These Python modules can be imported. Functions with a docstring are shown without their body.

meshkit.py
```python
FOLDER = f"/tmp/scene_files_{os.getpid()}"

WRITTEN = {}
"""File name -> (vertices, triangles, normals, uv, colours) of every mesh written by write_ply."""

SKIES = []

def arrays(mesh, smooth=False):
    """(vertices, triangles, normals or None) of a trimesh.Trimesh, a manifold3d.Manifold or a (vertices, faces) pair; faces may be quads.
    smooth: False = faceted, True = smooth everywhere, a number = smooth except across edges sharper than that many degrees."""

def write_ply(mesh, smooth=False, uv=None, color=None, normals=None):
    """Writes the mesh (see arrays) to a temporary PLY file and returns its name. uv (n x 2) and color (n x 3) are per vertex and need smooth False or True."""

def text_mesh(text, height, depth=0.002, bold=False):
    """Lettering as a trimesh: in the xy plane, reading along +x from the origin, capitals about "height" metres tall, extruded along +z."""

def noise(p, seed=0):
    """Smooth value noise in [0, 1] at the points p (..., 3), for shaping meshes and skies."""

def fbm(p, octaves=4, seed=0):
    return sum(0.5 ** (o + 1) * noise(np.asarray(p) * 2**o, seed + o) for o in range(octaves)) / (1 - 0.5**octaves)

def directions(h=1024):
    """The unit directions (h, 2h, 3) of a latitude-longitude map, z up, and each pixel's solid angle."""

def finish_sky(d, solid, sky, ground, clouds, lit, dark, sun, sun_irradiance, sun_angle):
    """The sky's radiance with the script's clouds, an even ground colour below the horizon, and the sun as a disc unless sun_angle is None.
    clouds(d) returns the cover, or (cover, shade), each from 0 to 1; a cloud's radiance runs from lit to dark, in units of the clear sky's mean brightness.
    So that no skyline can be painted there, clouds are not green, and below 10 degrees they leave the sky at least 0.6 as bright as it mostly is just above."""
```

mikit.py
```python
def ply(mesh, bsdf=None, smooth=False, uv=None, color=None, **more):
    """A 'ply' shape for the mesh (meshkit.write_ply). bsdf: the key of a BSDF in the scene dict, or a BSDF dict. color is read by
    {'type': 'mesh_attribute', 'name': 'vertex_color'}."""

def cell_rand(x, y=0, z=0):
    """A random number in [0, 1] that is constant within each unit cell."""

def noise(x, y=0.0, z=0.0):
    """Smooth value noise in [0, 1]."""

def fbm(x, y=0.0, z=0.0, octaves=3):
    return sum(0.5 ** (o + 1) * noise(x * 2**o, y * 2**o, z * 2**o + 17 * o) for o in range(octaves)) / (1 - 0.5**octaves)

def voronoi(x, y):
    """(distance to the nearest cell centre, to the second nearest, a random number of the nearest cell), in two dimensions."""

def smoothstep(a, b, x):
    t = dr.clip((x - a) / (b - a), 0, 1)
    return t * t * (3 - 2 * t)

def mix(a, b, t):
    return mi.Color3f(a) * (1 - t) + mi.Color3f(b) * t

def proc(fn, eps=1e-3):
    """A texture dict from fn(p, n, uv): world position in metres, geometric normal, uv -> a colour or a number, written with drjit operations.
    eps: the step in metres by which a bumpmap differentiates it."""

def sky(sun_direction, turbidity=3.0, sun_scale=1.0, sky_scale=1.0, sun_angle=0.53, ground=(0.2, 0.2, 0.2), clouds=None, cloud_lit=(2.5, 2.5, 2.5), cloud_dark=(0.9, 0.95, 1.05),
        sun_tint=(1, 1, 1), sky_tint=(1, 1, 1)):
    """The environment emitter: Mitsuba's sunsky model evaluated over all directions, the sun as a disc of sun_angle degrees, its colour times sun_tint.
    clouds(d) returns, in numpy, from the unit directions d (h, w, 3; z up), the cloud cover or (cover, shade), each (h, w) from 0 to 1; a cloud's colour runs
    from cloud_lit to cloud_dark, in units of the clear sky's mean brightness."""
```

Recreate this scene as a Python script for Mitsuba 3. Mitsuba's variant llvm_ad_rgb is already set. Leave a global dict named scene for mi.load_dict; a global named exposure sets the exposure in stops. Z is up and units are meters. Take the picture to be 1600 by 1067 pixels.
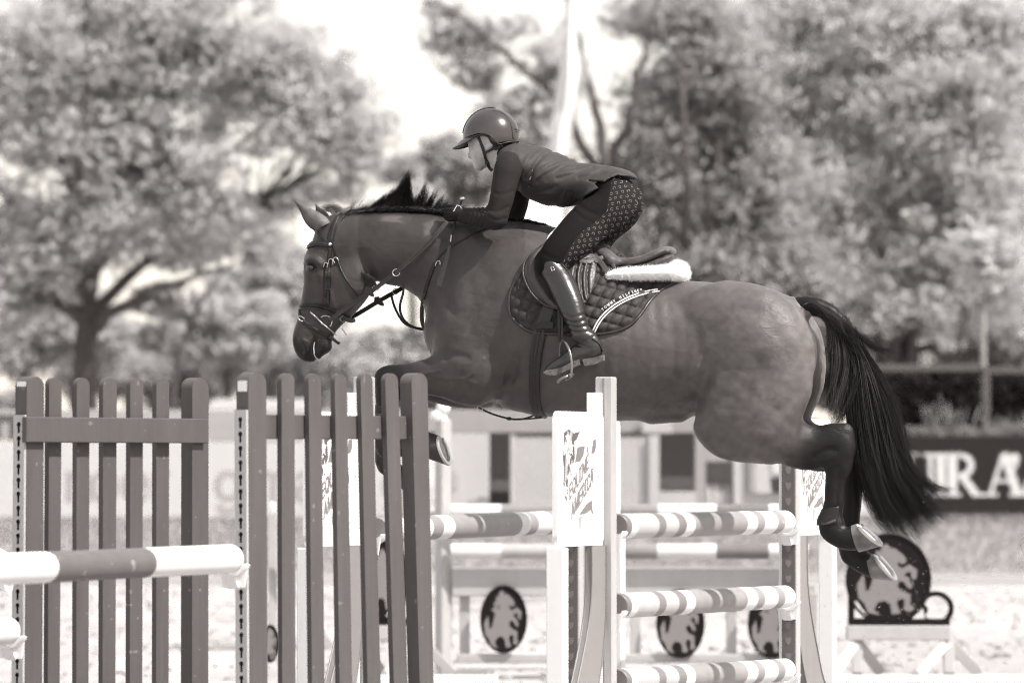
import math
import numpy as np
import trimesh
import manifold3d as m3
import shapely
from shapely import affinity
from shapely.geometry import Polygon, LineString, Point, box as sbox
from shapely.ops import unary_union
from scipy.ndimage import map_coordinates
from scipy.interpolate import PchipInterpolator, CubicSpline
import scipy.sparse as sp
import drjit as dr
import mitsuba as mi
import mikit
import meshkit
from mikit import proc, noise, fbm, smoothstep, mix, voronoi

T = mi.ScalarTransform4f
rng = np.random.default_rng(7)
scene, labels = {}, {}

# ---------------------------------------------------------------- camera, sky, exposure
FPX = 9000.0                       # focal length in pixels of the 1600-wide photograph (a 200 mm lens)
CAM = np.array([0.0, -24.0, 1.4])
PITCH = math.atan(191.5 / FPX)
LOOK = np.array([0.0, math.cos(PITCH), math.sin(PITCH)])
scene['camera'] = {'type': 'thinlens', 'fov': math.degrees(2 * math.atan(800 / FPX)), 'fov_axis': 'x',
                   'aperture_radius': 0.025, 'focus_distance': 23.85, 'near_clip': 1.0, 'far_clip': 2000.0,
                   'to_world': T().look_at(origin=CAM.tolist(), target=(CAM + LOOK).tolist(), up=[0, 0, 1])}
SUN = (0.55, -0.33, 0.77)


def clouds(d):
    n = meshkit.fbm(d * 3.0 + 4.0, 4, seed=3)
    return np.clip(0.55 + 0.8 * (n - 0.5), 0, 1), np.clip(0.25 + 0.5 * (n - 0.5), 0, 1) * 0


SKY_TINT = (1.62, 1.0, 0.62)
scene['sky'] = mikit.sky(SUN, turbidity=3, sun_scale=1.0, sky_scale=1.0, ground=(0.3, 0.295, 0.29), clouds=clouds,
                         cloud_lit=(2.9, 2.88, 2.8), cloud_dark=(1.5, 1.5, 1.46), sun_tint=(0.86, 1.0, 1.28), sky_tint=SKY_TINT)
exposure = 2.35


# ---------------------------------------------------------------- names, labels, entries
def numbered(key):
    if key not in scene and key not in labels and not any(k.startswith(key + '__') for k in scene):
        return key
    n = 1
    while True:
        k = f'{key}_{n:03d}'
        if k not in scene and k not in labels and not any(q.startswith(k + '__') for q in scene):
            return k
        n += 1


def thing(name, label, cat, group=None):
    key = numbered(name)
    labels[key] = {'label': label, 'category': cat}
    if group:
        labels[key]['group'] = group
    return key


def put(name, shape, parent=None, label=None, kind=None):
    """shape: a shape dict (from mikit.ply)."""
    key = numbered(f'{parent}__{name}' if parent else name)
    scene[key] = shape
    if label or kind:
        labels[key] = {}
        if label:
            labels[key]['label'] = label
        if kind:
            labels[key]['kind'] = kind
    return key


def add(name, mesh, mat, parent=None, smooth=30, label=None, kind=None, **kw):
    return put(name, mikit.ply(mesh, mat, smooth=smooth, **kw), parent, label, kind)


def single(name, mesh, mat, label, cat, group=None, smooth=30, **kw):
    key = thing(name, label, cat, group)
    scene[key] = mikit.ply(mesh, mat, smooth=smooth, **kw)
    return key


def structure(name, mesh, mat, label, smooth=30, kind='structure', **kw):
    key = numbered(name)
    scene[key] = mikit.ply(mesh, mat, smooth=smooth, **kw)
    labels[key] = {'label': label, 'kind': kind}
    return key


# ---------------------------------------------------------------- tones and materials
def g(v):
    """A toned grey: the photograph is a warm monochrome print, so every surface has such a tone."""
    a = 0.15 * (1 - math.sqrt(min(v, 1))) ** 1.7
    return [v * (1 + a), v * (1 - 0.36 * a), v * (1 - 0.52 * a)]


def gd(v):
    """The same for a drjit value."""
    v = mi.Float(v)
    a = 1 - dr.sqrt(dr.clip(v, 0, 1))
    a = 0.15 * a * dr.sqrt(a) * (.4 + .6 * a)
    return mi.Color3f(v * (1 + a), v * (1 - 0.36 * a), v * (1 - 0.52 * a))


def mat(name, v=None, rough=0.5, spec=0.5, metal=0.0, fn=None, bump=None, bscale=1.0, clear=0.0, sheen=0.0, eps=1e-3, vertex=False, creg=0.9):
    base = {'type': 'rgb', 'value': g(v)} if v is not None else None
    if fn is not None:
        base = proc(fn, eps)
    if vertex:
        base = {'type': 'mesh_attribute', 'name': 'vertex_color'}
    b = {'type': 'principled', 'base_color': base, 'roughness': rough, 'specular': spec, 'metallic': metal}
    if clear:
        b['clearcoat'], b['clearcoat_gloss'] = clear, creg
    if sheen:
        b['sheen'] = sheen
    if bump is not None:
        b = {'type': 'bumpmap', 'tex': proc(bump, eps), 'scale': bscale, 'b': b}
    scene[name] = {'type': 'twosided', 'bsdf': b}
    return name


def wood_paint(v, dirt=0.5, chip=0.0, chipv=0.6):
    def fn(p, n, uv):
        a = fbm(p.x * 14, p.y * 14, p.z * 2.2, 4)
        st = fbm(p.x * 120, p.y * 120, p.z * 3.0, 2)
        b = noise(p.x * 45 + 9, p.y * 45, p.z * 40)
        c = mi.Float(v) * (1 + dirt * 0.35 * (a - 0.5) + dirt * 0.16 * (st - 0.5))
        if chip > 0:
            k = smoothstep(1 - chip, 1 - chip + 0.03, b * 0.75 + a * 0.35)
            c = c * (1 - k) + chipv * k
        return gd(c)
    return fn


def fine_bump(s):
    return lambda p, n, uv: fbm(p.x * s, p.y * s, p.z * s, 3)


mat('brown_paint', fn=wood_paint(0.080, 1.1, 0.135, 0.16), rough=0.55, spec=0.35, bump=lambda p, n, uv: fbm(p.x * 90, p.y * 90, p.z * 5, 3), bscale=0.0008)
mat('white_paint', fn=wood_paint(0.80, 0.12), rough=0.42, spec=0.4)
mat('white_dirty', fn=wood_paint(0.42, 0.5), rough=0.5, spec=0.4)
mat('alu', fn=wood_paint(0.42, 0.3), rough=0.42, spec=0.6, metal=0.2)
mat('grey_paint', fn=wood_paint(0.20, 0.3, 0.06, 0.32), rough=0.5, spec=0.4)
mat('track_metal', fn=wood_paint(0.12, 0.8), rough=0.5, spec=0.5, metal=0.3)
mat('track_light', 0.17, 0.6)
mat('track_pale', fn=wood_paint(0.42, 0.9), rough=0.5, spec=0.4)
mat('pole_mid', fn=wood_paint(0.105, 0.7, 0.16, 0.26), rough=0.5, spec=0.35)
mat('hole_black', 0.012, 0.8)
mat('plastic_white', 0.74, 0.4, 0.4)
mat('sticker', 0.75, 0.5)
mat('print_grey', 0.16, 0.5)
mat('print_mid', 0.085, 0.5)
mat('print_light', 0.33, 0.5)
mat('pole_white', fn=wood_paint(0.66, 0.35), rough=0.4, spec=0.4)
mat('pole_grey', fn=wood_paint(0.23, 0.7, 0.11, 0.42), rough=0.45, spec=0.4)
mat('pole_light', fn=wood_paint(0.40, 0.35, 0.06, 0.55), rough=0.45, spec=0.4)
mat('pole_dark', fn=wood_paint(0.16, 0.5, 0.08, 0.3), rough=0.45, spec=0.4)
mat('dark_panel', fn=wood_paint(0.035, 0.6), rough=0.5)


# ---------------------------------------------------------------- geometry helpers
def ray(px, py):
    px, py = np.asarray(px, float), np.asarray(py, float)
    x, zc = (px - 800) / FPX, -(py - 533.5) / FPX
    return np.stack([x, math.cos(PITCH) - math.sin(PITCH) * zc, math.sin(PITCH) + math.cos(PITCH) * zc], -1)


def at(px, py, D):
    """The point D metres in front of the camera that the photograph shows at (px, py)."""
    d = ray(px, py)
    return CAM + d * (np.asarray(D, float)[..., None] / d[..., 1:2])


def ground_y(D):
    return D - 24.0


def tm(v, f):
    return trimesh.Trimesh(np.asarray(v, float), np.asarray(f), process=False)


def join(ms):
    vs, fs, o = [], [], 0
    for m in ms:
        v, f = np.asarray(m.vertices), np.asarray(m.faces)
        vs.append(v); fs.append(f + o); o += len(v)
    return tm(np.vstack(vs), np.vstack(fs))


def hull(pts):
    m = m3.Manifold.hull_points(np.asarray(pts, float))
    q = m.to_mesh()
    return tm(q.vert_properties[:, :3], q.tri_verts)


def man(m):
    q = m3.Mesh(np.asarray(m.vertices, np.float32), np.asarray(m.faces, np.uint32))
    q.merge()
    return m3.Manifold(q)


def unman(m):
    q = m.to_mesh()
    return tm(q.vert_properties[:, :3], q.tri_verts)


def cbox(lo, hi, c=0.003):
    """A box with chamfered edges."""
    lo, hi = np.minimum(lo, hi), np.maximum(lo, hi)
    c = min(c, 0.45 * float((hi - lo).min()))
    pts = []
    for i in range(3):
        for s in np.ndindex(2, 2, 2):
            p = [hi[k] - (0 if k == i else c) if s[k] else lo[k] + (0 if k == i else c) for k in range(3)]
            pts.append(p)
    return hull(pts)


def frame_mesh(mesh, o, ex, ey=None, ez=(0, 0, 1)):
    """Local (x,y,z) to world: origin o, x along ex, z along ez."""
    ex = np.asarray(ex, float) / np.linalg.norm(ex)
    ez = np.asarray(ez, float) / np.linalg.norm(ez)
    ey = np.cross(ez, ex) if ey is None else np.asarray(ey, float)
    v = np.asarray(mesh.vertices)
    return tm(np.asarray(o) + v[:, :1] * ex + v[:, 1:2] * ey + v[:, 2:3] * ez, mesh.faces)


def extrude(poly, d, chamfer=0):
    """A shapely polygon in the xy plane extruded along +z."""
    ms = []
    for q in getattr(poly, 'geoms', [poly]):
        if q.area > 1e-9:
            ms.append(trimesh.creation.extrude_polygon(q, d, engine='earcut'))
    return join(ms)


def upright(mesh):
    """xy-plane figure stood up: x stays, y becomes z, extrusion goes to -y (towards the viewer)."""
    v = np.asarray(mesh.vertices)
    return tm(np.stack([v[:, 0], -v[:, 2], v[:, 1]], -1), mesh.faces)


def tube(P, r, sides=8, caps=True, closed=False):
    P = np.asarray(P, float)
    n = len(P)
    r = np.broadcast_to(np.asarray(r, float), (n,))
    t = np.roll(P, -1, 0) - np.roll(P, 1, 0) if closed else np.gradient(P, axis=0)
    t /= np.linalg.norm(t, axis=1, keepdims=True) + 1e-12
    a = np.zeros_like(P)
    ref = np.array([0.0, 0, 1]) if abs(t[0, 2]) < 0.9 else np.array([1.0, 0, 0])
    for i in range(n):
        q = ref - t[i] * (ref @ t[i])
        a[i] = q / np.linalg.norm(q)
        ref = a[i]
    b = np.cross(t, a)
    an = np.arange(sides) * 2 * np.pi / sides
    V = P[:, None] + r[:, None, None] * (np.cos(an)[None, :, None] * a[:, None] + np.sin(an)[None, :, None] * b[:, None])
    m = n if closed else n - 1
    i, j = np.meshgrid(np.arange(m), np.arange(sides), indexing='ij')
    i2 = (i + 1) % n
    q = np.stack([i * sides + j, i * sides + (j + 1) % sides, i2 * sides + (j + 1) % sides, i2 * sides + j], -1).reshape(-1, 4)
    F = np.vstack([q[:, [0, 1, 2]], q[:, [0, 2, 3]]])
    V = V.reshape(-1, 3)
    if caps and not closed:
        V = np.vstack([V, P[:1], P[-1:]])
        k = np.arange(sides)
        F = np.vstack([F, np.stack([(k + 1) % sides, k, k * 0 + n * sides], -1), np.stack([(n - 1) * sides + k, (n - 1) * sides + (k + 1) % sides, k * 0 + n * sides + 1], -1)])
    return tm(V, F)


def strands(P, r, sides=3):
    """N strands of M points each as thin tubes, one mesh. P (N,M,3), r (N,M)."""
    N, M = P.shape[:2]
    t = np.gradient(P, axis=1)
    t /= np.linalg.norm(t, axis=2, keepdims=True) + 1e-12
    ref = np.array([0.31, 0.87, 0.2])
    a = np.cross(t, ref)
    a /= np.linalg.norm(a, axis=2, keepdims=True) + 1e-12
    b = np.cross(t, a)
    an = np.arange(sides) * 2 * np.pi / sides
    V = P[:, :, None] + r[:, :, None, None] * (np.cos(an)[:, None] * a[:, :, None] + np.sin(an)[:, None] * b[:, :, None])
    s, i, j = np.meshgrid(np.arange(N), np.arange(M - 1), np.arange(sides), indexing='ij')
    base = s * M * sides
    q = np.stack([base + i * sides + j, base + i * sides + (j + 1) % sides, base + (i + 1) * sides + (j + 1) % sides, base + (i + 1) * sides + j], -1).reshape(-1, 4)
    return tm(V.reshape(-1, 3), np.vstack([q[:, [0, 1, 2]], q[:, [0, 2, 3]]]))


def spline(P, n=40, closed=False):
    P = np.asarray(P, float)
    if closed:
        P = np.vstack([P, P[:1]])
    s = np.r_[0, np.cumsum(np.linalg.norm(np.diff(P, axis=0), axis=1) ** 0.7 + 1e-9)]
    c = CubicSpline(s, P, bc_type='periodic' if closed else 'natural')
    return c(np.linspace(0, s[-1], n, endpoint=not closed))


def ribbon(P, N, w, t=0.003):
    """A flat strap of width w and thickness t along the points P, its flat side facing the normals N."""
    P, N = np.asarray(P, float), np.broadcast_to(np.asarray(N, float), np.shape(P)).copy()
    n = len(P)
    w = np.broadcast_to(np.asarray(w, float), (n,))[:, None] / 2
    tg = np.gradient(P, axis=0)
    tg /= np.linalg.norm(tg, axis=1, keepdims=True) + 1e-12
    N -= tg * (N * tg).sum(1, keepdims=True)
    N /= np.linalg.norm(N, axis=1, keepdims=True) + 1e-12
    B = np.cross(tg, N)
    c = 0.35 * t
    prof = [(-1, -0.5, 0), (-1, 0.5, 0), (-0.82, 1, 0), (0.82, 1, 0), (1, 0.5, 0), (1, -0.5, 0), (0.82, -1, 0), (-0.82, -1, 0)]
    V = np.stack([P + B * w * a + N * (t / 2) * b for a, b, _ in prof], 1)
    k = len(prof)
    i, j = np.meshgrid(np.arange(n - 1), np.arange(k), indexing='ij')
    q = np.stack([i * k + j, i * k + (j + 1) % k, (i + 1) * k + (j + 1) % k, (i + 1) * k + j], -1).reshape(-1, 4)
    F = [q[:, [0, 2, 1]], q[:, [0, 3, 2]]]
    for e, flip in ((0, False), ((n - 1) * k, True)):
        f = np.array([[e, e + m, e + m + 1] for m in range(1, k - 1)])
        F.append(f[:, ::-1] if flip else f)
    return tm(V.reshape(-1, 3), np.vstack(F))


# ---------------------------------------------------------------- implicit modelling on a grid
def surface_nets(f, o, h):
    s = f < 0
    c = np.zeros(tuple(np.array(f.shape) - 1), np.int8)
    for d in np.ndindex(2, 2, 2):
        c += s[d[0]:f.shape[0] - 1 + d[0], d[1]:f.shape[1] - 1 + d[1], d[2]:f.shape[2] - 1 + d[2]]
    I = np.argwhere((c > 0) & (c < 8))
    idx = np.full(c.shape, -1, np.int32)
    idx[I[:, 0], I[:, 1], I[:, 2]] = np.arange(len(I))
    acc, cnt = np.zeros((len(I), 3)), np.zeros(len(I))
    for ax in range(3):
        for d in np.ndindex(2, 2):
            e = np.zeros(3, int)
            e[[k for k in range(3) if k != ax]] = d
            a = I + e
            b = a.copy(); b[:, ax] += 1
            fa, fb = f[a[:, 0], a[:, 1], a[:, 2]].astype(float), f[b[:, 0], b[:, 1], b[:, 2]].astype(float)
            m = (fa < 0) != (fb < 0)
            t = np.where(m, fa / np.where(m, fa - fb, 1), 0)
            p = a.astype(float); p[:, ax] += t
            acc[m] += p[m]; cnt[m] += 1
    V = np.asarray(o) + h * acc / cnt[:, None]
    F = []
    for ax in range(3):
        sl0 = [slice(None)] * 3; sl1 = [slice(None)] * 3
        sl0[ax], sl1[ax] = slice(0, -1), slice(1, None)
        a, b = s[tuple(sl0)], s[tuple(sl1)]
        E = np.argwhere(a != b)
        u, w = (ax + 1) % 3, (ax + 2) % 3
        E = E[(E[:, u] > 0) & (E[:, w] > 0) & (E[:, u] < f.shape[u] - 1) & (E[:, w] < f.shape[w] - 1)]
        ins = s[E[:, 0], E[:, 1], E[:, 2]]
        q = []
        for du, dw in ((-1, -1), (0, -1), (0, 0), (-1, 0)):
            x = E.copy(); x[:, u] += du; x[:, w] += dw
            q.append(idx[x[:, 0], x[:, 1], x[:, 2]])
        q = np.stack(q, -1)
        q[~ins] = q[~ins][:, ::-1]
        F.append(q)
    F = np.vstack(F)
    return V, F


def taubin(V, F, n=6, lam=0.5, mu=-0.52):
    e = np.vstack([F[:, [0, 1]], F[:, [1, 2]], F[:, [2, 3]], F[:, [3, 0]]])
    e = np.vstack([e, e[:, ::-1]])
    A = sp.csr_matrix((np.ones(len(e)), (e[:, 0], e[:, 1])), (len(V), len(V)))
    A.data[:] = 1
    W = sp.diags(1 / np.maximum(np.asarray(A.sum(1)).ravel(), 1)) @ A
    for _ in range(n):
        V = V + lam * (W @ V - V)
        V = V + mu * (W @ V - V)
    return V


def smin(a, b, k):
    h = np.maximum(k - np.abs(a - b), 0)
    return np.minimum(a, b) - h * h / (4 * k)


def smax(a, b, k):
    return -smin(-a, -b, k)


class Grid:
    def __init__(self, lo, hi, h):
        self.lo, self.h = np.asarray(lo, float), h
        self.n = np.ceil((np.asarray(hi) - self.lo) / h).astype(int) + 1
        self.ax = [(self.lo[k] + h * np.arange(self.n[k])).astype(np.float32) for k in range(3)]
        self.f = np.full(tuple(self.n), 9.0, np.float32)

    def coords(self):
        return self.ax[0][:, None, None], self.ax[1][None, :, None], self.ax[2][None, None, :]

    def sl(self, lo, hi):
        a = np.clip(np.floor((np.asarray(lo) - self.lo) / self.h).astype(int), 0, self.n - 1)
        b = np.clip(np.ceil((np.asarray(hi) - self.lo) / self.h).astype(int) + 1, 1, self.n)
        return tuple(slice(int(x), int(max(y, x + 1))) for x, y in zip(a, b))

    def chain(self, pts, k=0.03, margin=0.07, step=0.22, op='add'):
        """pts rows (u, v, z, h, w): a chain of ellipsoids of in-plane radius h and sideways radius w, blended into the field."""
        pts = np.asarray(pts, float)
        if len(pts) > 1:
            s = np.r_[0, np.cumsum(np.linalg.norm(np.diff(pts[:, :3], axis=0), axis=1) + 1e-6)]
            n = max(2, int(s[-1] / (step * pts[:, 3].min())) + 1)
            q = PchipInterpolator(s, pts)(np.linspace(0, s[-1], n))
        else:
            q = pts
        R = np.stack([q[:, 3], q[:, 4], q[:, 3]], 1)
        S = self.sl((q[:, :3] - R).min(0) - margin, (q[:, :3] + R).max(0) + margin)
        loc = np.full(self.f[S].shape, 9.0, np.float32)
        org = np.array([x.start for x in S])
        for (u, v, z, h, w) in q:
            B = self.sl((u - h - margin, v - w - margin, z - h - margin), (u + h + margin, v + w + margin, z + h + margin))
            L = tuple(slice(x.start - o, x.stop - o) for x, o in zip(B, org))
            U, Vv, Z = self.ax[0][B[0]][:, None, None] - np.float32(u), self.ax[1][B[1]][None, :, None] - np.float32(v), self.ax[2][B[2]][None, None, :] - np.float32(z)
            d2 = U * U + Z * Z
            v2 = Vv * Vv
            k0 = np.sqrt(d2 / np.float32(h * h) + v2 / np.float32(w * w))
            k1 = np.sqrt(d2 / np.float32(h ** 4) + v2 / np.float32(w ** 4)) + np.float32(1e-6)
            np.minimum(loc[L], k0 * (k0 - 1) / k1, out=loc[L])
        if op == 'add':
            self.f[S] = smin(self.f[S], loc, k) if k > 0 else np.minimum(self.f[S], loc)
        elif op == 'cut':
            self.f[S] = smax(self.f[S], -loc, k)
        return self

    def plane_field(self, G):
        """Adds a 2-D relief G(u, z) to the field: positive digs in, negative swells."""
        self.f += G[:, None, :].astype(np.float32)

    def sample(self, P):
        q = (np.asarray(P) - self.lo) / self.h
        return map_coordinates(self.f, q.T, order=1, mode='nearest')

    def mesh(self, smooth=6):
        f = self.f.copy()
        for a in range(3):
            f[tuple(slice(None) if k != a else [0, -1] for k in range(3))] = 9
        V, F = surface_nets(f, self.lo, self.h)
        return taubin(V, F, smooth), F

    def heightmaps(self):
        s = self.f < 0
        has = s.any(1)
        i = s.argmax(1)
        j = s.shape[1] - 1 - s[:, ::-1].argmax(1)
        U, Z = np.indices(has.shape)

        def cross(a, b):
            fa, fb = self.f[U, np.clip(a, 0, s.shape[1] - 1), Z], self.f[U, np.clip(b, 0, s.shape[1] - 1), Z]
            return a + (b - a) * fa / np.where(fa - fb == 0, 1, fa - fb)
        near = self.lo[1] + self.h * cross(i, i - 1)
        far = self.lo[1] + self.h * cross(j, j + 1)
        self.near, self.far, self.has = np.where(has, near, np.nan), np.where(has, far, np.nan), has
        from scipy.ndimage import distance_transform_edt
        k = distance_transform_edt(~has, return_indices=True)[1]
        self.near, self.far = self.near[k[0], k[1]], self.far[k[0], k[1]]

    def hm(self, which, u, z):
        q = np.stack([(np.asarray(u) - self.lo[0]) / self.h, (np.asarray(z) - self.lo[2]) / self.h])
        return map_coordinates(which, q.reshape(2, -1), order=1, mode='nearest').reshape(np.shape(u))


def poly_dist(U, Z, line, closed=False):
    """Distance in the (u, z) plane from a grid of points to a polyline."""
    L = np.asarray(line, float)
    if closed:
        L = np.vstack([L, L[:1]])
    best = np.full(U.shape, 9.0)
    for a, b in zip(L[:-1], L[1:]):
        d = b - a
        t = np.clip(((U - a[0]) * d[0] + (Z - a[1]) * d[1]) / (d @ d + 1e-12), 0, 1)
        best = np.minimum(best, np.hypot(U - a[0] - t * d[0], Z - a[1] - t * d[1]))
    return best


# ---------------------------------------------------------------- the horse's frame: u along it (tail positive), v across (far side positive), z up
YAW = math.radians(8.0)
EU, EV = np.array([math.cos(YAW), -math.sin(YAW), 0.0]), np.array([math.sin(YAW), math.cos(YAW), 0.0])
S = 24.0 / FPX


def uz(px, py, v=0.0):
    """(u, z) of the point of the plane v that the photograph shows at (px, py)."""
    d = ray(px, py)
    t = (np.asarray(v, float) - CAM @ EV) / (d @ EV)
    P = CAM + d * t[..., None]
    return P @ EU, P[..., 2]


def loc(px, py, v):
    u, z = uz(px, py, v)
    return np.stack([u, np.broadcast_to(v, np.shape(u)), z], -1)


def world(L):
    L = np.asarray(L, float)
    return L[..., :1] * EU + L[..., 1:2] * EV + L[..., 2:3] * np.array([0, 0, 1.0])


def wmesh(m):
    return tm(world(m.vertices), m.faces)


def rows(*p):
    """Rows (px, py, r px, v, w m) to chain rows."""
    p = np.asarray(p, float)
    L = loc(p[:, 0], p[:, 1], p[:, 3])
    return np.column_stack([L, p[:, 2] * S, p[:, 4]])
# ================================================================ HORSE
H = Grid((-1.02, -0.40, 0.86), (1.70, 0.40, 2.62), 0.0068)


def mirror(r):
    r = np.array(r); r[:, 1] *= -1
    return r


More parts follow.
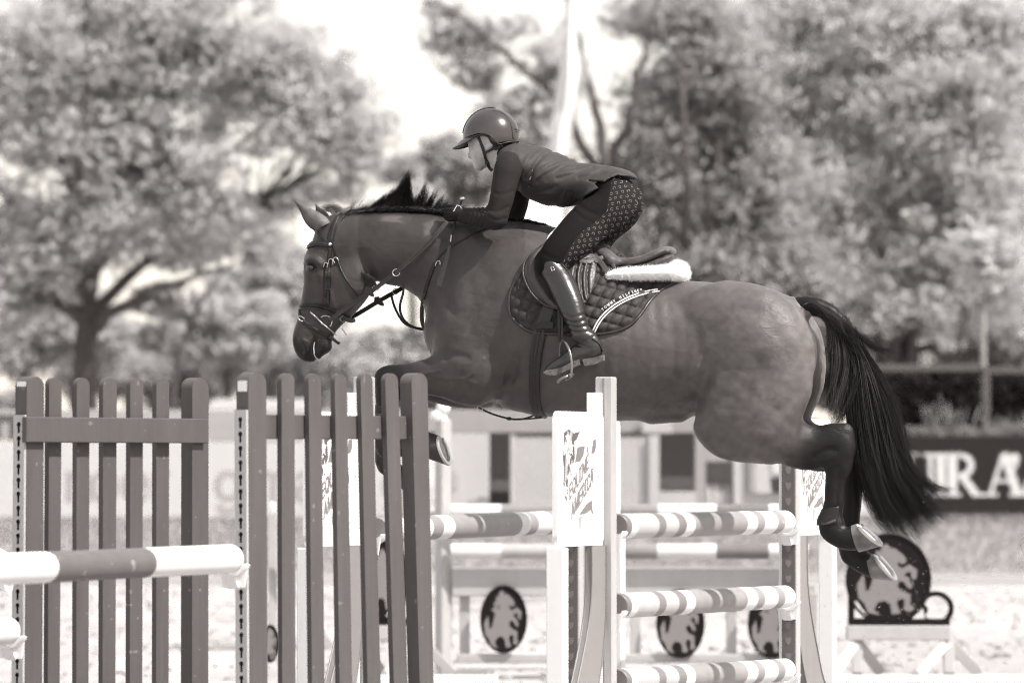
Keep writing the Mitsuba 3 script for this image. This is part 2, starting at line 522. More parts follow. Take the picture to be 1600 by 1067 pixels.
def build_horse():
    # trunk
    H.chain(rows((758, 515, 90, 0, .21), (800, 505, 127, 0, .262), (860, 507, 143, 0, .305), (930, 530, 125, 0, .315), (1000, 546, 110, 0, .30),
                 (1060, 546, 105, 0, .275), (1120, 553, 106, 0, .27), (1165, 556, 101, 0, .26), (1185, 552, 91, 0, .20)), k=0)
    # withers, loin and dock
    H.chain(rows((800, 400, 48, 0, .075), (850, 398, 42, 0, .075), (905, 440, 36, 0, .09)), k=.05)
    H.chain(rows((1060, 500, 56, 0, .18), (1120, 500, 54, 0, .20), (1180, 505, 49, 0, .19), (1222, 495, 31, 0, .10), (1240, 482, 17, 0, .045), (1262, 482, 13, 0, .034)), k=.04)
    # neck
    H.chain(rows((800, 440, 88, 0, .19), (740, 426, 86, 0, .155), (690, 407, 69, 0, .118), (640, 391, 60, 0, .10), (600, 388, 56, 0, .09), (565, 384, 52, 0, .08), (538, 370, 35, 0, .062)), k=.07)
    # breast
    for s in (1, -1):
        H.chain(np.array([[*loc(712, 520, 0)[[0]], s * .07, loc(712, 520, 0)[2], 44 * S, .09]]), k=.05)
    # face
    H.chain(rows((520, 366, 28, 0, .070), (513, 388, 27.5, 0, .082), (503, 412, 28.5, 0, .090), (500, 440, 25, 0, .072), (493, 476, 23, 0, .056), (485.5, 505, 22, 0, .049),
                 (479.5, 529, 22.5, 0, .050), (481, 544, 20.5, 0, .047), (489, 550, 15.5, 0, .040)), k=.03)
    H.chain(rows((556, 420, 40, 0, .070), (545, 436, 41, 0, .074), (530, 466, 34, 0, .066), (516, 490, 26, 0, .050), (506, 510, 21, 0, .042), (502, 530, 17.5, 0, .040), (506, 540, 13.5, 0, .036)), k=.025)
    for sgn in (1, -1):
        def R(*p):
            q = rows(*[(a, b, c, -.12, e) for a, b, c, d, e in p])
            q[:, 1] = [sgn * d for _, _, _, d, _ in p]
            return q
        # facial crest, brow, nostril rim, cheek
        H.chain(R((500, 432, 7, -.068, .02), (503, 452, 6, -.062, .02), (500, 470, 4, -.05, .014)), k=.03)
        H.chain(R((479, 409, 6, -.062, .028), (488, 406, 7, -.075, .026), (497, 411, 6, -.08, .02)), k=.02)
        H.chain(R((466, 531, 7, -.036, .018), (474, 534, 6, -.042, .016), (475, 546, 6, -.038, .014)), k=.015)
        H.chain(R((540, 440, 30, -.055, .034), (532, 460, 24, -.05, .03)), k=.03)
        # shoulder and arm
        H.chain(R((800, 430, 62, -.12, .09), (768, 500, 62, -.15, .11), (742, 550, 58, -.16, .11), (750, 585, 44, -.165, .095)), k=.06)
        # thigh
        H.chain(R((1140, 520, 80, -.15, .13), (1188, 556, 86, -.165, .135), (1192, 590, 80, -.17, .13), (1172, 628, 78, -.185, .125), (1152, 652, 66, -.19, .11), (1137, 656, 53, -.19, .095)), k=.05)
        H.chain(R((1180, 490, 36, -.16, .07), (1215, 500, 30, -.14, .07)), k=.05)
    H.chain(rows((1212, 520, 58, .13, .09), (1226, 548, 62, .15, .10), (1226, 580, 64, .15, .10), (1214, 615, 58, .16, .10), (1200, 650, 52, .16, .10)), k=.03)
    # near hind leg
    H.chain(rows((1172, 652, 62, -.17, .10), (1200, 676, 48, -.165, .085), (1232, 690, 38, -.15, .066), (1262, 699, 35, -.14, .052), (1290, 700, 34, -.135, .046), (1305, 696, 31, -.13, .044)), k=.05)
    H.chain(rows((1300, 684, 21, -.13, .040), (1320, 676, 15.5, -.13, .030)), k=.02)
    H.chain(rows((1310, 700, 25, -.13, .042), (1311, 724, 22, -.13, .038), (1306, 750, 16.5, -.128, .029), (1303, 785, 15.5, -.126, .027), (1299, 808, 17, -.125, .031), (1300, 824, 20.5, -.125, .037),
                 (1308, 834, 18.5, -.125, .034), (1322, 841, 18, -.125, .040), (1333, 842, 17, -.125, .042)), k=.02)
    # far hind leg, a little behind the near one
    H.chain(rows((1180, 640, 62, .16, .10), (1215, 672, 47, .155, .085), (1245, 690, 38, .14, .066), (1285, 702, 35, .13, .05), (1318, 706, 32, .13, .044)), k=.05)
    H.chain(rows((1318, 690, 20, .13, .038), (1334, 682, 15, .13, .03)), k=.02)
    H.chain(rows((1326, 712, 24, .13, .040), (1330, 740, 20, .13, .036), (1330, 775, 16.5, .128, .029), (1328, 810, 15.5, .126, .027), (1327, 845, 17, .126, .032), (1331, 863, 19, .126, .037),
                 (1344, 874, 18, .126, .036), (1356, 882, 17, .126, .042), (1362, 886, 16, .126, .043)), k=.02)
    # forelegs, folded
    H.chain(rows((752, 585, 44, -.165, .09), (722, 590, 40, -.165, .08), (700, 588, 35, -.16, .068), (668, 588, 27.5, -.155, .054), (636, 589, 21.5, -.15, .045), (612, 589, 19.5, -.148, .042), (604, 592, 18.5, -.147, .041)), k=.05)
    H.chain(rows((605, 593, 18.5, -.147, .040), (602, 612, 16.5, -.147, .036), (601, 635, 13.5, -.146, .028), (600, 665, 12.8, -.145, .026), (601, 688, 16.5, -.144, .033), (605, 699, 16.5, -.144, .034),
                 (622, 700, 13.5, -.143, .030), (645, 696, 14.5, -.142, .036), (660, 694, 16, -.142, .042)), k=.02)
    H.chain(rows((752, 590, 44, .165, .09), (720, 598, 40, .165, .08), (690, 598, 33, .16, .066), (660, 599, 26.5, .155, .054), (632, 601, 21, .15, .045), (614, 603, 19, .148, .042)), k=.05)
    H.chain(rows((613, 606, 18, .147, .040), (609, 626, 16, .147, .036), (605, 655, 13.5, .146, .028), (602, 690, 12.8, .145, .026), (602, 716, 16.5, .144, .033), (607, 728, 16.5, .144, .034),
                 (618, 736, 13.5, .143, .03), (628, 742, 14.5, .142, .036), (634, 746, 16, .142, .042)), k=.02)
    # sheath and udder line
    H.chain(rows((1020, 648, 12, 0, .06), (1060, 646, 12, 0, .05)), k=.05)
    # relief: furrows and swellings on both sides
    U, Z = np.meshgrid(H.ax[0], H.ax[2], indexing='ij')
    G = np.zeros(U.shape)

    def furrow(line, width, depth, v=-.2):
        L = np.asarray(line, float)
        P = spline(L, max(12, 4 * len(L)))
        u, z = uz(P[:, 0], P[:, 1], v)
        d = poly_dist(U, Z, np.stack([u, z], 1))
        nonlocal G
        G += 1.35 * depth * np.exp(-(d / (width * S)) ** 2)

    def swell(px, py, rx, ry, amp, ang=0, v=-.2):
        u, z = uz(px, py, v)
        c, s = math.cos(math.radians(ang)), math.sin(math.radians(ang))
        a, b = (U - u) / S, -(Z - z) / S
        x, y = a * c + b * s, -a * s + b * c
        nonlocal G
        G += -1.35 * amp * np.exp(-(x / rx) ** 2 - (y / ry) ** 2)
    furrow([(762, 634), (778, 612), (800, 590), (812, 560)], 7, .012)
    furrow([(700, 560), (715, 556), (735, 560)], 5, .006)
    furrow([(768, 470), (740, 500), (716, 540), (700, 556)], 14, .008)
    furrow([(860, 600), (835, 600), (812, 590)], 12, .006)
    furrow([(1081, 652), (1086, 630), (1100, 600), (1112, 570)], 12, .012)
    furrow([(1060, 648), (1090, 622)], 6, .005)
    furrow([(1205, 500), (1228, 540), (1245, 575), (1240, 610)], 12, .003)
    furrow([(1270, 585), (1235, 628), (1215, 650), (1200, 668)], 8, .004)
    furrow([(1275, 715), (1292, 704), (1304, 702)], 6, .008, -.13)
    furrow([(1215, 725), (1255, 722), (1284, 732)], 5, .005, -.13)
    furrow([(1312, 730), (1309, 760), (1306, 800)], 3.0, .0035, -.13)
    furrow([(566, 398), (574, 420), (585, 450)], 9, .010, -.08)
    furrow([(640, 345), (690, 372), (735, 400), (770, 440)], 16, .006, -.12)
    furrow([(600, 434), (650, 440), (690, 458), (715, 490)], 8, .006, -.12)
    furrow([(493, 564), (489, 549), (490, 536), (494, 524)], 2.6, .008, -.04)
    furrow([(474, 418), (480, 424.5), (488, 424.5), (495, 419)], 3.4, .006, -.08)
    furrow([(476, 413), (484, 411.5), (492, 413)], 2.6, .004, -.08)
    furrow([(463, 531), (466, 540), (471, 548)], 4.6, .0095, -.04)
    furrow([(478, 528), (484, 545), (482, 558)], 4, .003, -.04)
    furrow([(486, 440), (484, 470), (480, 505)], 7, .005, -.06)
    furrow([(512, 440), (507, 475), (500, 505)], 6, .005, -.06)
    swell(484, 418, 5, 4, .004, 0, -.08)
    swell(830, 480, 40, 90, .010, 20)
    swell(905, 560, 60, 60, .010)
    swell(1190, 540, 46, 60, .012, -20)
    swell(1130, 500, 60, 26, .008)
    swell(1180, 640, 46, 60, .010, 30)
    swell(735, 575, 34, 26, .012)
    # veins and tendons stand out a little
    for ln in ([(1012, 652), (1030, 630), (1052, 622), (1075, 618)], [(900, 640), (940, 632), (985, 634), (1020, 640)], [(745, 600), (725, 592), (700, 592), (676, 586)],
               [(760, 560), (748, 578), (735, 590)], [(640, 592), (665, 584), (690, 580)], [(502, 470), (506, 486), (499, 500)], [(509, 452), (512, 470), (520, 486)], [(800, 560), (790, 580), (786, 600)], [(1100, 560), (1085, 585), (1070, 600)]):
        furrow(ln, 1.9, -.0042)
    for ln in ([(1140, 640), (1170, 600), (1180, 560)], [(1215, 640), (1195, 600), (1190, 570)], [(735, 440), (745, 480), (738, 520)], [(790, 520), (800, 560), (790, 590)], [(1180, 480), (1150, 500), (1120, 520)], [(1060, 480), (1090, 520), (1100, 560)]):
        furrow(ln, 11, .0040)
    # ribs, faint
    for i in range(9):
        x = 905 + 21 * i
        furrow([(x - 6, 480), (x + 4, 540), (x, 600)], 5, .0012)
    G += .0014 * (meshkit.fbm(np.stack([U * 34, Z * 34, U * 0], -1), 3, seed=15) - .5)
    G += .0045 * (meshkit.fbm(np.stack([U * 9, Z * 9, U * 0], -1), 3, seed=5) - .5)
    H.plane_field(G)


build_horse()
H.heightmaps()


def on_horse(px, py, off=0.0, side=-1):
    """Local point on the horse's flank where the photograph shows (px, py), off metres proud of it."""
    px, py = np.asarray(px, float), np.asarray(py, float)
    v = np.full(px.shape, -.1 if side < 0 else .1)
    for _ in range(6):
        u, z = uz(px, py, v)
        v = H.hm(H.near, u, z) - off if side < 0 else H.hm(H.far, u, z) + off
    u, z = uz(px, py, v)
    return np.stack([u, v, z], -1)


def horse_px(L):
    """Photograph pixel of local points (for laying out the coat)."""
    P = world(L) - CAM
    y = P[:, 1] * math.cos(PITCH) + P[:, 2] * math.sin(PITCH)
    z = -P[:, 1] * math.sin(PITCH) + P[:, 2] * math.cos(PITCH)
    return 800 + FPX * P[:, 0] / y, 533.5 - FPX * z / y


def sstep(a, b, x):
    t = np.clip((x - a) / (b - a), 0, 1)
    return t * t * (3 - 2 * t)


def gtone(v):
    v = np.clip(np.asarray(v, float), 0, 1)
    a = 0.15 * (1 - np.sqrt(v)) ** 1.7
    return np.stack([v * (1 + a), v * (1 - .36 * a), v * (1 - .52 * a)], -1)


def coat(L):
    """A bay coat: black points, darker muzzle and face, dapples, a clipped patch on the neck."""
    px, py = horse_px(L)
    n1, n2 = meshkit.fbm(L * 7, 4, seed=2), meshkit.fbm(L * np.array([60, 60, 25]), 3, seed=9)
    dap = meshkit.fbm(L * 22, 2, seed=21)
    v = .073 * (1 + .55 * (n1 - .5) + .30 * (n2 - .5) + .55 * (dap - .5) * sstep(980, 1150, px) + .16 * (dap - .5))
    dark = .0055 * (1 + .5 * (n2 - .5))
    # black points of the legs
    hind = sstep(1205, 1275, px + .30 * (py - 700)) * sstep(640, 668, py)
    fore = sstep(690, 610, px) * sstep(552, 575, py) * (px < 760)
    low = sstep(735, 750, py)
    k = np.maximum(np.maximum(hind, fore), low * (px > 1200) + (py > 640) * (px < 720) * (L[:, 2] < uz(700, 640)[1]))
    k = np.clip(k, 0, 1)
    muz = sstep(505, 545, py) * (px < 545)
    face = sstep(560, 500, px) * sstep(480, 430, py) * .18
    v = v * (1 - muz * .72 - face * (px < 570))
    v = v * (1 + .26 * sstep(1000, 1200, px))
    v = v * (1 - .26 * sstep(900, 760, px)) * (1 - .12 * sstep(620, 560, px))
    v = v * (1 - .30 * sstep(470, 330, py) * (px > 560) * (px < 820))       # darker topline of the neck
    v = v * (1 - .5 * np.exp(-((px - 484) / 9) ** 2 - ((py - 418) / 7) ** 2))
    edge = meshkit.noise(L * 55, seed=4) * 9
    for cx, cy, rx, ry, sl in ((612, 342, 20, 6.5, .05), (672, 356, 13, 13, -.5)):
        d = np.maximum(np.abs((px - cx) / rx + .0), np.abs((py - cy - sl * (px - cx)) / ry)) * 9
        v = v + .055 * sstep(9 + 2.5, 9 - 3.5, d + edge * .45) * (L[:, 1] < 0)
    # paler inside of the buttocks and the flank folds
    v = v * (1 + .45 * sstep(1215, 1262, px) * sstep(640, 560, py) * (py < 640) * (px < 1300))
    # scuffs on gaskin
    v = v + .03 * np.exp(-((px - 1243) / 14) ** 2 - ((py - 678) / 10) ** 2) * sstep(.45, .7, n2)
    v = v * (1 - k) + dark * k
    return v


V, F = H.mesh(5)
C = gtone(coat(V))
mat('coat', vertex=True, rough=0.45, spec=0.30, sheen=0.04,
    bump=lambda p, n, uv: fbm(p.x * 150, p.y * 150, p.z * 240, 2) + 1.6 * fbm(p.x * 28, p.y * 28, p.z * 40, 2), bscale=0.0016)
mat('hair_black', 0.006, 0.45, 0.22)
mat('hair_brown', 0.030, 0.42, 0.35)
mat('hair_pale', 0.16, 0.42, 0.5)
mat('eye_gloss', 0.010, 0.05, 0.8, clear=1.0)


def hoof_tone(p, n, uv):
    a = fbm(p.x * 16, p.y * 16, p.z * 60, 3)
    b = noise(p.x * 40, p.y * 40, p.z * 30)
    return gd(0.085 + 0.16 * a * b + 0.05 * b)


mat('hoof_horn', fn=hoof_tone, rough=0.45, spec=0.5, bump=lambda p, n, uv: noise(p.x * 60, p.y * 60, p.z * 260), bscale=0.0012)
mat('hoof_dark', fn=lambda p, n, uv: gd(.022 + .03 * fbm(p.x * 40, p.y * 40, p.z * 90, 3)), rough=.45, spec=.4)
mat('sole_horn', fn=lambda p, n, uv: gd(0.30 + 0.35 * fbm(p.x * 70, p.y * 70, p.z * 70, 3)), rough=0.8)
mat('shoe_steel', 0.55, 0.28, 0.6, metal=0.85)

horse = thing('horse', 'dark bay horse in mid jump with folded forelegs and a long black tail', 'horse')
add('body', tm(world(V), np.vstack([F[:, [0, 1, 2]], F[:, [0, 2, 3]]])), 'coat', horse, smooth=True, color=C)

# eyes
for sd in (-1, 1):
    c = on_horse(484.5, 418, -.0085, sd)
    e = trimesh.creation.icosphere(3, .0165)
    e.vertices = e.vertices * np.array([1.15, .9, .85]) + c
    add('eye', wmesh(e), 'eye_gloss', horse, smooth=True)
    lid = [on_horse(x, y, .001, sd) for x, y in ((476.5, 418.5), (479, 414.2), (484.5, 412.4), (490, 414), (494, 418.5))]
    add('eyelid', wmesh(tube(spline(lid, 14), .0035, 6)), 'hair_black', horse, smooth=True)


def ear(tip, b0, b1, v0, vt, lean):
    """A leaf-shaped, cupped ear: two skins between its edges."""
    n, m = 22, 12
    s = np.linspace(0, 1, n)
    tip, b0, b1 = map(np.array, (tip, b0, b1))
    Vv = []
    for a in s:
        wid = (1 - a) ** .72 * (.92 + .42 * math.sin(math.pi * min(1, a * 1.25)) * (a < .8)) if a < 1 else 0
        mid = (b0 + b1) / 2 * (1 - a) + tip * a + np.array([2.5, 2.0]) * math.sin(math.pi * a) * lean
        half = (b1 - b0) / 2 * wid
        for t in np.linspace(-1, 1, m):
            q = mid + half * t
            v = v0 * (1 - a) + vt * a + .022 * (1 - t * t) * wid * (-1 if v0 < 0 else 1) * (1 - .5 * a)
            Vv.append(loc(q[0], q[1], v))
    Vv = np.array(Vv).reshape(n, m, 3)
    inn = Vv + np.array([0, .008 * (1 if v0 < 0 else -1), 0]) * np.sin(np.pi * np.linspace(0, 1, m))[None, :, None]
    F2 = []
    for k in range(n - 1):
        for j in range(m - 1):
            a, b, c, d = k * m + j, k * m + j + 1, (k + 1) * m + j + 1, (k + 1) * m + j
            F2 += [[a, b, c], [a, c, d]]
    F2 = np.array(F2)
    return tm(np.vstack([Vv.reshape(-1, 3), inn.reshape(-1, 3)]), np.vstack([F2, F2[:, ::-1] + n * m])), Vv


mat('ear_skin', fn=lambda p, n, uv: gd(0.04 + 0.10 * fbm(p.x * 60, p.y * 60, p.z * 60, 3)), rough=0.6, sheen=0.5)
for tip, b0, b1, v0, vt, lean in (((460.5, 313.5), (491, 360), (517, 347), -.055, -.065, 1), ((493, 318), (498, 345), (516, 342), .055, .06, .6)):
    em, ev = ear(tip, b0, b1, v0, vt, lean)
    ek = add('ear', wmesh(em), 'ear_skin', horse, smooth=True)
    put('ear_rim', mikit.ply(wmesh(tube(ev[:, 0], np.linspace(.0035, .0015, len(ev)), 6)), 'hair_black', smooth=True), ek)


P = np.vstack([on_horse([492, 490, 490.5, 493], [534, 542, 550, 558], .003), loc(np.array([498.5, 499.5]), np.array([563.5, 567]), -.02)])
add('mouth_foam', wmesh(tube(spline(P, 20), np.r_[.0012, np.full(18, .0028), .0012], 6)), 'sole_horn', horse, smooth=True)


# hooves
def hoof(c0, c1, g0, g1, v, wc, wg, name='hoof', horn='hoof_horn'):
    """Coronet from c0 (heel side) to c1 (toe side), ground edge from heel g0 to toe g1, all px; widths in metres."""
    c0, c1, g0, g1 = [loc(*p, v) for p in (c0, c1, g0, g1)]
    n = 40
    a = np.linspace(0, 2 * np.pi, n, endpoint=False)

    nq = np.cross(g1 - g0, [0, 1, 0]); nq /= np.linalg.norm(nq)
    if nq @ ((g0 + g1) / 2 - (c0 + c1) / 2) < 0:
        nq = -nq
    LAT = np.array([0, 1, 0]) + .17 * nq
    LAT /= np.linalg.norm(LAT)

    def ring(h, t, w, push=0.0, sc=1.0):
        mid, ax = (h + t) / 2, (t - h) / 2
        x = np.cos(a)
        y = np.sin(a) * (1 - .18 * np.clip(-x, 0, 1) ** 2)
        x = np.sign(x) * np.abs(x) ** .86
        return mid + sc * (x[:, None] * ax) + sc * w * y[:, None] * LAT
    rings = [ring(c0, c1, wc, sc=.80), ring(c0, c1, wc), ring(c0 * .97 + g0 * .03, c1 * .97 + g1 * .03, wc * 1.06)]
    for q in np.linspace(.15, 1, 8):
        rings.append(ring(c0 * (1 - q) + g0 * q, c1 * (1 - q) + g1 * q, wc * (1 - q) + wg * q))
    nr = np.cross(g1 - g0, LAT)
    nr /= np.linalg.norm(nr)
    if nr @ ((g0 + g1) / 2 - (c0 + c1) / 2) < 0:
        nr = -nr
    R = np.array(rings)
    k = len(R)
    F = []
    for i in range(k - 1):
        for j in range(n):
            p, q, r_, s_ = i * n + j, i * n + (j + 1) % n, (i + 1) * n + (j + 1) % n, (i + 1) * n + j
            F += [[p, q, r_], [p, r_, s_]]
    V = np.vstack([R.reshape(-1, 3), R[0].mean(0)[None]])
    F += [[(j + 1) % n, j, k * n] for j in range(n)]
    wall = tm(V, F)
    if wall.volume < 0:
        wall.invert()
    # concave sole with a frog
    G0 = ring(g0, g1, wg, sc=.97)
    G1 = ring(g0, g1, wg, sc=.80) - nr * .004
    mid = (g0 + g1) / 2 - nr * .016
    Vs = np.vstack([G0, G1, mid[None]])
    Fs = []
    for j in range(n):
        p, q = j, (j + 1) % n
        Fs += [[p, q, n + q], [p, n + q, n + p], [n + p, n + q, 2 * n]]
    sole = tm(Vs, Fs)
    ck = add(name, wmesh(wall), horn, horse, smooth=40)
    add('sole', wmesh(sole), 'sole_horn', ck, smooth=40)
    # shoe, open at the heel
    b = np.linspace(-2.45, 2.45, 40)
    mid2, ax = (g0 + g1) / 2, (g1 - g0) / 2
    P = mid2 + .90 * (np.cos(b)[:, None] * ax + wg * np.sin(b)[:, None] * LAT) + nr * .004
    add('horseshoe', wmesh(ribbon(P, nr, .019, .009)), 'shoe_steel', ck, smooth=40)


hoof((1330, 821), (1343, 862.5), (1338, 818), (1377, 853), -.125, .046, .060)
hoof((1355, 865), (1364, 904), (1365, 865), (1399, 907), .126, .046, .060)
hoof((667, 674), (656, 712), (684, 680), (700, 727), -.142, .044, .060, horn='hoof_dark')
hoof((638, 728), (628, 764), (652, 734), (660, 776), .142, .043, .060, horn='hoof_dark')


# ---------------------------------------------------------------- mane, forelock and tail
def hair(name, P, r, matn, parent, **kw):
    add(name, strands(world(P), r), matn, parent, smooth=False, **kw)


def lock_set(roots, tips, mids, n, spread, m=9, r0=.0011, seed=0, curl=.3, vspread=.012):
    """n hairs between root, mid and tip control points (local arrays, one row per guide)."""
    q = np.random.default_rng(seed)
    G = len(roots)
    t = np.linspace(0, 1, m)
    x = q.random(n) * (G - 1)
    i = np.minimum(x.astype(int), G - 2)
    f = (x - i)[:, None]
    A, B, Cc = [(a[i] * (1 - f) + a[i + 1] * f) for a in (np.asarray(roots), np.asarray(mids), np.asarray(tips))]
    A = A + q.normal(0, 1, (n, 3)) * np.array([.004, vspread, .004])
    B = B + q.normal(0, 1, (n, 3)) * spread * .6
    Cc = A + (Cc - A) * (1 + q.normal(0, .14, (n, 1))) + q.normal(0, 1, (n, 3)) * spread
    tt = t[None, :, None]
    P = (1 - tt) ** 2 * A[:, None] + 2 * tt * (1 - tt) * B[:, None] + tt ** 2 * Cc[:, None]
    w = np.sin(t * 5 + q.random((n, 1)) * 6)[:, :, None] * q.normal(0, 1, (n, 1, 3)) * spread * curl * t[None, :, None]
    r = r0 * (1 - .75 * t ** 1.5)[None] * (0.7 + .6 * q.random((n, 1)))
    return P + w, r


def crest(px, py, v=0.0):
    return loc(np.asarray(px, float), np.asarray(py, float), v)


parts = []
# lying mane that hides the crest, near side
xr = np.array([534, 560, 590, 620, 650, 680, 710, 740, 770, 800, 830, 852])
top = np.array([336, 332, 329, 328, 329, 330, 331, 334, 338, 342, 348, 354.])


def tuft(x0, x1, tx, ty, lean, n, seed, width=6, fray=.011, curl=.6):
    """A blown lock: roots along the crest from x0 to x1, tips about (tx, ty), fanned out and frayed."""
    q = np.random.default_rng(seed)
    xs = np.linspace(x0, x1, 4)
    rt = crest(xs, np.interp(xs, xr, top) + 2)
    tp = crest(tx + width * np.array([-.8, -.3, .2, 1]), ty + width * np.array([.5, 0, .35, 1.3]))
    md = crest((xs + tx) / 2 + lean, (np.interp(xs, xr, top) + ty) / 2 + 7)
    return lock_set(rt, tp, md, n, fray, m=12, r0=.0008, seed=seed, curl=curl)


par = [lock_set(crest(xr, top + 2), crest(xr + 15, top + np.array([-2, -3, 0, 8, 8, 12, 12, 14, 16, 18, 18, 14])), crest(xr + 6, top - np.array([4, 7, 10, 13, 12, 11, 11, 10, 9, 8, 6, 5])), 4200, .010, seed=1, vspread=.020),
       ]
q = np.random.default_rng(64)
for i in range(26):                                    # the tall blown tuft: many small locks that sweep up and back
    f = (i + q.random()) / 26
    x0 = 572 + 74 * f
    up = min(1, .30 + .95 * f) * (1 - .30 * q.random() ** 2)
    par.append(tuft(x0 - 5, x0 + 6, x0 + (636 - x0) * (.62 + .42 * f) * up + 3, 331 - 62 * up * (.55 + .45 * math.sin(math.pi * min(1, .25 + .6 * f))), -4 + 3 * f, 62, 200 + i, 3, .0042, .8))
for i, (x0, x1, tx, ty, n, w) in enumerate(((640, 656, 664, 291, 110, 2), (646, 662, 668, 298, 60, 3), (652, 672, 679, 303, 100, 3), (660, 676, 672, 309, 70, 3), (668, 686, 691, 308, 80, 3), (676, 694, 698, 314, 60, 3), (636, 652, 652, 308, 110, 4),
                                            (626, 642, 642, 306, 120, 4), (684, 704, 709, 318, 40, 4), (700, 720, 727, 320, 26, 4), (716, 738, 744, 322, 18, 4), (734, 752, 757, 319, 8, 3))):
    par.append(tuft(x0, x1, tx, ty, -2, n, 240 + i, w, .0040, 1.2))
for i in range(12):                                    # loose curls at the poll
    x0 = 541 + 3.6 * i
    par.append(tuft(x0, x0 + 5, x0 + q.uniform(6, 22), 331 - q.uniform(9, 24), -9, 9, 260 + i, 3, .005, 2.2))
for P, r in par:
    parts.append((P[:, np.linspace(0, P.shape[1] - 1, 9).round().astype(int)], r[:, np.linspace(0, r.shape[1] - 1, 9).round().astype(int)]))
Pm = np.concatenate([p for p, _ in parts]); rm = np.concatenate([r for _, r in parts])
hair('mane', Pm, rm, 'hair_black', horse, kind='stuff')
P, r = lock_set(crest([520, 530, 538], [338, 335, 334]), crest([503, 508, 520], [331, 326, 322]), crest([514, 520, 530], [322, 318, 318]), 170, .010, seed=8)
P2, r2 = lock_set(crest([520, 528, 536], [338, 336, 335]), crest([546, 556, 566], [324, 330, 330]), crest([530, 540, 548], [324, 326, 328]), 60, .008, seed=18)
hair('forelock', np.concatenate([P, P2]), np.concatenate([r, r2]), 'hair_pale', horse, kind='stuff')
# whiskers of the throat latch
P, r = lock_set(crest([566, 574, 582], [425, 430, 436], -.07), crest([572, 582, 592], [446, 448, 450], -.06), crest([566, 576, 586], [436, 440, 443], -.075), 260, .005, seed=9, r0=.0009)
hair('throat_hair', P, r, 'hair_brown', horse, kind='stuff')

# tail: a dock that arches up, then long hair in falling locks
dock = spline([loc(1236, 481, 0), loc(1250, 478, 0), loc(1272, 479, 0), loc(1296, 489, 0), (loc(1318, 507, 0)), loc(1334, 532, 0), loc(1340, 560, 0)], 30)
tail = add('tail', wmesh(tube(dock, np.array([.040, .042, .040, .036, .030, .020])[np.minimum((np.linspace(0, 5.999, 30)).astype(int), 5)] * np.linspace(1, .8, 30), 12)), 'hair_black', horse, smooth=True)
q = np.random.default_rng(33)


def tail_locks(n, s0, s1, guides, spread, seed, r0=.0013, m=16, clump=30, cs=.012, short=.68):
    """Hairs from the dock between s0 and s1, each following one of the guides (px polylines), gathered in clumps."""
    q = np.random.default_rng(seed)
    P = np.zeros((n, m, 3))
    t = np.linspace(0, 1, m)
    gl = [np.array(gd_, float) for gd_ in guides]
    cl = []
    for c in range(clump):
        x = q.random() * (len(gl) - 1)
        i = min(int(x), len(gl) - 2)
        f = x - i
        line = gl[i] * (1 - f) + gl[i + 1] * f
        vv = q.normal(0, .022) * np.linspace(.4, 1.6, len(line))
        L = np.array([loc(a, b, v) for (a, b), v in zip(line, vv)])
        L[1:] += q.normal(0, spread * .5, (len(line) - 1, 3)) * np.linspace(.5, 1.2, len(line) - 1)[:, None]
        L = spline(L, m)
        ph, am, tw = q.random() * 6.28, .004 + .012 * q.random() ** 2, np.linspace(0, 1, m)
        L = L + (am * tw * np.sin(5.5 * tw + ph))[:, None] * np.array([1, .4, .25])
        cl.append(L)
    cl = np.array(cl)
    which = q.integers(0, clump, n)
    base = cl[which]
    j = (s0 + (s1 - s0) * q.random(n)) * (len(dock) - 1)
    i = np.minimum(j.astype(int), len(dock) - 2)
    root = dock[i] * (1 - (j - i))[:, None] + dock[i + 1] * (j - i)[:, None] + q.normal(0, 1, (n, 3)) * np.array([.010, .020, .012])
    off = q.normal(0, 1, (n, 3)) * np.array([1, .9, .8]) * cs
    ln = (1 - .36 * q.random(n) ** 1.6) * (short + (1.04 - short) * q.random(clump) ** .6)[which]
    # resample along the line to vary the length
    for k in range(m):
        x = np.clip(t[k] * ln * (m - 1), 0, m - 1.001)
        a = x.astype(int)
        fr = (x - a)[:, None]
        P[:, k] = base[np.arange(n), a] * (1 - fr) + base[np.arange(n), np.minimum(a + 1, m - 1)] * fr
    w = np.sin(np.pi * np.minimum(t * 1.3, 1) / 2)[None, :, None]
    P += off[:, None] * (w * (1 - .35 * t[None, :, None]))
    wave = np.sin(t[None] * (4 + 4 * q.random((n, 1))) + 6 * q.random((n, 1)))[:, :, None] * q.normal(0, .006, (n, 1, 3)) * t[None, :, None]
    P += wave
    k = np.exp(-(t / .16) ** 2)[None, :, None]
    P = P * (1 - k) + (root[:, None] + (P - P[:, :1])) * k
    r = r0 * (1 - .7 * t ** 2)[None] * (.7 + .6 * q.random((n, 1)))
    return P, r


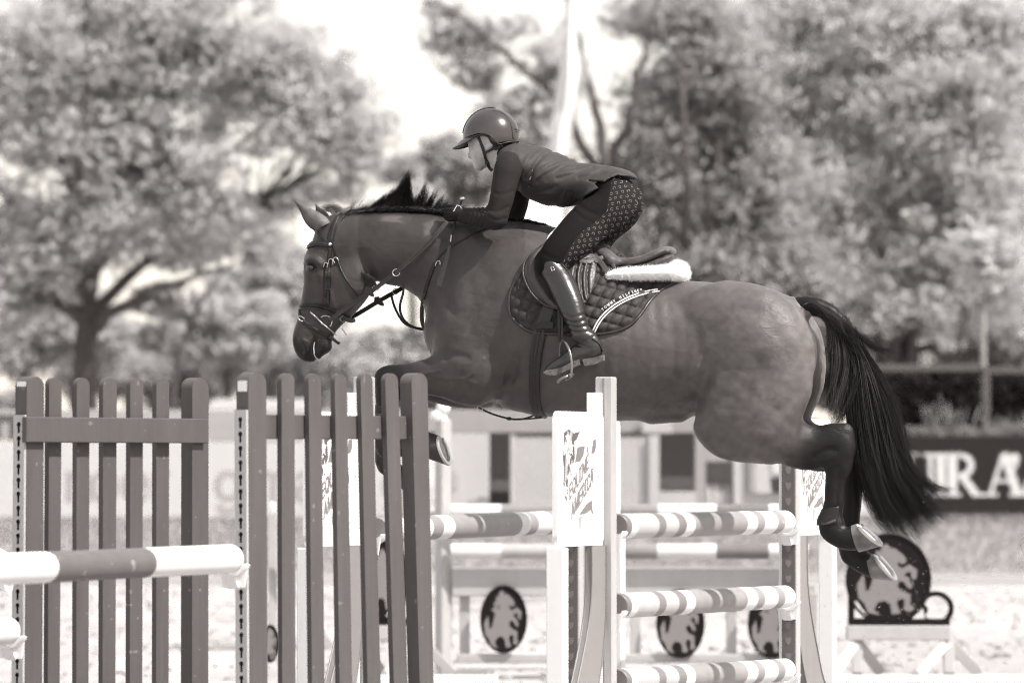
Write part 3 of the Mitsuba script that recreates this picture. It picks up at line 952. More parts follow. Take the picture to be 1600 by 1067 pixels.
MAIN = [[(1316, 503), (1326, 580), (1330, 660), (1340, 730), (1362, 790), (1392, 838)], [(1322, 510), (1340, 585), (1348, 665), (1358, 735), (1378, 795), (1408, 846)],
        [(1328, 517), (1354, 590), (1368, 670), (1378, 740), (1402, 797), (1436, 846)], [(1334, 524), (1366, 592), (1386, 660), (1398, 722), (1426, 780), (1462, 826)], [(1336, 526), (1372, 596), (1396, 660), (1410, 716), (1440, 768), (1484, 806)]]
sets = [
    # main fall, fine and loose
    tail_locks(5200, .5, 1, MAIN, .016, 1, clump=240, cs=.012, r0=.00085),
    tail_locks(2200, .45, 1, [[(1318, 505), (1334, 580), (1338, 660), (1348, 725), (1368, 780), (1398, 834)], [(1330, 522), (1366, 590), (1394, 660), (1404, 715), (1430, 762), (1468, 808)]], .024, 2, clump=260, cs=.009, r0=.0008, short=.85),
    # flying ends
    tail_locks(800, .5, 1, [[(1334, 524), (1366, 600), (1388, 664), (1402, 708), (1430, 750), (1470, 772)], [(1334, 524), (1368, 600), (1394, 664), (1414, 712), (1448, 752), (1494, 766)], [(1334, 524), (1366, 600), (1392, 670), (1414, 730), (1446, 784), (1482, 816)]], .014, 3, clump=70, cs=.006, r0=.0007, short=.92),
    tail_locks(110, .3, .8, [[(1310, 498), (1335, 515), (1352, 530), (1370, 541), (1384, 546), (1404, 552)], [(1310, 500), (1335, 520), (1352, 536), (1366, 546), (1380, 553), (1396, 562)]], .006, 4, clump=14, cs=.004, r0=.0007, short=.9),
    tail_locks(260, .4, 1, [[(1320, 510), (1362, 570), (1392, 630), (1408, 690), (1428, 740), (1452, 790)], [(1320, 510), (1370, 575), (1402, 640), (1416, 690), (1440, 740), (1470, 780)]], .020, 5, clump=120, cs=.006, r0=.0006, short=.9),
    tail_locks(420, .4, 1, [[(1330, 520), (1344, 620), (1356, 720), (1376, 790), (1396, 830), (1410, 856)], [(1330, 520), (1366, 620), (1398, 715), (1436, 780), (1462, 812), (1486, 834)]], .020, 6, clump=160, cs=.006, r0=.0006, short=.85),
    ]
for P, r in sets:
    pass
hair('tail_hair', np.concatenate([p for p, _ in sets]), np.concatenate([r for _, r in sets]), 'hair_black', tail, kind='stuff')
sets = [tail_locks(1500, .35, .8, [[(1294, 492), (1298, 520), (1300, 548), (1297, 580), (1294, 610), (1290, 640)], [(1300, 494), (1312, 530), (1318, 570), (1313, 610), (1305, 640), (1300, 664)],
                                  [(1308, 498), (1328, 540), (1336, 580), (1332, 620), (1320, 650), (1308, 676)]], .010, 7, clump=120, cs=.007, r0=.0008),
        tail_locks(420, .25, .7, [[(1290, 486), (1292, 505), (1294, 520), (1294, 532), (1293, 542), (1292, 552)], [(1300, 490), (1304, 510), (1304, 530), (1302, 545), (1299, 556), (1297, 566)]], .006, 8, clump=40, cs=.005, r0=.0008),
        tail_locks(900, .3, .9, [[(1300, 490), (1330, 540), (1345, 600), (1352, 680), (1370, 740), (1392, 790)], [(1318, 502), (1350, 560), (1372, 620), (1390, 690), (1410, 750), (1440, 800)]], .020, 9, clump=200, cs=.006, r0=.0007),
        # short hair that covers the dock
        tail_locks(1300, .02, .75, [[(1245, 474), (1262, 472), (1280, 476), (1298, 485), (1312, 497), (1322, 511)], [(1250, 480), (1268, 480), (1285, 486), (1300, 496), (1310, 508), (1316, 524)]], .005, 10, clump=90, cs=.007, r0=.0008)]
hair('tail_lock', np.concatenate([p for p, _ in sets]), np.concatenate([r for _, r in sets]), 'hair_brown', tail, kind='stuff', label='brown outer locks of the tail')
# ================================================================ RIDER
rider = thing('person', 'rider in dark jacket, patterned breeches and tall boots crouched over the horse\'s neck', 'person')
CB = (.30, .29, .285)


def cloth(name, v, rough=.85, wr=.5, sheen=.0, spec=.15, weave=True):
    def bump(p, n, uv):
        b = .5 * fbm(p.x * 40, p.y * 40, p.z * 40, 3)
        return b + .10 * noise(p.x * 900, p.y * 900, p.z * 900)
    return mat(name, fn=lambda p, n, uv: gd(v * (1 + .3 * (fbm(p.x * 25, p.y * 25, p.z * 25, 3) - .5) + .2 * (noise(p.x * 700, p.y * 700, p.z * 700) - .5))), rough=rough, spec=spec, sheen=sheen, bump=bump, bscale=.003 * wr)


cloth('jacket_cloth', .040, rough=.65, spec=.3)
cloth('sleeve_cloth', .022)
cloth('glove_cloth', .011, rough=.7)
cloth('dark_lining', .012)
mat('skin', fn=lambda p, n, uv: gd(.42 * (1 + .14 * (fbm(p.x * 90, p.y * 90, p.z * 90, 3) - .5))), rough=.5, spec=.4)
mat('helmet_shell', .075, .22, .5, metal=.55, clear=.5, creg=.93)
mat('helmet_trim', .016, .45)
mat('visor_gloss', .045, .3, .5, clear=.6)
mat('strap_black', .012, .55)
mat('boot_leather', fn=lambda p, n, uv: gd(.012 * (1 + .5 * (fbm(p.x * 50, p.y * 50, p.z * 50, 3) - .5))), rough=.30, spec=.6, clear=.45, creg=.8,
    bump=lambda p, n, uv: fbm(p.x * 22, p.y * 22, p.z * 60, 2), bscale=.0012)
mat('boot_foot', fn=lambda p, n, uv: gd(.018 + .05 * smoothstep(.55, .8, fbm(p.x * 60, p.y * 60, p.z * 60, 3))), rough=.5, spec=.45,
    bump=lambda p, n, uv: fbm(p.x * 60, p.y * 60, p.z * 60, 3), bscale=.003)
mat('boot_sole', fn=lambda p, n, uv: gd(.035 + .15 * fbm(p.x * 90, p.y * 90, p.z * 90, 3)), rough=.85)
mat('hair_dark_person', .10, .5)
mat('steel', .55, .25, .6, metal=.9)
mat('steel_dark', .24, .3, .6, metal=.7)
mat('brass_pale', .6, .3, .6, metal=.8)


def leg_v(px, py, out):
    """v of the leg's axis: out metres off the horse's flank."""
    return float(on_horse(px, py, out)[1])


def sided(r, s):
    r = np.array(r)
    if s > 0:
        r[:, 1] *= -1
    return r


def arm_rows(pad):
    return rows((803, 254, 22 + pad, -.13, .060), (795, 262, 22 + pad, -.185, .058), (789, 285, 20 + pad, -.205, .053), (783, 314, 18.5 + pad, -.220, .049), (775, 338, 17.5 + pad, -.222, .047)), \
        rows((774, 341, 18.5 + pad, -.222, .047), (752, 340, 16.3 + pad, -.185, .042), (736, 338.5, 14 + pad, -.14, .037), (724, 337, 12.2 + pad, -.108, .032))


KV, CV, AV, FV = leg_v(858, 418, .055), leg_v(888, 470, .064), leg_v(905, 515, .060), leg_v(905, 555, .062)


def thigh_rows(pad):
    return rows((958, 306, 33 + pad, -.095, .10), (962, 313, 34 + pad, -.11, .10), (922, 347, 33.5 + pad, -.185, .085), (893, 375, 30 + pad, KV + .05, .074), (869, 400, 25 + pad, KV + .01, .062), (860, 417, 20 + pad, KV, .054))


def calf_rows(pad):
    return rows((866, 424, 19 + pad, KV, .054), (879, 448, 20.5 + pad, (KV + CV) / 2, .058), (892, 477, 19 + pad, CV, .052), (901, 502, 15 + pad, AV, .043), (909, 522, 14.5 + pad, AV, .040))


def foot_rows(pad):
    return rows((912, 526, 14.5 + pad, AV, .038), (924, 546, 17 + pad, AV, .036), (905, 553, 14.5 + pad, FV, .038), (882, 566, 11 + pad, FV, .043), (862, 576, 7.5 + pad, FV, .036), (857, 579, 5.5 + pad, FV, .028))


TORSO = rows((797, 250, 21, 0, .13), (812, 256, 29, 0, .178), (842, 272, 42, 0, .180), (877, 284, 40, 0, .162), (910, 287, 31, 0, .152), (945, 298, 34, 0, .165))

# ---- the body under the clothes: one surface from head to feet
B = Grid((-.30, -.50, .0 + uz(800, 605)[1]), (.58, .50, uz(800, 160)[1]), .0045)
B.chain(rows((768, 214, 36, 0, .074),), k=0)
B.chain(rows((756, 224, 24, 0, .066), (750, 238, 15, 0, .056), (751, 250, 12.5, 0, .046), (750, 257, 9, 0, .034)), k=.02)
B.chain(rows((748, 260, 6.5, 0, .020), (745.6, 262.5, 4.4, 0, .015)), k=.012)
B.chain(rows((741, 225, 4.5, 0, .020), (738.5, 233, 3.8, 0, .010), (735.2, 241, 3.4, 0, .010), (733.9, 245, 3.4, 0, .013)), k=.009)
B.chain(rows((739.8, 251, 2.8, 0, .017),), k=.006)
B.chain(rows((741.2, 255.2, 2.6, 0, .015),), k=.006)
for s in (-1, 1):
    B.chain(sided(rows((745, 221, 4.5, -.030, .020), (748, 222, 4, -.045, .014)), s), k=.014)
    B.chain(sided(rows((752, 238, 10, -.040, .020),), s), k=.02)
    B.chain(sided(rows((741.5, 229, 2.6, -.034, .012),), s), k=.010, op='cut')
    B.chain(sided(rows((763, 218, 5.5, -.076, .007), (765, 224, 6, -.078, .007), (761.5, 231, 4, -.074, .006)), s), k=.006)
    B.chain(sided(rows((763.5, 223, 2.8, -.088, .008), (761.5, 227, 2, -.086, .008)), s), k=.005, op='cut')
B.chain(rows((772, 238, 21, 0, .054), (782, 248, 21, 0, .056), (800, 254, 23, 0, .085)), k=.03)
t2 = TORSO.copy(); t2[:, 3:] -= .010
B.chain(t2, k=.03)
for s in (-1, 1):
    for r in (*arm_rows(-4), thigh_rows(-4), calf_rows(-4), foot_rows(-3.5)):
        r = sided(r, s); r[:, 4] -= .008
        B.chain(r, k=.02)
    B.chain(sided(rows((724, 337, 9, -.105, .024), (712, 335, 8.5, -.095, .018), (704, 335, 7, -.09, .014)), s), k=.015)
V, F = B.mesh(4)
add('body', tm(world(V), np.vstack([F[:, [0, 1, 2]], F[:, [0, 2, 3]]])), 'skin', rider, smooth=True)
for s in (-1, 1):
    e = trimesh.creation.icosphere(2, .0105)
    e.vertices += loc(742.5, 228.8, -.031) * np.array([1, -s, 1])
    add('eye', wmesh(e), 'eye_gloss', rider, smooth=True)
    bl = loc(np.array([737.5, 740.5, 744.5, 748.5]), np.array([224.5, 222.3, 221.2, 222]), np.array([-.016, -.026, -.040, -.050])) * np.array([1, -s, 1])
    add('eyebrow', wmesh(tube(spline(bl, 10), np.r_[.001, np.full(8, .0026), .001], 6)), 'hair_dark_person', rider, smooth=True)
lip = loc(np.array([743.5, 740.3, 737.9, 740.3, 743.5]), np.array([253, 252.4, 252.2, 252.4, 253]), np.array([-.020, -.012, 0, .012, .020]))
mat('lip', .24, .4)
add('mouth', wmesh(tube(spline(lip, 16), np.r_[.0008, np.full(14, .0024), .0008], 6)), 'lip', rider, smooth=True)

# ---- breeches
def clip_poly(Gd, poly_px, v, k=.004, s=None):
    """Keeps of a grid's field what lies inside the px polygon."""
    L = np.array([uz(x, y, v) for x, y in poly_px])
    U, Z = np.meshgrid(Gd.ax[0], Gd.ax[2], indexing='ij')
    d = poly_dist(U, Z, L, True)
    ins = shapely.contains_xy(Polygon(L), U, Z)
    sd = np.where(ins, -d, d)[:, None, :].astype(np.float32)
    return sd


def relief(Gd, lines, v):
    U, Z = np.meshgrid(Gd.ax[0], Gd.ax[2], indexing='ij')
    G = np.zeros(U.shape)
    for line, w, dep in lines:
        P = spline(line, 4 * len(line) + 4)
        u, z = uz(P[:, 0], P[:, 1], v)
        q = np.linspace(0, 1, 12)
        G += dep * np.exp(-(poly_dist(U, Z, np.stack([u, z], 1)) / (w * S)) ** 2)
    Gd.f += G[:, None, :].astype(np.float32)


PANT_EDGE = [(956, 262), (953, 300), (950, 330), (930, 352), (912, 366), (897, 388), (884, 415), (878, 430)]
_e = np.array([uz(x, y, -.2) for x, y in PANT_EDGE])
BZ, BU = _e[::-1, 1], _e[::-1, 0]


def breech_fn(p, n, uv):
    """Dark stretch cloth with rows of small pale horseshoe prints on seat and inner leg (uv: u, z in metres)."""
    x, z = uv.x, uv.y
    edge = mi.Float(float(BU[0]))
    for i in range(len(BZ) - 1):
        t = dr.clip((z - float(BZ[i])) / float(BZ[i + 1] - BZ[i]), 0, 1)
        edge = dr.select(z > float(BZ[i]), float(BU[i]) + (float(BU[i + 1]) - float(BU[i])) * t, edge)
    c, s = math.cos(.20), math.sin(.20)
    a, b = (x * c + z * s) / .0225, (-x * s + z * c) / .0215
    row = dr.floor(b)
    a = a + .35 * (row - 2 * dr.floor(row / 2))
    fx, fy = (a - dr.floor(a) - .5) * .0225, (b - row - .5) * .0215
    th = 6.28 * mikit.cell_rand(dr.floor(a), row, 5)
    r = dr.sqrt(dr.square(fx * 1.05) + dr.square(fy))
    ring = smoothstep(.0013, .0005, dr.abs(r - .0050))
    ex, ey = dr.cos(th), dr.sin(th)
    gap = smoothstep(.72, .86, (fx * ex + fy * ey) / dr.maximum(r, 1e-5))
    ring = ring * (1 - gap)
    ring = ring * dr.select(x - .004 * mikit.cell_rand(dr.floor(a), row, 7) > edge, 1.0, 0.0)
    w = .0065 * (1 + .3 * (noise(p.x * 600, p.y * 600, p.z * 600) - .5))
    w = w + dr.select(x > edge, .007, 0.0)
    return gd(w * (1 - ring) + .18 * ring)


mat('breeches_cloth', fn=breech_fn, rough=.85, spec=.15)
G1 = Grid((-.06, -.46, uz(800, 470)[1]), (.58, .46, uz(800, 255)[1]), .0058)
G1.chain(rows((930, 300, 29, 0, .15), (950, 304, 31, 0, .155)), k=0)
for s in (-1, 1):
    G1.chain(sided(thigh_rows(0), s), k=.028)
    c = sided(calf_rows(-2), s)[:2]; c[:, 4] -= .006
    G1.chain(c, k=.012)
relief(G1, [([(905, 318), (920, 330), (935, 336)], 3, .004), ([(900, 330), (915, 342), (930, 350)], 3, .003), ([(958, 262), (985, 290), (992, 318)], 2, .001), ([(855, 396), (868, 404), (880, 408)], 3, .0025), ([(930, 376), (960, 355), (990, 332)], 4, .003)], -.15)
V, F = G1.mesh(4)
add('breeches', tm(world(V), np.vstack([F[:, [0, 1, 2]], F[:, [0, 2, 3]]])), 'breeches_cloth', rider, smooth=True, uv=V[:, [0, 2]])

# ---- jacket: body and sleeves
J = Grid((-.24, -.30, uz(800, 345)[1]), (.56, .30, uz(800, 215)[1]), .0052)
J.chain(TORSO, k=0)
J.chain(rows((930, 292, 34, 0, .158), (950, 296, 34.5, 0, .172), (962, 300, 36, 0, .180)), k=.03)
for s in (-1, 1):
    J.chain(sided(rows((806, 252, 25, -.10, .075), (802, 256, 23, -.16, .055)), s), k=.04)
    J.chain(sided(rows((958, 303, 36, -.10, .110), (945, 320, 36, -.14, .10)), s), k=.02)
J.chain(rows((960, 275, 8, 0, .13), (975, 275, 6, 0, .125), (988, 276, 2.6, 0, .12)), k=.03)
relief(J, [([(905, 246), (885, 256), (862, 270), (842, 285)], 3.2, .008), ([(890, 243), (868, 254), (848, 266), (828, 282)], 3, .006), ([(925, 262), (900, 272), (872, 280)], 2.8, .007), ([(852, 236), (842, 250), (834, 270), (826, 296)], 2.4, .006), ([(900, 254), (880, 262), (860, 278), (846, 292)], 2.2, .005), ([(870, 292), (852, 300), (834, 300)], 2.4, .005),
           ([(862, 232), (850, 244), (838, 262), (822, 280)], 3, .006), ([(838, 232), (828, 248), (818, 270)], 3, .006), ([(822, 290), (840, 296), (862, 296)], 3.5, .005), ([(830, 304), (852, 310), (872, 308)], 3, .004),
           ([(945, 262), (925, 274), (905, 279)], 2.5, .005), ([(815, 268), (812, 285), (806, 300)], 4, .008), ([(880, 300), (868, 316), (856, 322)], 3, .005),
           ([(807, 236), (812, 246), (812, 262)], 2.2, .003), ([(960, 268), (940, 276), (920, 280)], 2.6, .004), ([(900, 262), (878, 268), (856, 282)], 2.4, .004)], -.12)
J.f += (.006 * (meshkit.fbm(np.stack(np.meshgrid(*J.ax, indexing='ij'), -1) * 14, 2, seed=12) - .5)).astype(np.float32)
hem = [(690, 200), (1010, 200), (994, 273), (991.5, 277.5), (966, 275), (957, 279), (947, 285.5), (925, 283), (904, 279.6), (918, 282.2), (930, 287), (938.5, 295.5), (925, 303), (903, 317), (880, 328), (868, 332), (850, 345), (690, 345)]
J.f = np.maximum(J.f, clip_poly(J, hem, -.12))
V, F = J.mesh(4)
jk = add('jacket', tm(world(V), np.vstack([F[:, [0, 1, 2]], F[:, [0, 2, 3]]])), 'jacket_cloth', rider, smooth=True)
for s in (-1, 1):
    A = Grid((-.24, -.30 if s < 0 else .02, uz(800, 372)[1]), (.10, -.02 if s < 0 else .30, uz(800, 225)[1]), .005)
    for r in arm_rows(0):
        A.chain(sided(r, s), k=.018)
    rl = [([(757 - 7.2 * i, 322 + 1.2 * i), (760 - 7 * i, 336), (753 - 6.6 * i, 358 - 2 * i)], 1.7, .0055) for i in range(5)]
    rl += [([(766, 338), (778, 345), (792, 342)], 2.4, .004), ([(768, 330), (780, 332), (796, 324)], 2.4, .004), ([(770, 322), (762, 332), (752, 330)], 2.6, .006), ([(772, 300), (786, 306), (802, 300)], 3, .0025)]
    relief(A, rl, -.2)
    V, F = A.mesh(4)
    sk = add('sleeve', tm(world(V), np.vstack([F[:, [0, 1, 2]], F[:, [0, 2, 3]]])), 'sleeve_cloth', jk, smooth=True, label='dark sleeve' if s < 0 else None)
# shoulder seam, pocket flap, collar, hem piping
def on_grid(Gd, px, py, off=0.0):
    px, py = np.asarray(px, float), np.asarray(py, float)
    if not hasattr(Gd, 'near'):
        Gd.heightmaps()
    v = np.full(px.shape, -.15)
    for _ in range(8):
        u, z = uz(px, py, v)
        v = Gd.hm(Gd.near, u, z) - off
    u, z = uz(px, py, v)
    return np.stack([u, v, z], -1)


def seam(Gd, line, r, m, parent, name='seam', off=.0):
    P = spline(np.array(line, float), 24)
    add(name, wmesh(tube(on_grid(Gd, P[:, 0], P[:, 1], off), r, 6)), m, parent, smooth=True)


seam(J, [(880, 324), (892, 318.5), (905, 311), (925, 300)], .0022, 'dark_lining', jk, 'hem_piping', .0005)
pk = np.vstack([np.linspace(a, b, 5) for a, b in (((881, 309), (886, 297)), ((886, 297), (897, 300)), ((897, 300), (892, 312)))])
add('pocket_piping', wmesh(tube(on_grid(J, pk[:, 0], pk[:, 1], .0003), .0012, 6)), 'dark_lining', jk, smooth=True)
cl = loc(np.array([799, 790, 783, 779, 780]), np.array([226, 230, 238, 250, 262]), np.array([-.035, -.062, -.070, -.062, -.03]))
add('collar', wmesh(join([ribbon(spline(cl * np.array([1, s, 1]), 20), np.cross(np.gradient(spline(cl * np.array([1, s, 1]), 20), axis=0), [0, 0, 1.]), .030, .006) for s in (1, -1)])), 'dark_lining', jk, smooth=True)

# ---- gloves: palm, four curled fingers, thumb
for s in (-1, 1):
    Hd = Grid((*(loc(690, 356, 0) * 0 + np.array([loc(688, 0, 0)[0], 0, 0]))[:1], -.17 if s < 0 else .03, uz(700, 356)[1]), (loc(735, 0, 0)[0], -.03 if s < 0 else .17, uz(700, 314)[1]), .0026)
    Hd.chain(sided(rows((728, 337, 10.5, -.112, .030), (718, 336, 10.0, -.108, .026), (710, 335, 10.8, -.106, .021), (705, 335, 10, -.104, .018)), s), k=0)
    for i, (y, dx) in enumerate(((327.6, 0), (332.8, -1.2), (338.0, -.6), (342.8, 1.2))):
        rr = (3.4, 3.5, 3.4, 3.0)[i]
        Hd.chain(sided(rows((706 + dx, y, rr, -.114, .0090), (698 + dx, y + .8, rr, -.106, .0088), (697 + dx, y + 1.2, rr * .95, -.090, .0085), (702 + dx, y + 1.4, rr * .9, -.078, .008), (708 + dx, y + 1.2, rr * .85, -.077, .0075)), s), k=.004)
    Hd.chain(sided(rows((718, 328, 4.2, -.104, .011), (710, 323.5, 3.8, -.096, .0098), (702, 322.5, 3.5, -.086, .009), (696.5, 324.5, 3.0, -.078, .008)), s), k=.006)
    V, F = Hd.mesh(3)
    gl = add('glove', tm(world(V), np.vstack([F[:, [0, 1, 2]], F[:, [0, 2, 3]]])), 'glove_cloth', rider, smooth=True)
    if s < 0:
        for ln in (((714, 321), (711, 326), (708.5, 330.5)), ((714, 321), (719, 322.5), (721, 328))):
            P = on_grid(Hd, [a for a, _ in ln], [b for _, b in ln], .0008)
            add('piping', wmesh(tube(spline(P, 8), .0013, 5)), 'sticker', gl, smooth=True)

# ---- helmet: shell with side cut for the ear, visor, trim, harness
HC = loc(767.5, 214.5, 0)


def ell(rx, rv, rz, c=HC, n=5):
    e = trimesh.creation.icosphere(n, 1.0)
    e.vertices = e.vertices * np.array([rx, rv, rz]) + c
    return e


def prism(poly_px, v0, v1):
    """A px polygon at the horse's middle plane as a solid between v0 and v1 (local)."""
    L = np.array([uz(x, y, 0) for x, y in poly_px])
    e = extrude(Polygon(L).buffer(0), v1 - v0)
    v = np.asarray(e.vertices)
    out = tm(np.stack([v[:, 0], v0 + v[:, 2], v[:, 1]], -1), e.faces)
    if out.volume < 0:
        out.invert()
    return out


shell_poly = [(700, 130), (850, 130), (830, 219), (813, 221), (802, 221.5), (790, 223.5), (779, 225.5), (774, 221.5), (769.5, 214), (763, 210.5), (752, 210.5), (742, 213), (724, 218), (700, 219)]
HF = 44.5 * S
shellm = man(ell(HF, .104, 45.5 * S)) - man(ell(HF - .014, .090, 45.5 * S - .014))
shellm = shellm ^ man(prism(shell_poly, -.2, .2))
hk = add('helmet', wmesh(unman(shellm)), 'helmet_shell', rider, smooth=35, label='glossy dark riding helmet with a broad visor')
# black liner just inside, reaching a little lower
liner = (man(ell(HF - .0145, .0895, 45.5 * S - .0145)) - man(ell(HF - .024, .079, 45.5 * S - .024))) ^ man(prism([(700, 150), (850, 150), (830, 226), (802, 228), (779, 231), (771.5, 226), (767.5, 217.5), (762.5, 214.5), (752, 214), (742, 216), (724, 219.5), (700, 221)], -.2, .2))
add('liner', wmesh(unman(liner)), 'strap_black', hk, smooth=35)


def on_shell(px, py, off=.0012):
    u, z = uz(np.asarray(px, float), np.asarray(py, float), -.05)
    for _ in range(3):
        q = np.clip(1 - ((u - HC[0]) / HF) ** 2 - ((z - HC[2]) / (45.5 * S)) ** 2, 0, 1)
        v = -(.104 + off) * np.sqrt(q)
        u, z = uz(np.asarray(px, float), np.asarray(py, float), v)
    return np.stack([u, v, z], -1)


for s in (1, -1):
    P = on_shell([770, 782, 791, 797, 800, 801, 802, 812], [173.5, 175.5, 182, 191, 202, 212, 216.5, 217.5])
    add('trim', wmesh(tube(spline(P * np.array([1, s, 1]), 50), .0022, 6)), 'helmet_trim', hk, smooth=True)
for y0, y1, x0 in ((202, 204.5, 804), (206, 208.5, 806)):
    P = on_shell(np.linspace(x0, 811.5, 6), np.linspace(y0, y1, 6), .0)
    add('vent', wmesh(tube(P, .0028, 6)), 'hole_black', hk, smooth=True)
# raised centre strip from brow to crown
a = np.linspace(math.radians(172), math.radians(82), 30)
P = np.stack([HC[0] + (HF + .0005) * np.cos(a), 0 * a, HC[2] + (45.5 * S + .0005) * np.sin(a)], -1)
add('centre_strip', wmesh(ribbon(P, P - HC, .030, .005)), 'helmet_trim', hk, smooth=True)
# front rim moulding
rim = on_shell([724.8, 735, 744, 752, 761, 767, 771, 776, 780, 790, 801, 811], [218, 215, 212.3, 210.4, 210.6, 213, 217.5, 223, 225.3, 223.3, 221.6, 220.6], .001)
for s in (1, -1):
    add('rim', wmesh(tube(spline(rim * np.array([1, s, 1]), 60), .0030, 6)), 'helmet_trim', hk, smooth=True)
# visor: a curved, drooping brim
n, m = 26, 9
th = np.linspace(-1, 1, n)
Vv = []
for t in th:
    ang = t * 1.22
    r0 = np.array([HC[0] - (HF - .004) * math.cos(ang), (.100) * math.sin(ang), 0])
    k = max(0, 1 - abs(t) ** 2.4)
    zroot = uz(724, 217, 0)[1] + (uz(745, 211.5, 0)[1] - uz(724, 217, 0)[1]) * (1 - math.cos(ang)) * 1.4
    ztip = uz(708.5, 232, 0)[1]
    for w in np.linspace(0, 1, m):
        x = r0[0] - w * k * 17.5 * S
        y = r0[1] * (1 + .10 * w * k)
        z = zroot + (ztip - zroot) * (w * k) ** 1.1 - .016 * t * t * (w * k)
        Vv.append((x, y, z))
Vv = np.array(Vv).reshape(n, m, 3)
low = Vv - np.array([0, 0, .0050]) * (1 - .5 * np.linspace(0, 1, m))[None, :, None]
allv = np.vstack([Vv.reshape(-1, 3), low.reshape(-1, 3)])
Fv = []
N0 = n * m
for i in range(n - 1):
    for j in range(m - 1):
        a, b, c, d = i * m + j, i * m + j + 1, (i + 1) * m + j + 1, (i + 1) * m + j
        Fv += [[a, c, b], [a, d, c], [N0 + a, N0 + b, N0 + c], [N0 + a, N0 + c, N0 + d]]
    a, d = i * m + m - 1, (i + 1) * m + m - 1
    Fv += [[a, d, N0 + d], [a, N0 + d, N0 + a]]
vk = add('visor', wmesh(tm(allv, Fv)), 'visor_gloss', hk, smooth=40)
add('visor_edge', wmesh(tube(np.vstack([Vv[:, -1] - np.array([0, 0, .002])]), .0030, 6)), 'helmet_trim', vk, smooth=True)
# chin harness
for s in (1, -1):
    def str_(line, w, name='chin_strap', off=.004):
        q = spline(np.array(line, float), 18)
        L = on_grid(B, q[:, 0], q[:, 1], off)
        L[:, 1] = np.convolve(np.pad(L[:, 1], 2, mode='edge'), np.ones(5) / 5, 'valid')
        add(name, wmesh(ribbon(L * np.array([1, s, 1]), np.array([-.25, -s, 0.]), w * S, .0025)), 'strap_black', hk, smooth=False)
    str_([(747, 214), (751, 223), (755.5, 236), (758.5, 247), (761, 257)], 4.6)
    str_([(778.5, 226), (772, 231.5), (765, 235.5), (757, 240)], 3.6, off=.0055)
    str_([(795, 223.5), (788, 228), (780, 231.5), (772, 233)], 4.2)
    str_([(760, 251), (763, 259), (766, 264), (768, 266)], 5.4)
    c_ = on_grid(B, [760.5], [254.], .006)[0] * np.array([1, s, 1])
    add('buckle', wmesh(cbox(c_ - np.array([.007, .004, .009]), c_ + np.array([.007, .004, .009]), .002)), 'strap_black', hk)
# hair at nape and temple
P, r = lock_set(loc(np.array([770, 776, 784]), np.array([222, 226, 226]), -.066), loc(np.array([772, 780, 790]), np.array([231, 233, 231]), -.058), loc(np.array([770, 777, 787]), np.array([227, 230, 229]), -.072), 320, .004, seed=41, vspread=.006, r0=.0008)
for s in (1, -1):
    hair('hair', P * np.array([1, s, 1]), r, 'hair_dark_person', rider, kind='stuff')

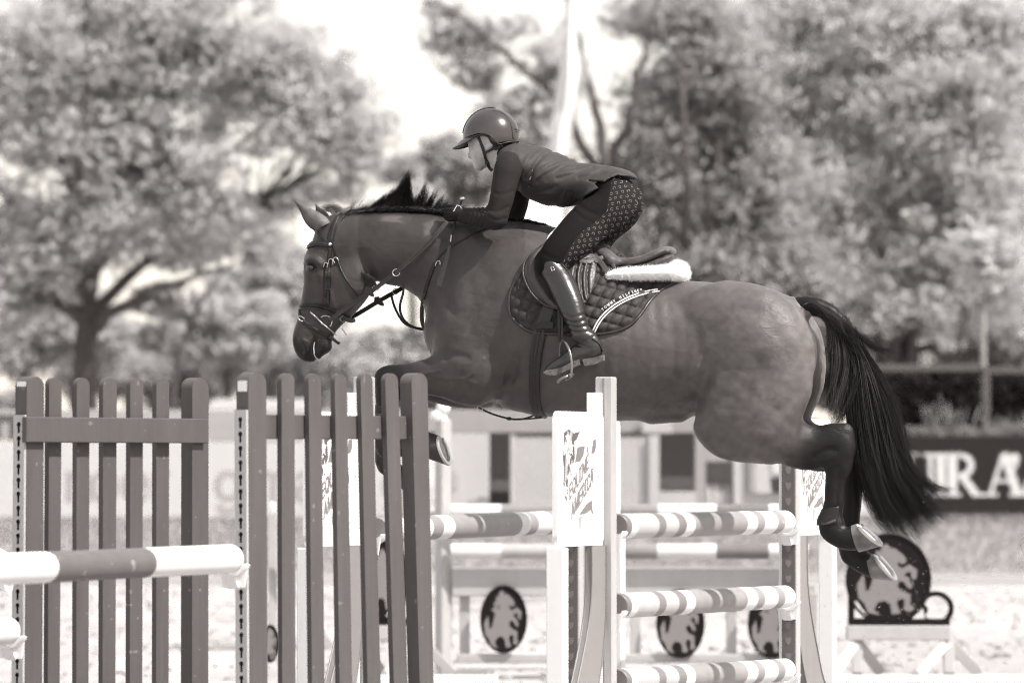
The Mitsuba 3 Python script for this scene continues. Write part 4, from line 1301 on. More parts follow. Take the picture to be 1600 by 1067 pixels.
# ---- tall boots
for s in (-1, 1):
    Bt = Grid((*(uz(835, 500)[:1]), -.50, uz(800, 598)[1]), (uz(960, 500)[0], -.20, uz(800, 398)[1]), .0042)
    Bt.chain(calf_rows(1.2), k=0)
    Bt.chain(rows((861, 415, 14, KV - .012, .046), (864, 422, 18, KV, .056)), k=.02)
    Bt.chain(foot_rows(.8), k=.012)
    relief(Bt, [([(884, 492), (898, 496), (915, 490)], 1.8, .0035), ([(885, 500), (900, 505), (918, 498)], 1.8, .0045), ([(888, 508), (904, 512), (922, 507)], 1.6, .004), ([(890, 516), (906, 520), (926, 516)], 1.6, .0035),
                ([(850, 428), (866, 455), (884, 490)], 1.2, .001), ([(896, 532), (905, 540), (915, 544)], 2.2, .003)], AV)
    top = [(820, 470), (845, 425), (848, 415), (853, 407.5), (860, 404), (868, 405), (876, 411), (884, 419), (890, 424), (950, 440), (960, 570), (943, 556), (920, 563), (905, 568), (880, 584), (866, 588), (840, 590), (820, 585)]
    cp = clip_poly(Bt, top, KV - .03)
    Bt.f = np.maximum(Bt.f, cp)
    V, F = Bt.mesh(4)
    V[:, 1] *= -s
    if s > 0:
        F = F[:, ::-1]
    bk = add('boot', tm(world(V), np.vstack([F[:, [0, 1, 2]], F[:, [0, 2, 3]]])), 'boot_leather', rider, smooth=True)
    # sole and heel
    for poly, nm in (([(851, 582), (856, 585), (871, 586), (888, 578), (907, 569), (906, 562), (888, 569), (870, 577), (856, 579)], 'sole'), ([(912, 562), (915, 571), (930, 568.5), (943, 563), (943, 555.5), (930, 559)], 'heel')):
        L = np.array([uz(x, y, FV) for x, y in poly])
        e = extrude(Polygon(L).buffer(.0015), .074 if nm == 'sole' else .062)
        v = np.asarray(e.vertices)
        wd = .037 if nm == 'sole' else .031
        mm = tm(np.stack([v[:, 0], -s * (FV - wd + v[:, 2]), v[:, 1]], -1), e.faces)
        add(nm, wmesh(mm), 'boot_sole', bk, smooth=30)
    if s < 0:
        Bt.heightmaps()
        P = spline([(889, 524), (902, 528), (916, 527), (928, 524)], 16)
        add('spur_strap', wmesh(ribbon(on_grid(Bt, P[:, 0], P[:, 1], .0015), np.array([0, -1., 0]), .012, .003)), 'strap_black', bk, smooth=40)
        P = on_grid(Bt, [925, 932, 938, 942], [529, 533, 540, 549], .002)
        add('spur', wmesh(tube(spline(P, 12), .0035, 6)), 'strap_black', bk, smooth=True)
        add('emblem', wmesh(join([tube(on_grid(Bt, [860.5, 865, 866.5, 862, 860.5], [418, 417, 422, 423, 418], .001), .0011, 5)])), 'sticker', bk, smooth=True)
        # stretch panel buttons behind the knee
        P = spline([(872, 409), (880, 415), (888, 424), (893, 432)], 12)
        add('back_zip', wmesh(tube(on_grid(Bt, P[:, 0], P[:, 1], .0005), .0028, 6)), 'strap_black', bk, smooth=True)

# ---- whip held in the near hand
wh = thing('riding_whip', 'short dark jumping whip with a flat leather flap held in the rider\'s hand', 'whip')
P = spline(np.array([loc(722, 311, -.103), loc(716, 330, -.100), loc(710, 352, -.112), loc(703, 386, -.165)]), 20)
add('shaft', wmesh(tube(P, np.linspace(.0042, .0030, 20), 8)), 'strap_black', wh, smooth=True)
e = trimesh.creation.icosphere(3, .0105); e.vertices = e.vertices * np.array([1.1, 1, .8]) + loc(722.5, 311, -.103)
add('knob', wmesh(e), 'steel', wh, smooth=True)
P2 = spline(np.array([loc(703, 384, -.166), loc(694, 417, -.185), loc(684.5, 447, -.205)]), 14)
add('flap', wmesh(ribbon(P2, np.array([0, -1, 0.]), np.linspace(.013, .024, 14), .0035)), 'strap_black', wh, smooth=False)
P3 = np.array([loc(705.5, 368, -.14), loc(704, 378, -.155)])
add('ferrule', wmesh(tube(P3, .0042, 8)), 'steel', wh, smooth=True)
# ================================================================ TACK
def leather(name, v, rough=.42, clear=.25, grain=.0015):
    return mat(name, fn=lambda p, n, uv: gd(v * (1 + .5 * (fbm(p.x * 60, p.y * 60, p.z * 60, 3) - .5))), rough=rough, spec=.35, clear=clear, creg=.7,
               bump=lambda p, n, uv: fbm(p.x * 160, p.y * 160, p.z * 160, 2), bscale=grain)


leather('strap_leather', .010)
leather('rein_leather', .028, .5, .1)
leather('saddle_leather', .075, .45, .3)
leather('flap_leather', .040, .42, .35)
leather('girth_leather', .020, .45, .25)
leather('keeper_leather', .055, .5, .2)
mat('pad_cloth', fn=lambda p, n, uv: gd(.028 * (1 + .4 * (fbm(p.x * 30, p.y * 30, p.z * 30, 3) - .5) + .25 * (noise(p.x * 600, p.y * 600, p.z * 600) - .5))), rough=.65, spec=.3, sheen=.15)
mat('pad_binding', .020, .35, .5, clear=.3)
mat('cord_white', .60, .5)
mat('fleece', fn=lambda p, n, uv: gd(.84 - .10 * fbm(p.x * 120, p.y * 120, p.z * 120, 2)), rough=.95, spec=.1, sheen=.5, bump=lambda p, n, uv: fbm(p.x * 180, p.y * 180, p.z * 180, 3), bscale=.008)


def quads(V, F):
    return tm(world(V), np.vstack([F[:, [0, 1, 2]], F[:, [0, 2, 3]]]))


def shell(lo, hi, h, fn, smooth=3):
    """Solid whose field is fn(grid, horse field, U, Z) on a fine grid of the given local box."""
    Gd = Grid(lo, hi, h)
    P = np.stack(np.meshgrid(*Gd.ax, indexing='ij'), -1)
    Fh = H.sample(P.reshape(-1, 3)).reshape(P.shape[:3])
    U, Z = np.meshgrid(Gd.ax[0], Gd.ax[2], indexing='ij')
    Gd.f = fn(Gd, Fh, U, Z).astype(np.float32)
    V, F = Gd.mesh(smooth)
    return V, F


def strap(line, w, t, parent, name='strap', m='strap_leather', both=False, h=.0024, n=40, round_=.0008, off=0.0, **kw):
    """A strap lying on the horse along a px polyline, w px wide, t metres thick; both: it goes round to the far side too."""
    q = spline(np.array(line, float), n)
    L = on_horse(q[:, 0], q[:, 1])
    uzl = L[:, [0, 2]]
    hw = w * S / 2
    lo = np.array([uzl[:, 0].min() - hw - .008, L[:, 1].min() - t - .012 - off, uzl[:, 1].min() - hw - .008])
    hi = np.array([uzl[:, 0].max() + hw + .008, L[:, 1].max() + .03, uzl[:, 1].max() + hw + .008])
    if both:
        lo[1] = min(lo[1], -hi[1]); hi[1] = -lo[1]

    def fn(Gd, Fh, U, Z):
        d2 = poly_dist(U, Z, uzl)[:, None, :] - hw
        f = smax(smax(d2, Fh - t - off, round_ * 3), -(Fh + .004), .001)
        if not both:
            vm = L[:, 1].max() + .022
            f = np.maximum(f, Gd.ax[1][None, :, None] - vm)
        return f
    V, F = shell(lo, hi, h, fn)
    return add(name, quads(V, F), m, parent, smooth=True, **kw)


def wire(P, r, parent, name, m='steel', closed=False, n=None, sides=8):
    P = spline(P, n or 6 * len(P), closed)
    return add(name, wmesh(tube(P, r, sides, closed=closed)), m, parent, smooth=True)


# ---------------------------------------------------------------- bridle
bri = thing('bridle', 'dark leather bridle with silver buckles and bit on the horse\'s head', 'bridle')
strap([(534, 337), (527, 343), (521, 356), (517, 372), (514.5, 384)], 10.5, .0055, bri, 'headpiece', both=True)
strap([(529, 339), (524, 350), (520, 362), (518, 374)], 3.4, .0078, bri, 'headpiece_padding', m='rein_leather', both=True)
strap([(480, 385), (490, 381), (503, 381), (516, 382.5)], 8.5, .0075, bri, 'browband', both=True)
strap([(481, 384.5), (491, 380.5), (503, 380.5), (515, 382)], 2.2, .0098, bri, 'browband_piping', m='rein_leather', both=True)
strap([(493, 360), (499, 367), (506, 374), (513, 380)], 5.5, .005, bri, 'ear_strap')
strap([(516.5, 385), (515, 405), (513.5, 430), (513, 450), (512, 470), (511.5, 493)], 5.6, .005, bri, 'cheekpiece')
strap([(512, 412), (510, 425), (509.5, 440), (509, 456), (508.8, 462)], 4.6, .0065, bri, 'cheek_strap')
strap([(514.5, 452), (508, 453)], 2.5, .0078, bri, 'keeper')
strap([(521, 386), (526, 402), (533, 422), (541, 437), (550, 449), (560, 462)], 3.4, .0045, bri, 'throat_lash')
strap([(466, 478), (478, 476.5), (492, 477.5), (506, 480.5), (520, 485), (534, 492), (550, 500)], 5.4, .0058, bri, 'noseband', both=True)
strap([(466, 483.5), (478, 481.5), (492, 482.5), (508, 486), (524, 492)], 3.6, .0062, bri, 'noseband_padding', m='rein_leather', both=True)
strap([(466.5, 487), (471, 498), (477, 505), (487, 511.5), (500, 519), (514, 526), (522, 530)], 5.4, .0052, bri, 'flash_strap', both=True)
P = loc(np.array([515, 521, 526, 530.5]), np.array([526.5, 530.5, 534, 537]), np.array([-.046, -.050, -.050, -.046]))
add('flash_strap_end', wmesh(ribbon(spline(P, 10), np.array([-.1, -1, 0.]), .0125, .004)), 'strap_leather', bri, smooth=False)
P = loc(np.array([534, 541, 548, 555, 552]), np.array([495, 499, 501.5, 500, 507]), np.array([-.046, -.050, -.052, -.050, -.050]))
add('noseband_end', wmesh(ribbon(spline(P[:4], 12), np.array([0, -1, .2]), .015, .0045)), 'strap_leather', bri, smooth=False)


def buckle(px, py, w, hgt, ang, off=.011, name='buckle', base=None):
    c, s_ = math.cos(ang), math.sin(ang)
    pts = [(-w, hgt), (-w, -hgt * .4), (-w * .6, -hgt), (w * .6, -hgt), (w, -hgt * .4), (w, hgt)]
    L = on_horse([px + a * c - b * s_ for a, b in pts], [py + a * s_ + b * c for a, b in pts], 0)
    L[:, 1] = L[:, 1].mean() - off
    wire(L, .0021, bri, name, n=22)


buckle(509.5, 414.5, 3.0, 3.6, 0.1)
buckle(517.3, 409.5, 3.7, 4.2, .1)
buckle(525.3, 406.5, 3.4, 3.6, -.5)
buckle(471.3, 498, 2.8, 4.0, -.9)
L = on_horse([531.5, 536, 541, 536.5, 531.5], [499, 493.5, 498, 503.5, 499]); L[:, 1] -= .011
add('buckle', wmesh(tube(L, .0018, 6)), 'steel', bri, smooth=True)
e = cbox((-.006, -.003, -.006), (.006, .003, .006), .002)
c = on_horse(515.3, 382, .012)
e.vertices = e.vertices @ np.array([[.7, 0, .7], [0, 1, 0], [-.7, 0, .7]]) + c
add('stud', wmesh(e), 'steel', bri)
# bit: full-cheek snaffle
bit = put('bit', mikit.ply(wmesh(tube(spline(np.vstack([on_horse([485, 492], [488, 494], .014), on_horse([500, 510, 517, 525.5], [502, 510.5, 516.5, 524], .016)]), 24), np.r_[.0030, np.full(22, .0028), .0024], 8)), 'steel', smooth=True), bri)
a = np.radians(np.linspace(-132, 42, 18))
L = on_horse(508.5 + 10.2 * np.cos(a), 503.5 + 10.2 * np.sin(a), .016)
L[:, 1] = np.median(L[:, 1])
add('bit_ring', wmesh(tube(L, .0024, 8)), 'steel', bit, smooth=True)
L = on_horse([503, 502, 500], [506, 506, 507], .012); L[1:, 1] = (-.03, 0.03)
add('mouthpiece', wmesh(tube(L, .006, 8)), 'steel', bit, smooth=True)
L = loc(np.array([534, 538, 541.5]), np.array([513, 518.5, 523.5]), np.array([.05, .05, .052]))
add('far_cheek_bar', wmesh(tube(L, np.array([.0024, .0026, .0032]), 8)), 'steel', bit, smooth=True)
# reins: near one to the near hand, far one to the far hand
rv = lambda *v: np.array(v)
P = spline(np.array([loc(515.5, 500, -.085), loc(545, 479, -.105), loc(577, 457.5, -.122), loc(619.5, 425.5, -.145), loc(650, 399.5, -.152), loc(680, 369, -.15), loc(699, 346, -.125)]), 50)
rein = add('rein', wmesh(ribbon(P, np.array([0, -1, .15]), .018, .004)), 'rein_leather', bri, smooth=False)
for sg in (-1, 1):
    Q = P.copy(); Q[:, 2] += sg * .0075; Q[:, 1] -= .003
    add('rein_edge', wmesh(tube(Q[2:-2], .0013, 5)), 'keeper_leather', rein, smooth=True)
P = spline(np.array([loc(540, 500, .07), loc(557, 491.5, .075), loc(592, 470.5, .10), loc(618, 456, .125), loc(640, 442, .145), loc(670, 405, .15), loc(706, 342, .115)]), 40)
rein2 = add('rein', wmesh(ribbon(P, np.array([0, -1, .15]), .018, .004)), 'strap_leather', bri, smooth=False)


def stopper(cx, cy, v, ang, parent):
    pts = np.array([(-7, -1), (-5, -6.5), (1, -6.2), (6, 5), (6, 9), (3, 8.5), (-6, 2)])
    c, s_ = math.cos(ang), math.sin(ang)
    L = np.array([uz(cx + a * c - b * s_, cy + a * s_ + b * c, v) for a, b in pts])
    e = extrude(Polygon(L).buffer(.001), .010)
    vv = np.asarray(e.vertices)
    m_ = tm(np.stack([vv[:, 0], v - .005 + vv[:, 2], vv[:, 1]], -1), e.faces)
    if m_.volume < 0:
        m_.invert()
    add('rein_stop', wmesh(m_), 'strap_leather', parent, smooth=30)


stopper(577, 455, -.128, -.1, rein)
stopper(592, 470, .098, -.2, rein2)

# ---------------------------------------------------------------- martingale and breastplate
mar = thing('martingale', 'dark leather breastplate with ringed martingale straps across the horse\'s chest', 'martingale')


def ring(cx, cy, r, v, parent, m='steel', tilt=.35, name='ring'):
    a = np.linspace(0, 2 * np.pi, 24, endpoint=False)
    c = loc(cx, cy, v)
    P = c + r * np.stack([np.cos(a), tilt * np.sin(a + .6), np.sin(a)], -1)
    add(name, wmesh(tube(P, .0021, 6, closed=True)), m, parent, smooth=True)


ring(619, 426, .0145, -.148, mar)
ring(618, 455.5, .0115, .125, mar, tilt=.8)


def free(line, vs, w, parent, name, nrm=(0, -1, .1), m='strap_leather', t=.004, n=30):
    q = spline(np.array(line, float), n)
    v = np.interp(np.linspace(0, 1, n), np.linspace(0, 1, len(vs)), vs)
    return add(name, wmesh(ribbon(loc(q[:, 0], q[:, 1], v), np.array(nrm, float), w * S, t)), m, parent, smooth=False)


free([(624.5, 429), (629.5, 443), (630, 457), (625, 477), (626, 489), (632, 501), (641, 508.5), (651, 512.5), (663, 514)], (-.148, -.146, -.14, -.13, -.11, -.09, -.06, -.04, -.02), 3.6, mar, 'fork_strap')
free([(611.5, 461), (616, 478), (624, 494.5), (632, 505), (641, 510), (655, 514), (664, 515.5)], (.125, .12, .10, .07, .04, .01, 0), 3.6, mar, 'fork_strap', nrm=(0, -1, .5))
strap([(769, 350), (746, 362), (724, 374), (704, 386), (690, 397), (683, 406)], 3.2, .0045, mar, 'wither_strap')
strap([(679, 412), (673, 428), (667, 446), (661.5, 466)], 5.6, .0055, mar, 'neck_strap')
free([(664, 458), (659.5, 472), (657.8, 488), (658.8, 505), (664, 519)], (-.135, -.13, -.11, -.085, -.05), 4.2, mar, 'breast_strap', nrm=(-.5, -1, 0))
free([(664, 458), (661, 474), (660.5, 490), (661.5, 506), (666, 519)], (.135, .13, .11, .085, .05), 4.2, mar, 'breast_strap', nrm=(-.5, -1, 0))
L = on_horse([680, 684, 687, 687.5], [416, 408, 408.5, 414], .010)
add('buckle', wmesh(tube(spline(L, 14), .0024, 6)), 'steel', mar, smooth=True)
e = trimesh.creation.icosphere(3, 1.0)
e.vertices = e.vertices * np.array([.015, .03, .013]) + loc(667, 519.5, -.03)
add('centre_pad', wmesh(e), 'strap_leather', mar, smooth=True)
free([(667, 521), (671, 527), (677, 540), (683, 552), (688, 558)], (-.04, -.05, -.06, -.07, -.08), 4.2, mar, 'chest_strap', nrm=(-1, -.6, 0))
free([(738, 630), (748, 636.5), (765, 645), (785, 651.5), (808, 655.2), (832, 649.5), (842, 641)], (-.02, -.02, -.02, -.02, -.02, -.05, -.08), 3.0, mar, 'belly_strap', nrm=(0, -.4, -1), t=.006)
free([(812, 655.2), (830, 654), (846, 652.4)], (-.02, -.03, -.05), 2.4, mar, 'belly_loop', nrm=(0, -.4, -1), t=.005)
wire(np.array([loc(747, 635, -.03), loc(753, 637.5, -.034), (loc(754, 643, -.034)), loc(748, 640.5, -.03)]), .0016, mar, 'buckle', closed=True)
e = trimesh.creation.icosphere(2, 1.0); e.vertices = e.vertices * np.array([.011, .011, .008]) + loc(795.5, 654, -.02)
add('loop_keeper', wmesh(e), 'strap_leather', mar, smooth=True)

# ---------------------------------------------------------------- saddle pad (quilted), half pad, saddle, girth
PAD = [(862, 372), (840, 392), (822, 412), (811, 432), (801, 447), (796, 462), (794.8, 478), (798, 492), (806, 503), (815, 510.5), (828, 517.5), (846, 520.5), (880, 522), (916, 523), (940, 521.5), (960, 518), (978, 511.5),
       (988, 505), (997, 496), (1006, 484), (1015, 471), (1028, 457.5), (1042, 447.5), (1060, 440), (1075, 434), (1070, 400), (1000, 380), (930, 360)]
lo = np.array([uz(785, 0)[0], -.40, uz(0, 535)[1]]); hi = np.array([uz(1085, 0)[0], .40, uz(0, 385)[1]])


def poly_uz(px, off=0):
    q = np.array(px, float)
    return on_horse(q[:, 0], q[:, 1], off)[:, [0, 2]]


PADL = poly_uz(PAD)


def sd_poly(U, Z, L):
    d = poly_dist(U, Z, L, True)
    return np.where(shapely.contains_xy(Polygon(L), U, Z), -d, d)


def quilt(U, Z):
    """Pillows between two families of seams."""
    a, b = math.radians(74), math.radians(-24)
    x, y = (U * math.cos(a) + Z * math.sin(a)) / .046, (U * math.cos(b) + Z * math.sin(b)) / .040
    k = np.abs(np.sin(np.pi * x)) ** .45 * np.abs(np.sin(np.pi * y)) ** .45
    return .014 * k


def pad_fn(Gd, Fh, U, Z):
    d2 = sd_poly(U, Z, PADL)
    t = .006 + quilt(U, Z) * np.clip(-d2 / .02, 0, 1)
    return smax(smax(d2[:, None, :], Fh - t[:, None, :], .006), -(Fh + .004), .001)


pad = thing('saddle_pad', 'dark quilted saddle pad with pale curved cord and white lettering under the saddle', 'saddle pad')
V, F = shell(lo, hi, .0044, pad_fn, 3)
add('quilted_cloth', quads(V, F), 'pad_cloth', pad, smooth=True)
edge = [p for p in PAD[2:24]]
for sd in (-1, 1):
    q = spline(np.array(edge, float), 90)
    L = on_horse(q[:, 0], q[:, 1], .007)
    L[:, 1] *= -sd
    add('binding', wmesh(tube(L, .0062, 8)), 'pad_binding', pad, smooth=True)
ARC = [(927.5, 518), (934, 505), (945, 491), (960, 478.5), (978, 468), (1000, 459.5), (1016, 455.5), (1029, 453.5)]
for k, (dx, dy) in enumerate(((-1.3, -1.3), (1.5, 1.5))):
    q = spline(np.array(ARC, float) + np.array([dx, dy]), 50)
    add('cord', wmesh(tube(on_horse(q[:, 0], q[:, 1], .0235), .0034, 8)), 'cord_white', pad, smooth=True)
q = spline(np.array([(939.5, 488), (952, 477.5), (968, 467.5), (986, 459.5), (1007, 453.5)], float), 60)
L = on_horse(q[:, 0], q[:, 1], .0275)
L = np.stack([np.convolve(np.pad(L[:, i], 6, mode='edge'), np.ones(13) / 13, 'valid') for i in range(3)], -1)
s_ = np.r_[0, np.cumsum(np.linalg.norm(np.diff(L, axis=0), axis=1))]
letters = []
txt = 'TOMMY HILFIGER'
for i, ch in enumerate(txt):
    if ch == ' ':
        continue
    x = (i + .5) / len(txt) * s_[-1]
    p0 = np.array([np.interp(x, s_, L[:, j]) for j in range(3)])
    p1 = np.array([np.interp(x + .006, s_, L[:, j]) for j in range(3)])
    t = p1 - p0; t /= np.linalg.norm(t)
    nn = np.array([0, -1, .12]); nn -= t * (nn @ t); nn /= np.linalg.norm(nn)
    up = np.cross(nn, t)
    m_ = meshkit.text_mesh(ch, .0105, .0012, bold=True)
    v = np.asarray(m_.vertices)
    v[:, 0] -= v[:, 0].mean()
    add('letter', wmesh(tm(p0 + v[:, :1] * t + v[:, 1:2] * up + v[:, 2:3] * nn, m_.faces)), 'cord_white', pad, smooth=False)

half = thing('half_pad', 'white sheepskin half pad between the saddle and the quilted pad', 'saddle pad')
Gh = Grid((uz(930, 0)[0], -.30, uz(0, 458)[1]), (uz(1090, 0)[0], .30, uz(0, 395)[1]), .0045)
for s in (-1, 1):
    Gh.chain(sided(rows((953, 431.5, 7.0, -.195, .05), (970, 429, 9.0, -.185, .06), (1000, 427.5, 10.5, -.165, .07), (1030, 426, 11.5, -.13, .085), (1050, 424.5, 13, -.09, .09), (1058, 424.5, 14.5, -.04, .08)), s), k=.02)
Gh.chain(rows((1056, 423, 14.5, 0, .10), (1060, 427, 13, 0, .14)), k=.03)
P = np.stack(np.meshgrid(*Gh.ax, indexing='ij'), -1)
Gh.f += (.007 * (meshkit.fbm(P * 70, 3, seed=6) - .5)).astype(np.float32)
V, F = Gh.mesh(1)
add('fleece', quads(V, F), 'fleece', half, smooth=True)
qq = np.random.default_rng(5)
i = qq.integers(0, len(V), 5000)
nrm = np.zeros_like(V)
c_ = V.mean(0)
tri = tm(V, np.vstack([F[:, [0, 1, 2]], F[:, [0, 2, 3]]]))
vn = tri.vertex_normals[i]
tt = np.linspace(0, 1, 4)[None, :, None]
P = V[i][:, None] + vn[:, None] * tt * .006 + tt ** 2 * qq.normal(0, .003, (len(i), 1, 3))
add('wool', strands(world(P), np.full((len(i), 4), .0009) * np.linspace(1, .4, 4)), 'fleece', half, smooth=False, kind='stuff')

Gf = Grid((uz(840, 0)[0], -.16, uz(0, 395)[1]), (uz(885, 0)[0], .16, uz(0, 350)[1]), .004)
for s in (-1, 1):
    Gf.chain(sided(rows((872, 361, 6, -.05, .05), (864, 369, 6, -.075, .05), (857, 378, 5, -.10, .045)), s), k=.01)
V, F = Gf.mesh(1)
add('front_fleece', quads(V, F), 'fleece', half, smooth=True)

sad = thing('saddle', 'brown leather jumping saddle with raised cantle beneath the rider', 'saddle')
Gs = Grid((uz(845, 0)[0], -.26, uz(0, 432)[1]), (uz(1070, 0)[0], .26, uz(0, 360)[1]), .0046)
Gs.chain(rows((868, 380, 11, 0, .045), (882, 384, 13, 0, .060), (905, 393, 12, 0, .075), (935, 399, 11, 0, .10), (960, 409, 8.5, 0, .140), (980, 411.5, 8.5, 0, .160), (1005, 408.5, 9, 0, .175), (1028, 400, 9.5, 0, .170), (1043, 393.5, 8.5, 0, .150), (1049, 392.5, 6.5, 0, .12)), k=0)
for s in (-1, 1):
    Gs.chain(sided(rows((928, 393, 10, -.09, .05), (942, 398, 12, -.12, .05), (955, 408, 10, -.15, .04)), s), k=.03)
Gs.chain(rows((1000, 398, 10, 0, .06), (975, 396, 10, 0, .05)), k=.03, op='cut')
V, F = Gs.mesh(5)
seat = add('seat', quads(V, F), 'saddle_leather', sad, smooth=True)
for s in (-1, 1):
    # panel under the cantle
    Gp = Grid((uz(985, 0)[0], -.22 if s < 0 else 0, uz(0, 428)[1]), (uz(1068, 0)[0], 0 if s < 0 else .22, uz(0, 396)[1]), .0045)
    Gp.chain(sided(rows((1000, 418, 6, -.10, .06), (1025, 412, 7.5, -.10, .065), (1042, 405, 6.5, -.09, .06), (1050, 402, 4, -.08, .05)), s), k=0)
    V, F = Gp.mesh(4)
    add('panel', quads(V, F), 'keeper_leather', sad, smooth=True)
FLAP = [(866, 366), (850, 381), (838, 389), (827, 398), (820, 409), (817, 422), (819, 435), (824, 447), (832, 460), (842, 470), (854, 477.5), (868, 482), (885, 488), (900, 487), (909, 481), (917, 470), (924, 458), (929, 445), (932, 428), (934, 412), (930, 402), (925, 385), (905, 372)]
for s in (-1, 1):
    FL = poly_uz(FLAP, .03)
    RID = [np.array([(852, 384), (838, 396), (832, 412), (834, 432), (844, 452), (860, 472), (874, 482)]), np.array([(905, 408), (900, 424), (900, 445), (905, 465), (908, 478)]), np.array([(914, 408), (909, 426), (909, 448), (912, 468)]), np.array([(923, 408), (918, 428), (918, 450), (919, 462)])]

    def flap_fn(Gd, Fh, U, Z):
        d2 = sd_poly(U, Z, FL)
        t = np.full(U.shape, .030)
        for k, r_ in enumerate(RID):
            L = poly_uz(spline(r_, 24), .03)
            dd = poly_dist(U, Z, L)
            if k == 0:
                t = t + .016 * np.exp(-(np.maximum(dd - .004, 0) / .014) ** 2)
            else:
                t = t - .006 * np.exp(-(dd / .005) ** 2) + .004 * np.exp(-((dd - .012) / .008) ** 2)
        f = smax(smax(d2[:, None, :], Fh - t[:, None, :], .008), -(Fh - .020), .002)
        return np.maximum(f, (Gd.ax[1] if s < 0 else -Gd.ax[1])[None, :, None] + .03)
    V, F = shell(np.array([uz(805, 0)[0], -.42, uz(0, 500)[1]]), np.array([uz(948, 0)[0], .0, uz(0, 360)[1]]) if s < 0 else np.array([uz(948, 0)[0], .0, uz(0, 360)[1]]), .0046, flap_fn, 3) if s < 0 else (V, F)
    Vw = V * np.array([1, -s, 1]); Fw = F if s < 0 else F[:, ::-1]
    fk = add('flap', quads(Vw, Fw), 'flap_leather', sad, smooth=True)
    q = spline(np.array(FLAP[1:13], float), 50)
    L = on_horse(q[:, 0], q[:, 1], .038) * np.array([1, -s, 1])
    add('flap_piping', wmesh(tube(L, .0036, 8)), 'flap_leather', fk, smooth=True)
    # girth straps under the flap and stirrup leather
    L = on_horse(np.array([860, 856, 850, 846.]), np.array([470, 485, 500, 512.]), .022) * np.array([1, -s, 1])
    add('girth_strap', wmesh(ribbon(spline(L, 14), np.array([0, -1. * -s * -1, 0]), .050, .005)), 'girth_leather', sad, smooth=False)
    for dx, m_ in ((872.5, 'strap_leather'), (877.2, 'girth_leather')):
        L = np.array([on_horse(dx, 476., .042), on_horse(dx + .8, 505., .05), loc(dx + 1.5, 534, FV + .015)]) * np.array([1, -s, 1])
        add('stirrup_leather', wmesh(ribbon(spline(L, 14), np.array([0, 1. if s > 0 else -1., 0]), .0115, .005)), m_, sad, smooth=False)
# keeper loops by the thigh
for ln, w in (([(906, 404), (916, 400.5), (928, 402), (938, 409), (945, 419), (948.5, 424)], 8), ([(930, 410), (938, 403), (949, 405), (956, 411), (960, 418)], 6), ([(905, 407), (920, 409), (934, 404), (944, 402)], 6)):
    q = spline(np.array(ln, float), 16)
    L = on_horse(q[:, 0], q[:, 1], .050)
    L[:, 1] = np.minimum(L[:, 1], -.16)
    add('keeper', wmesh(ribbon(L, np.array([.1, -1, .35]), w * S, .005)), 'keeper_leather', sad, smooth=40)
e = trimesh.creation.icosphere(2, .006); e.vertices = e.vertices * np.array([1.6, .6, .8]) + loc(1042, 391, -.152)
add('badge', wmesh(e), 'steel_dark', seat, smooth=True)

gir = thing('girth', 'wide ribbed leather girth round the horse\'s belly', 'girth')
def girth_fn(Gd, Fh, U, Z):
    c = uz(np.array([845, 842.5, 838, 835, 833.5, 834, 838, 846.]), np.array([512, 525, 548, 570, 592, 615, 636, 660.]), np.array([-.31, -.31, -.31, -.30, -.27, -.22, -.12, 0]))
    L = np.stack(c, 1)
    L = spline(L, 40)
    d = poly_dist(U, Z, L)
    hw = np.interp(Z, [uz(0, 600)[1], uz(0, 520)[1]], [.0225, .028])
    t = .012 - .0050 * np.exp(-((d - .007) / .0028) ** 2)
    return smax(smax((d - hw)[:, None, :], Fh - t[:, None, :], .005), -(Fh + .003), .001)
V, F = shell(np.array([uz(800, 0)[0], -.40, uz(0, 668)[1]]), np.array([uz(868, 0)[0], .40, uz(0, 512)[1]]), .0038, girth_fn, 3)
add('girth_band', quads(V, F), 'girth_leather', gir, smooth=True)
q = on_horse(np.array([837, 846, 855, 864.]), np.array([509.5, 508.5, 508.5, 509.]), .030)
add('girth_guard', wmesh(ribbon(spline(q, 12), np.array([0, -1., 0]), .028, .004)), 'strap_leather', gir, smooth=False)

for s in (-1, 1):
    stp = thing('stirrup', 'dark metal stirrup iron under the rider\'s near boot' if s < 0 else 'far stirrup iron on the other side of the horse, behind its barrel', 'stirrup')
    fv = FV
    top = loc(878.5, 533, fv + .012)
    A1 = loc(np.array([884, 889, 892.3, 893.5, 892]), np.array([536, 546, 559, 575, 590]), np.array([fv - .02, fv - .046, fv - .060, fv - .064, fv - .062]))
    A2 = loc(np.array([875.5, 874.8, 875.5, 877.5]), np.array([541, 553, 566, 582]), np.array([fv + .035, fv + .052, fv + .058, fv + .060]))
    mm = np.array([1, -s, 1])
    P = spline(np.vstack([A1[::-1], top[None], A2]), 50) * mm
    add('arch', wmesh(tube(P, .0052, 8)), 'steel_dark', stp, smooth=True)
    a = np.linspace(0, 2 * np.pi, 30, endpoint=False)
    dirv = (loc(896, 578, fv) - loc(872, 590, fv)); dirv /= np.linalg.norm(dirv)
    c = loc(884, 590.5, fv)
    P = c + .034 * np.cos(a)[:, None] * dirv + .064 * np.sin(a)[:, None] * np.array([0, 1, 0])
    add('tread', wmesh(tube(P * mm, .0068, 8, closed=True)), 'steel_dark', stp, smooth=True)
    add('tread_pad', wmesh(join([tube((c + x * dirv + np.array([[0, -.058, 0], [0, .058, 0]])) * mm, .004, 6) for x in (-.016, 0, .016)])), 'strap_black', stp, smooth=True, kind='stuff')

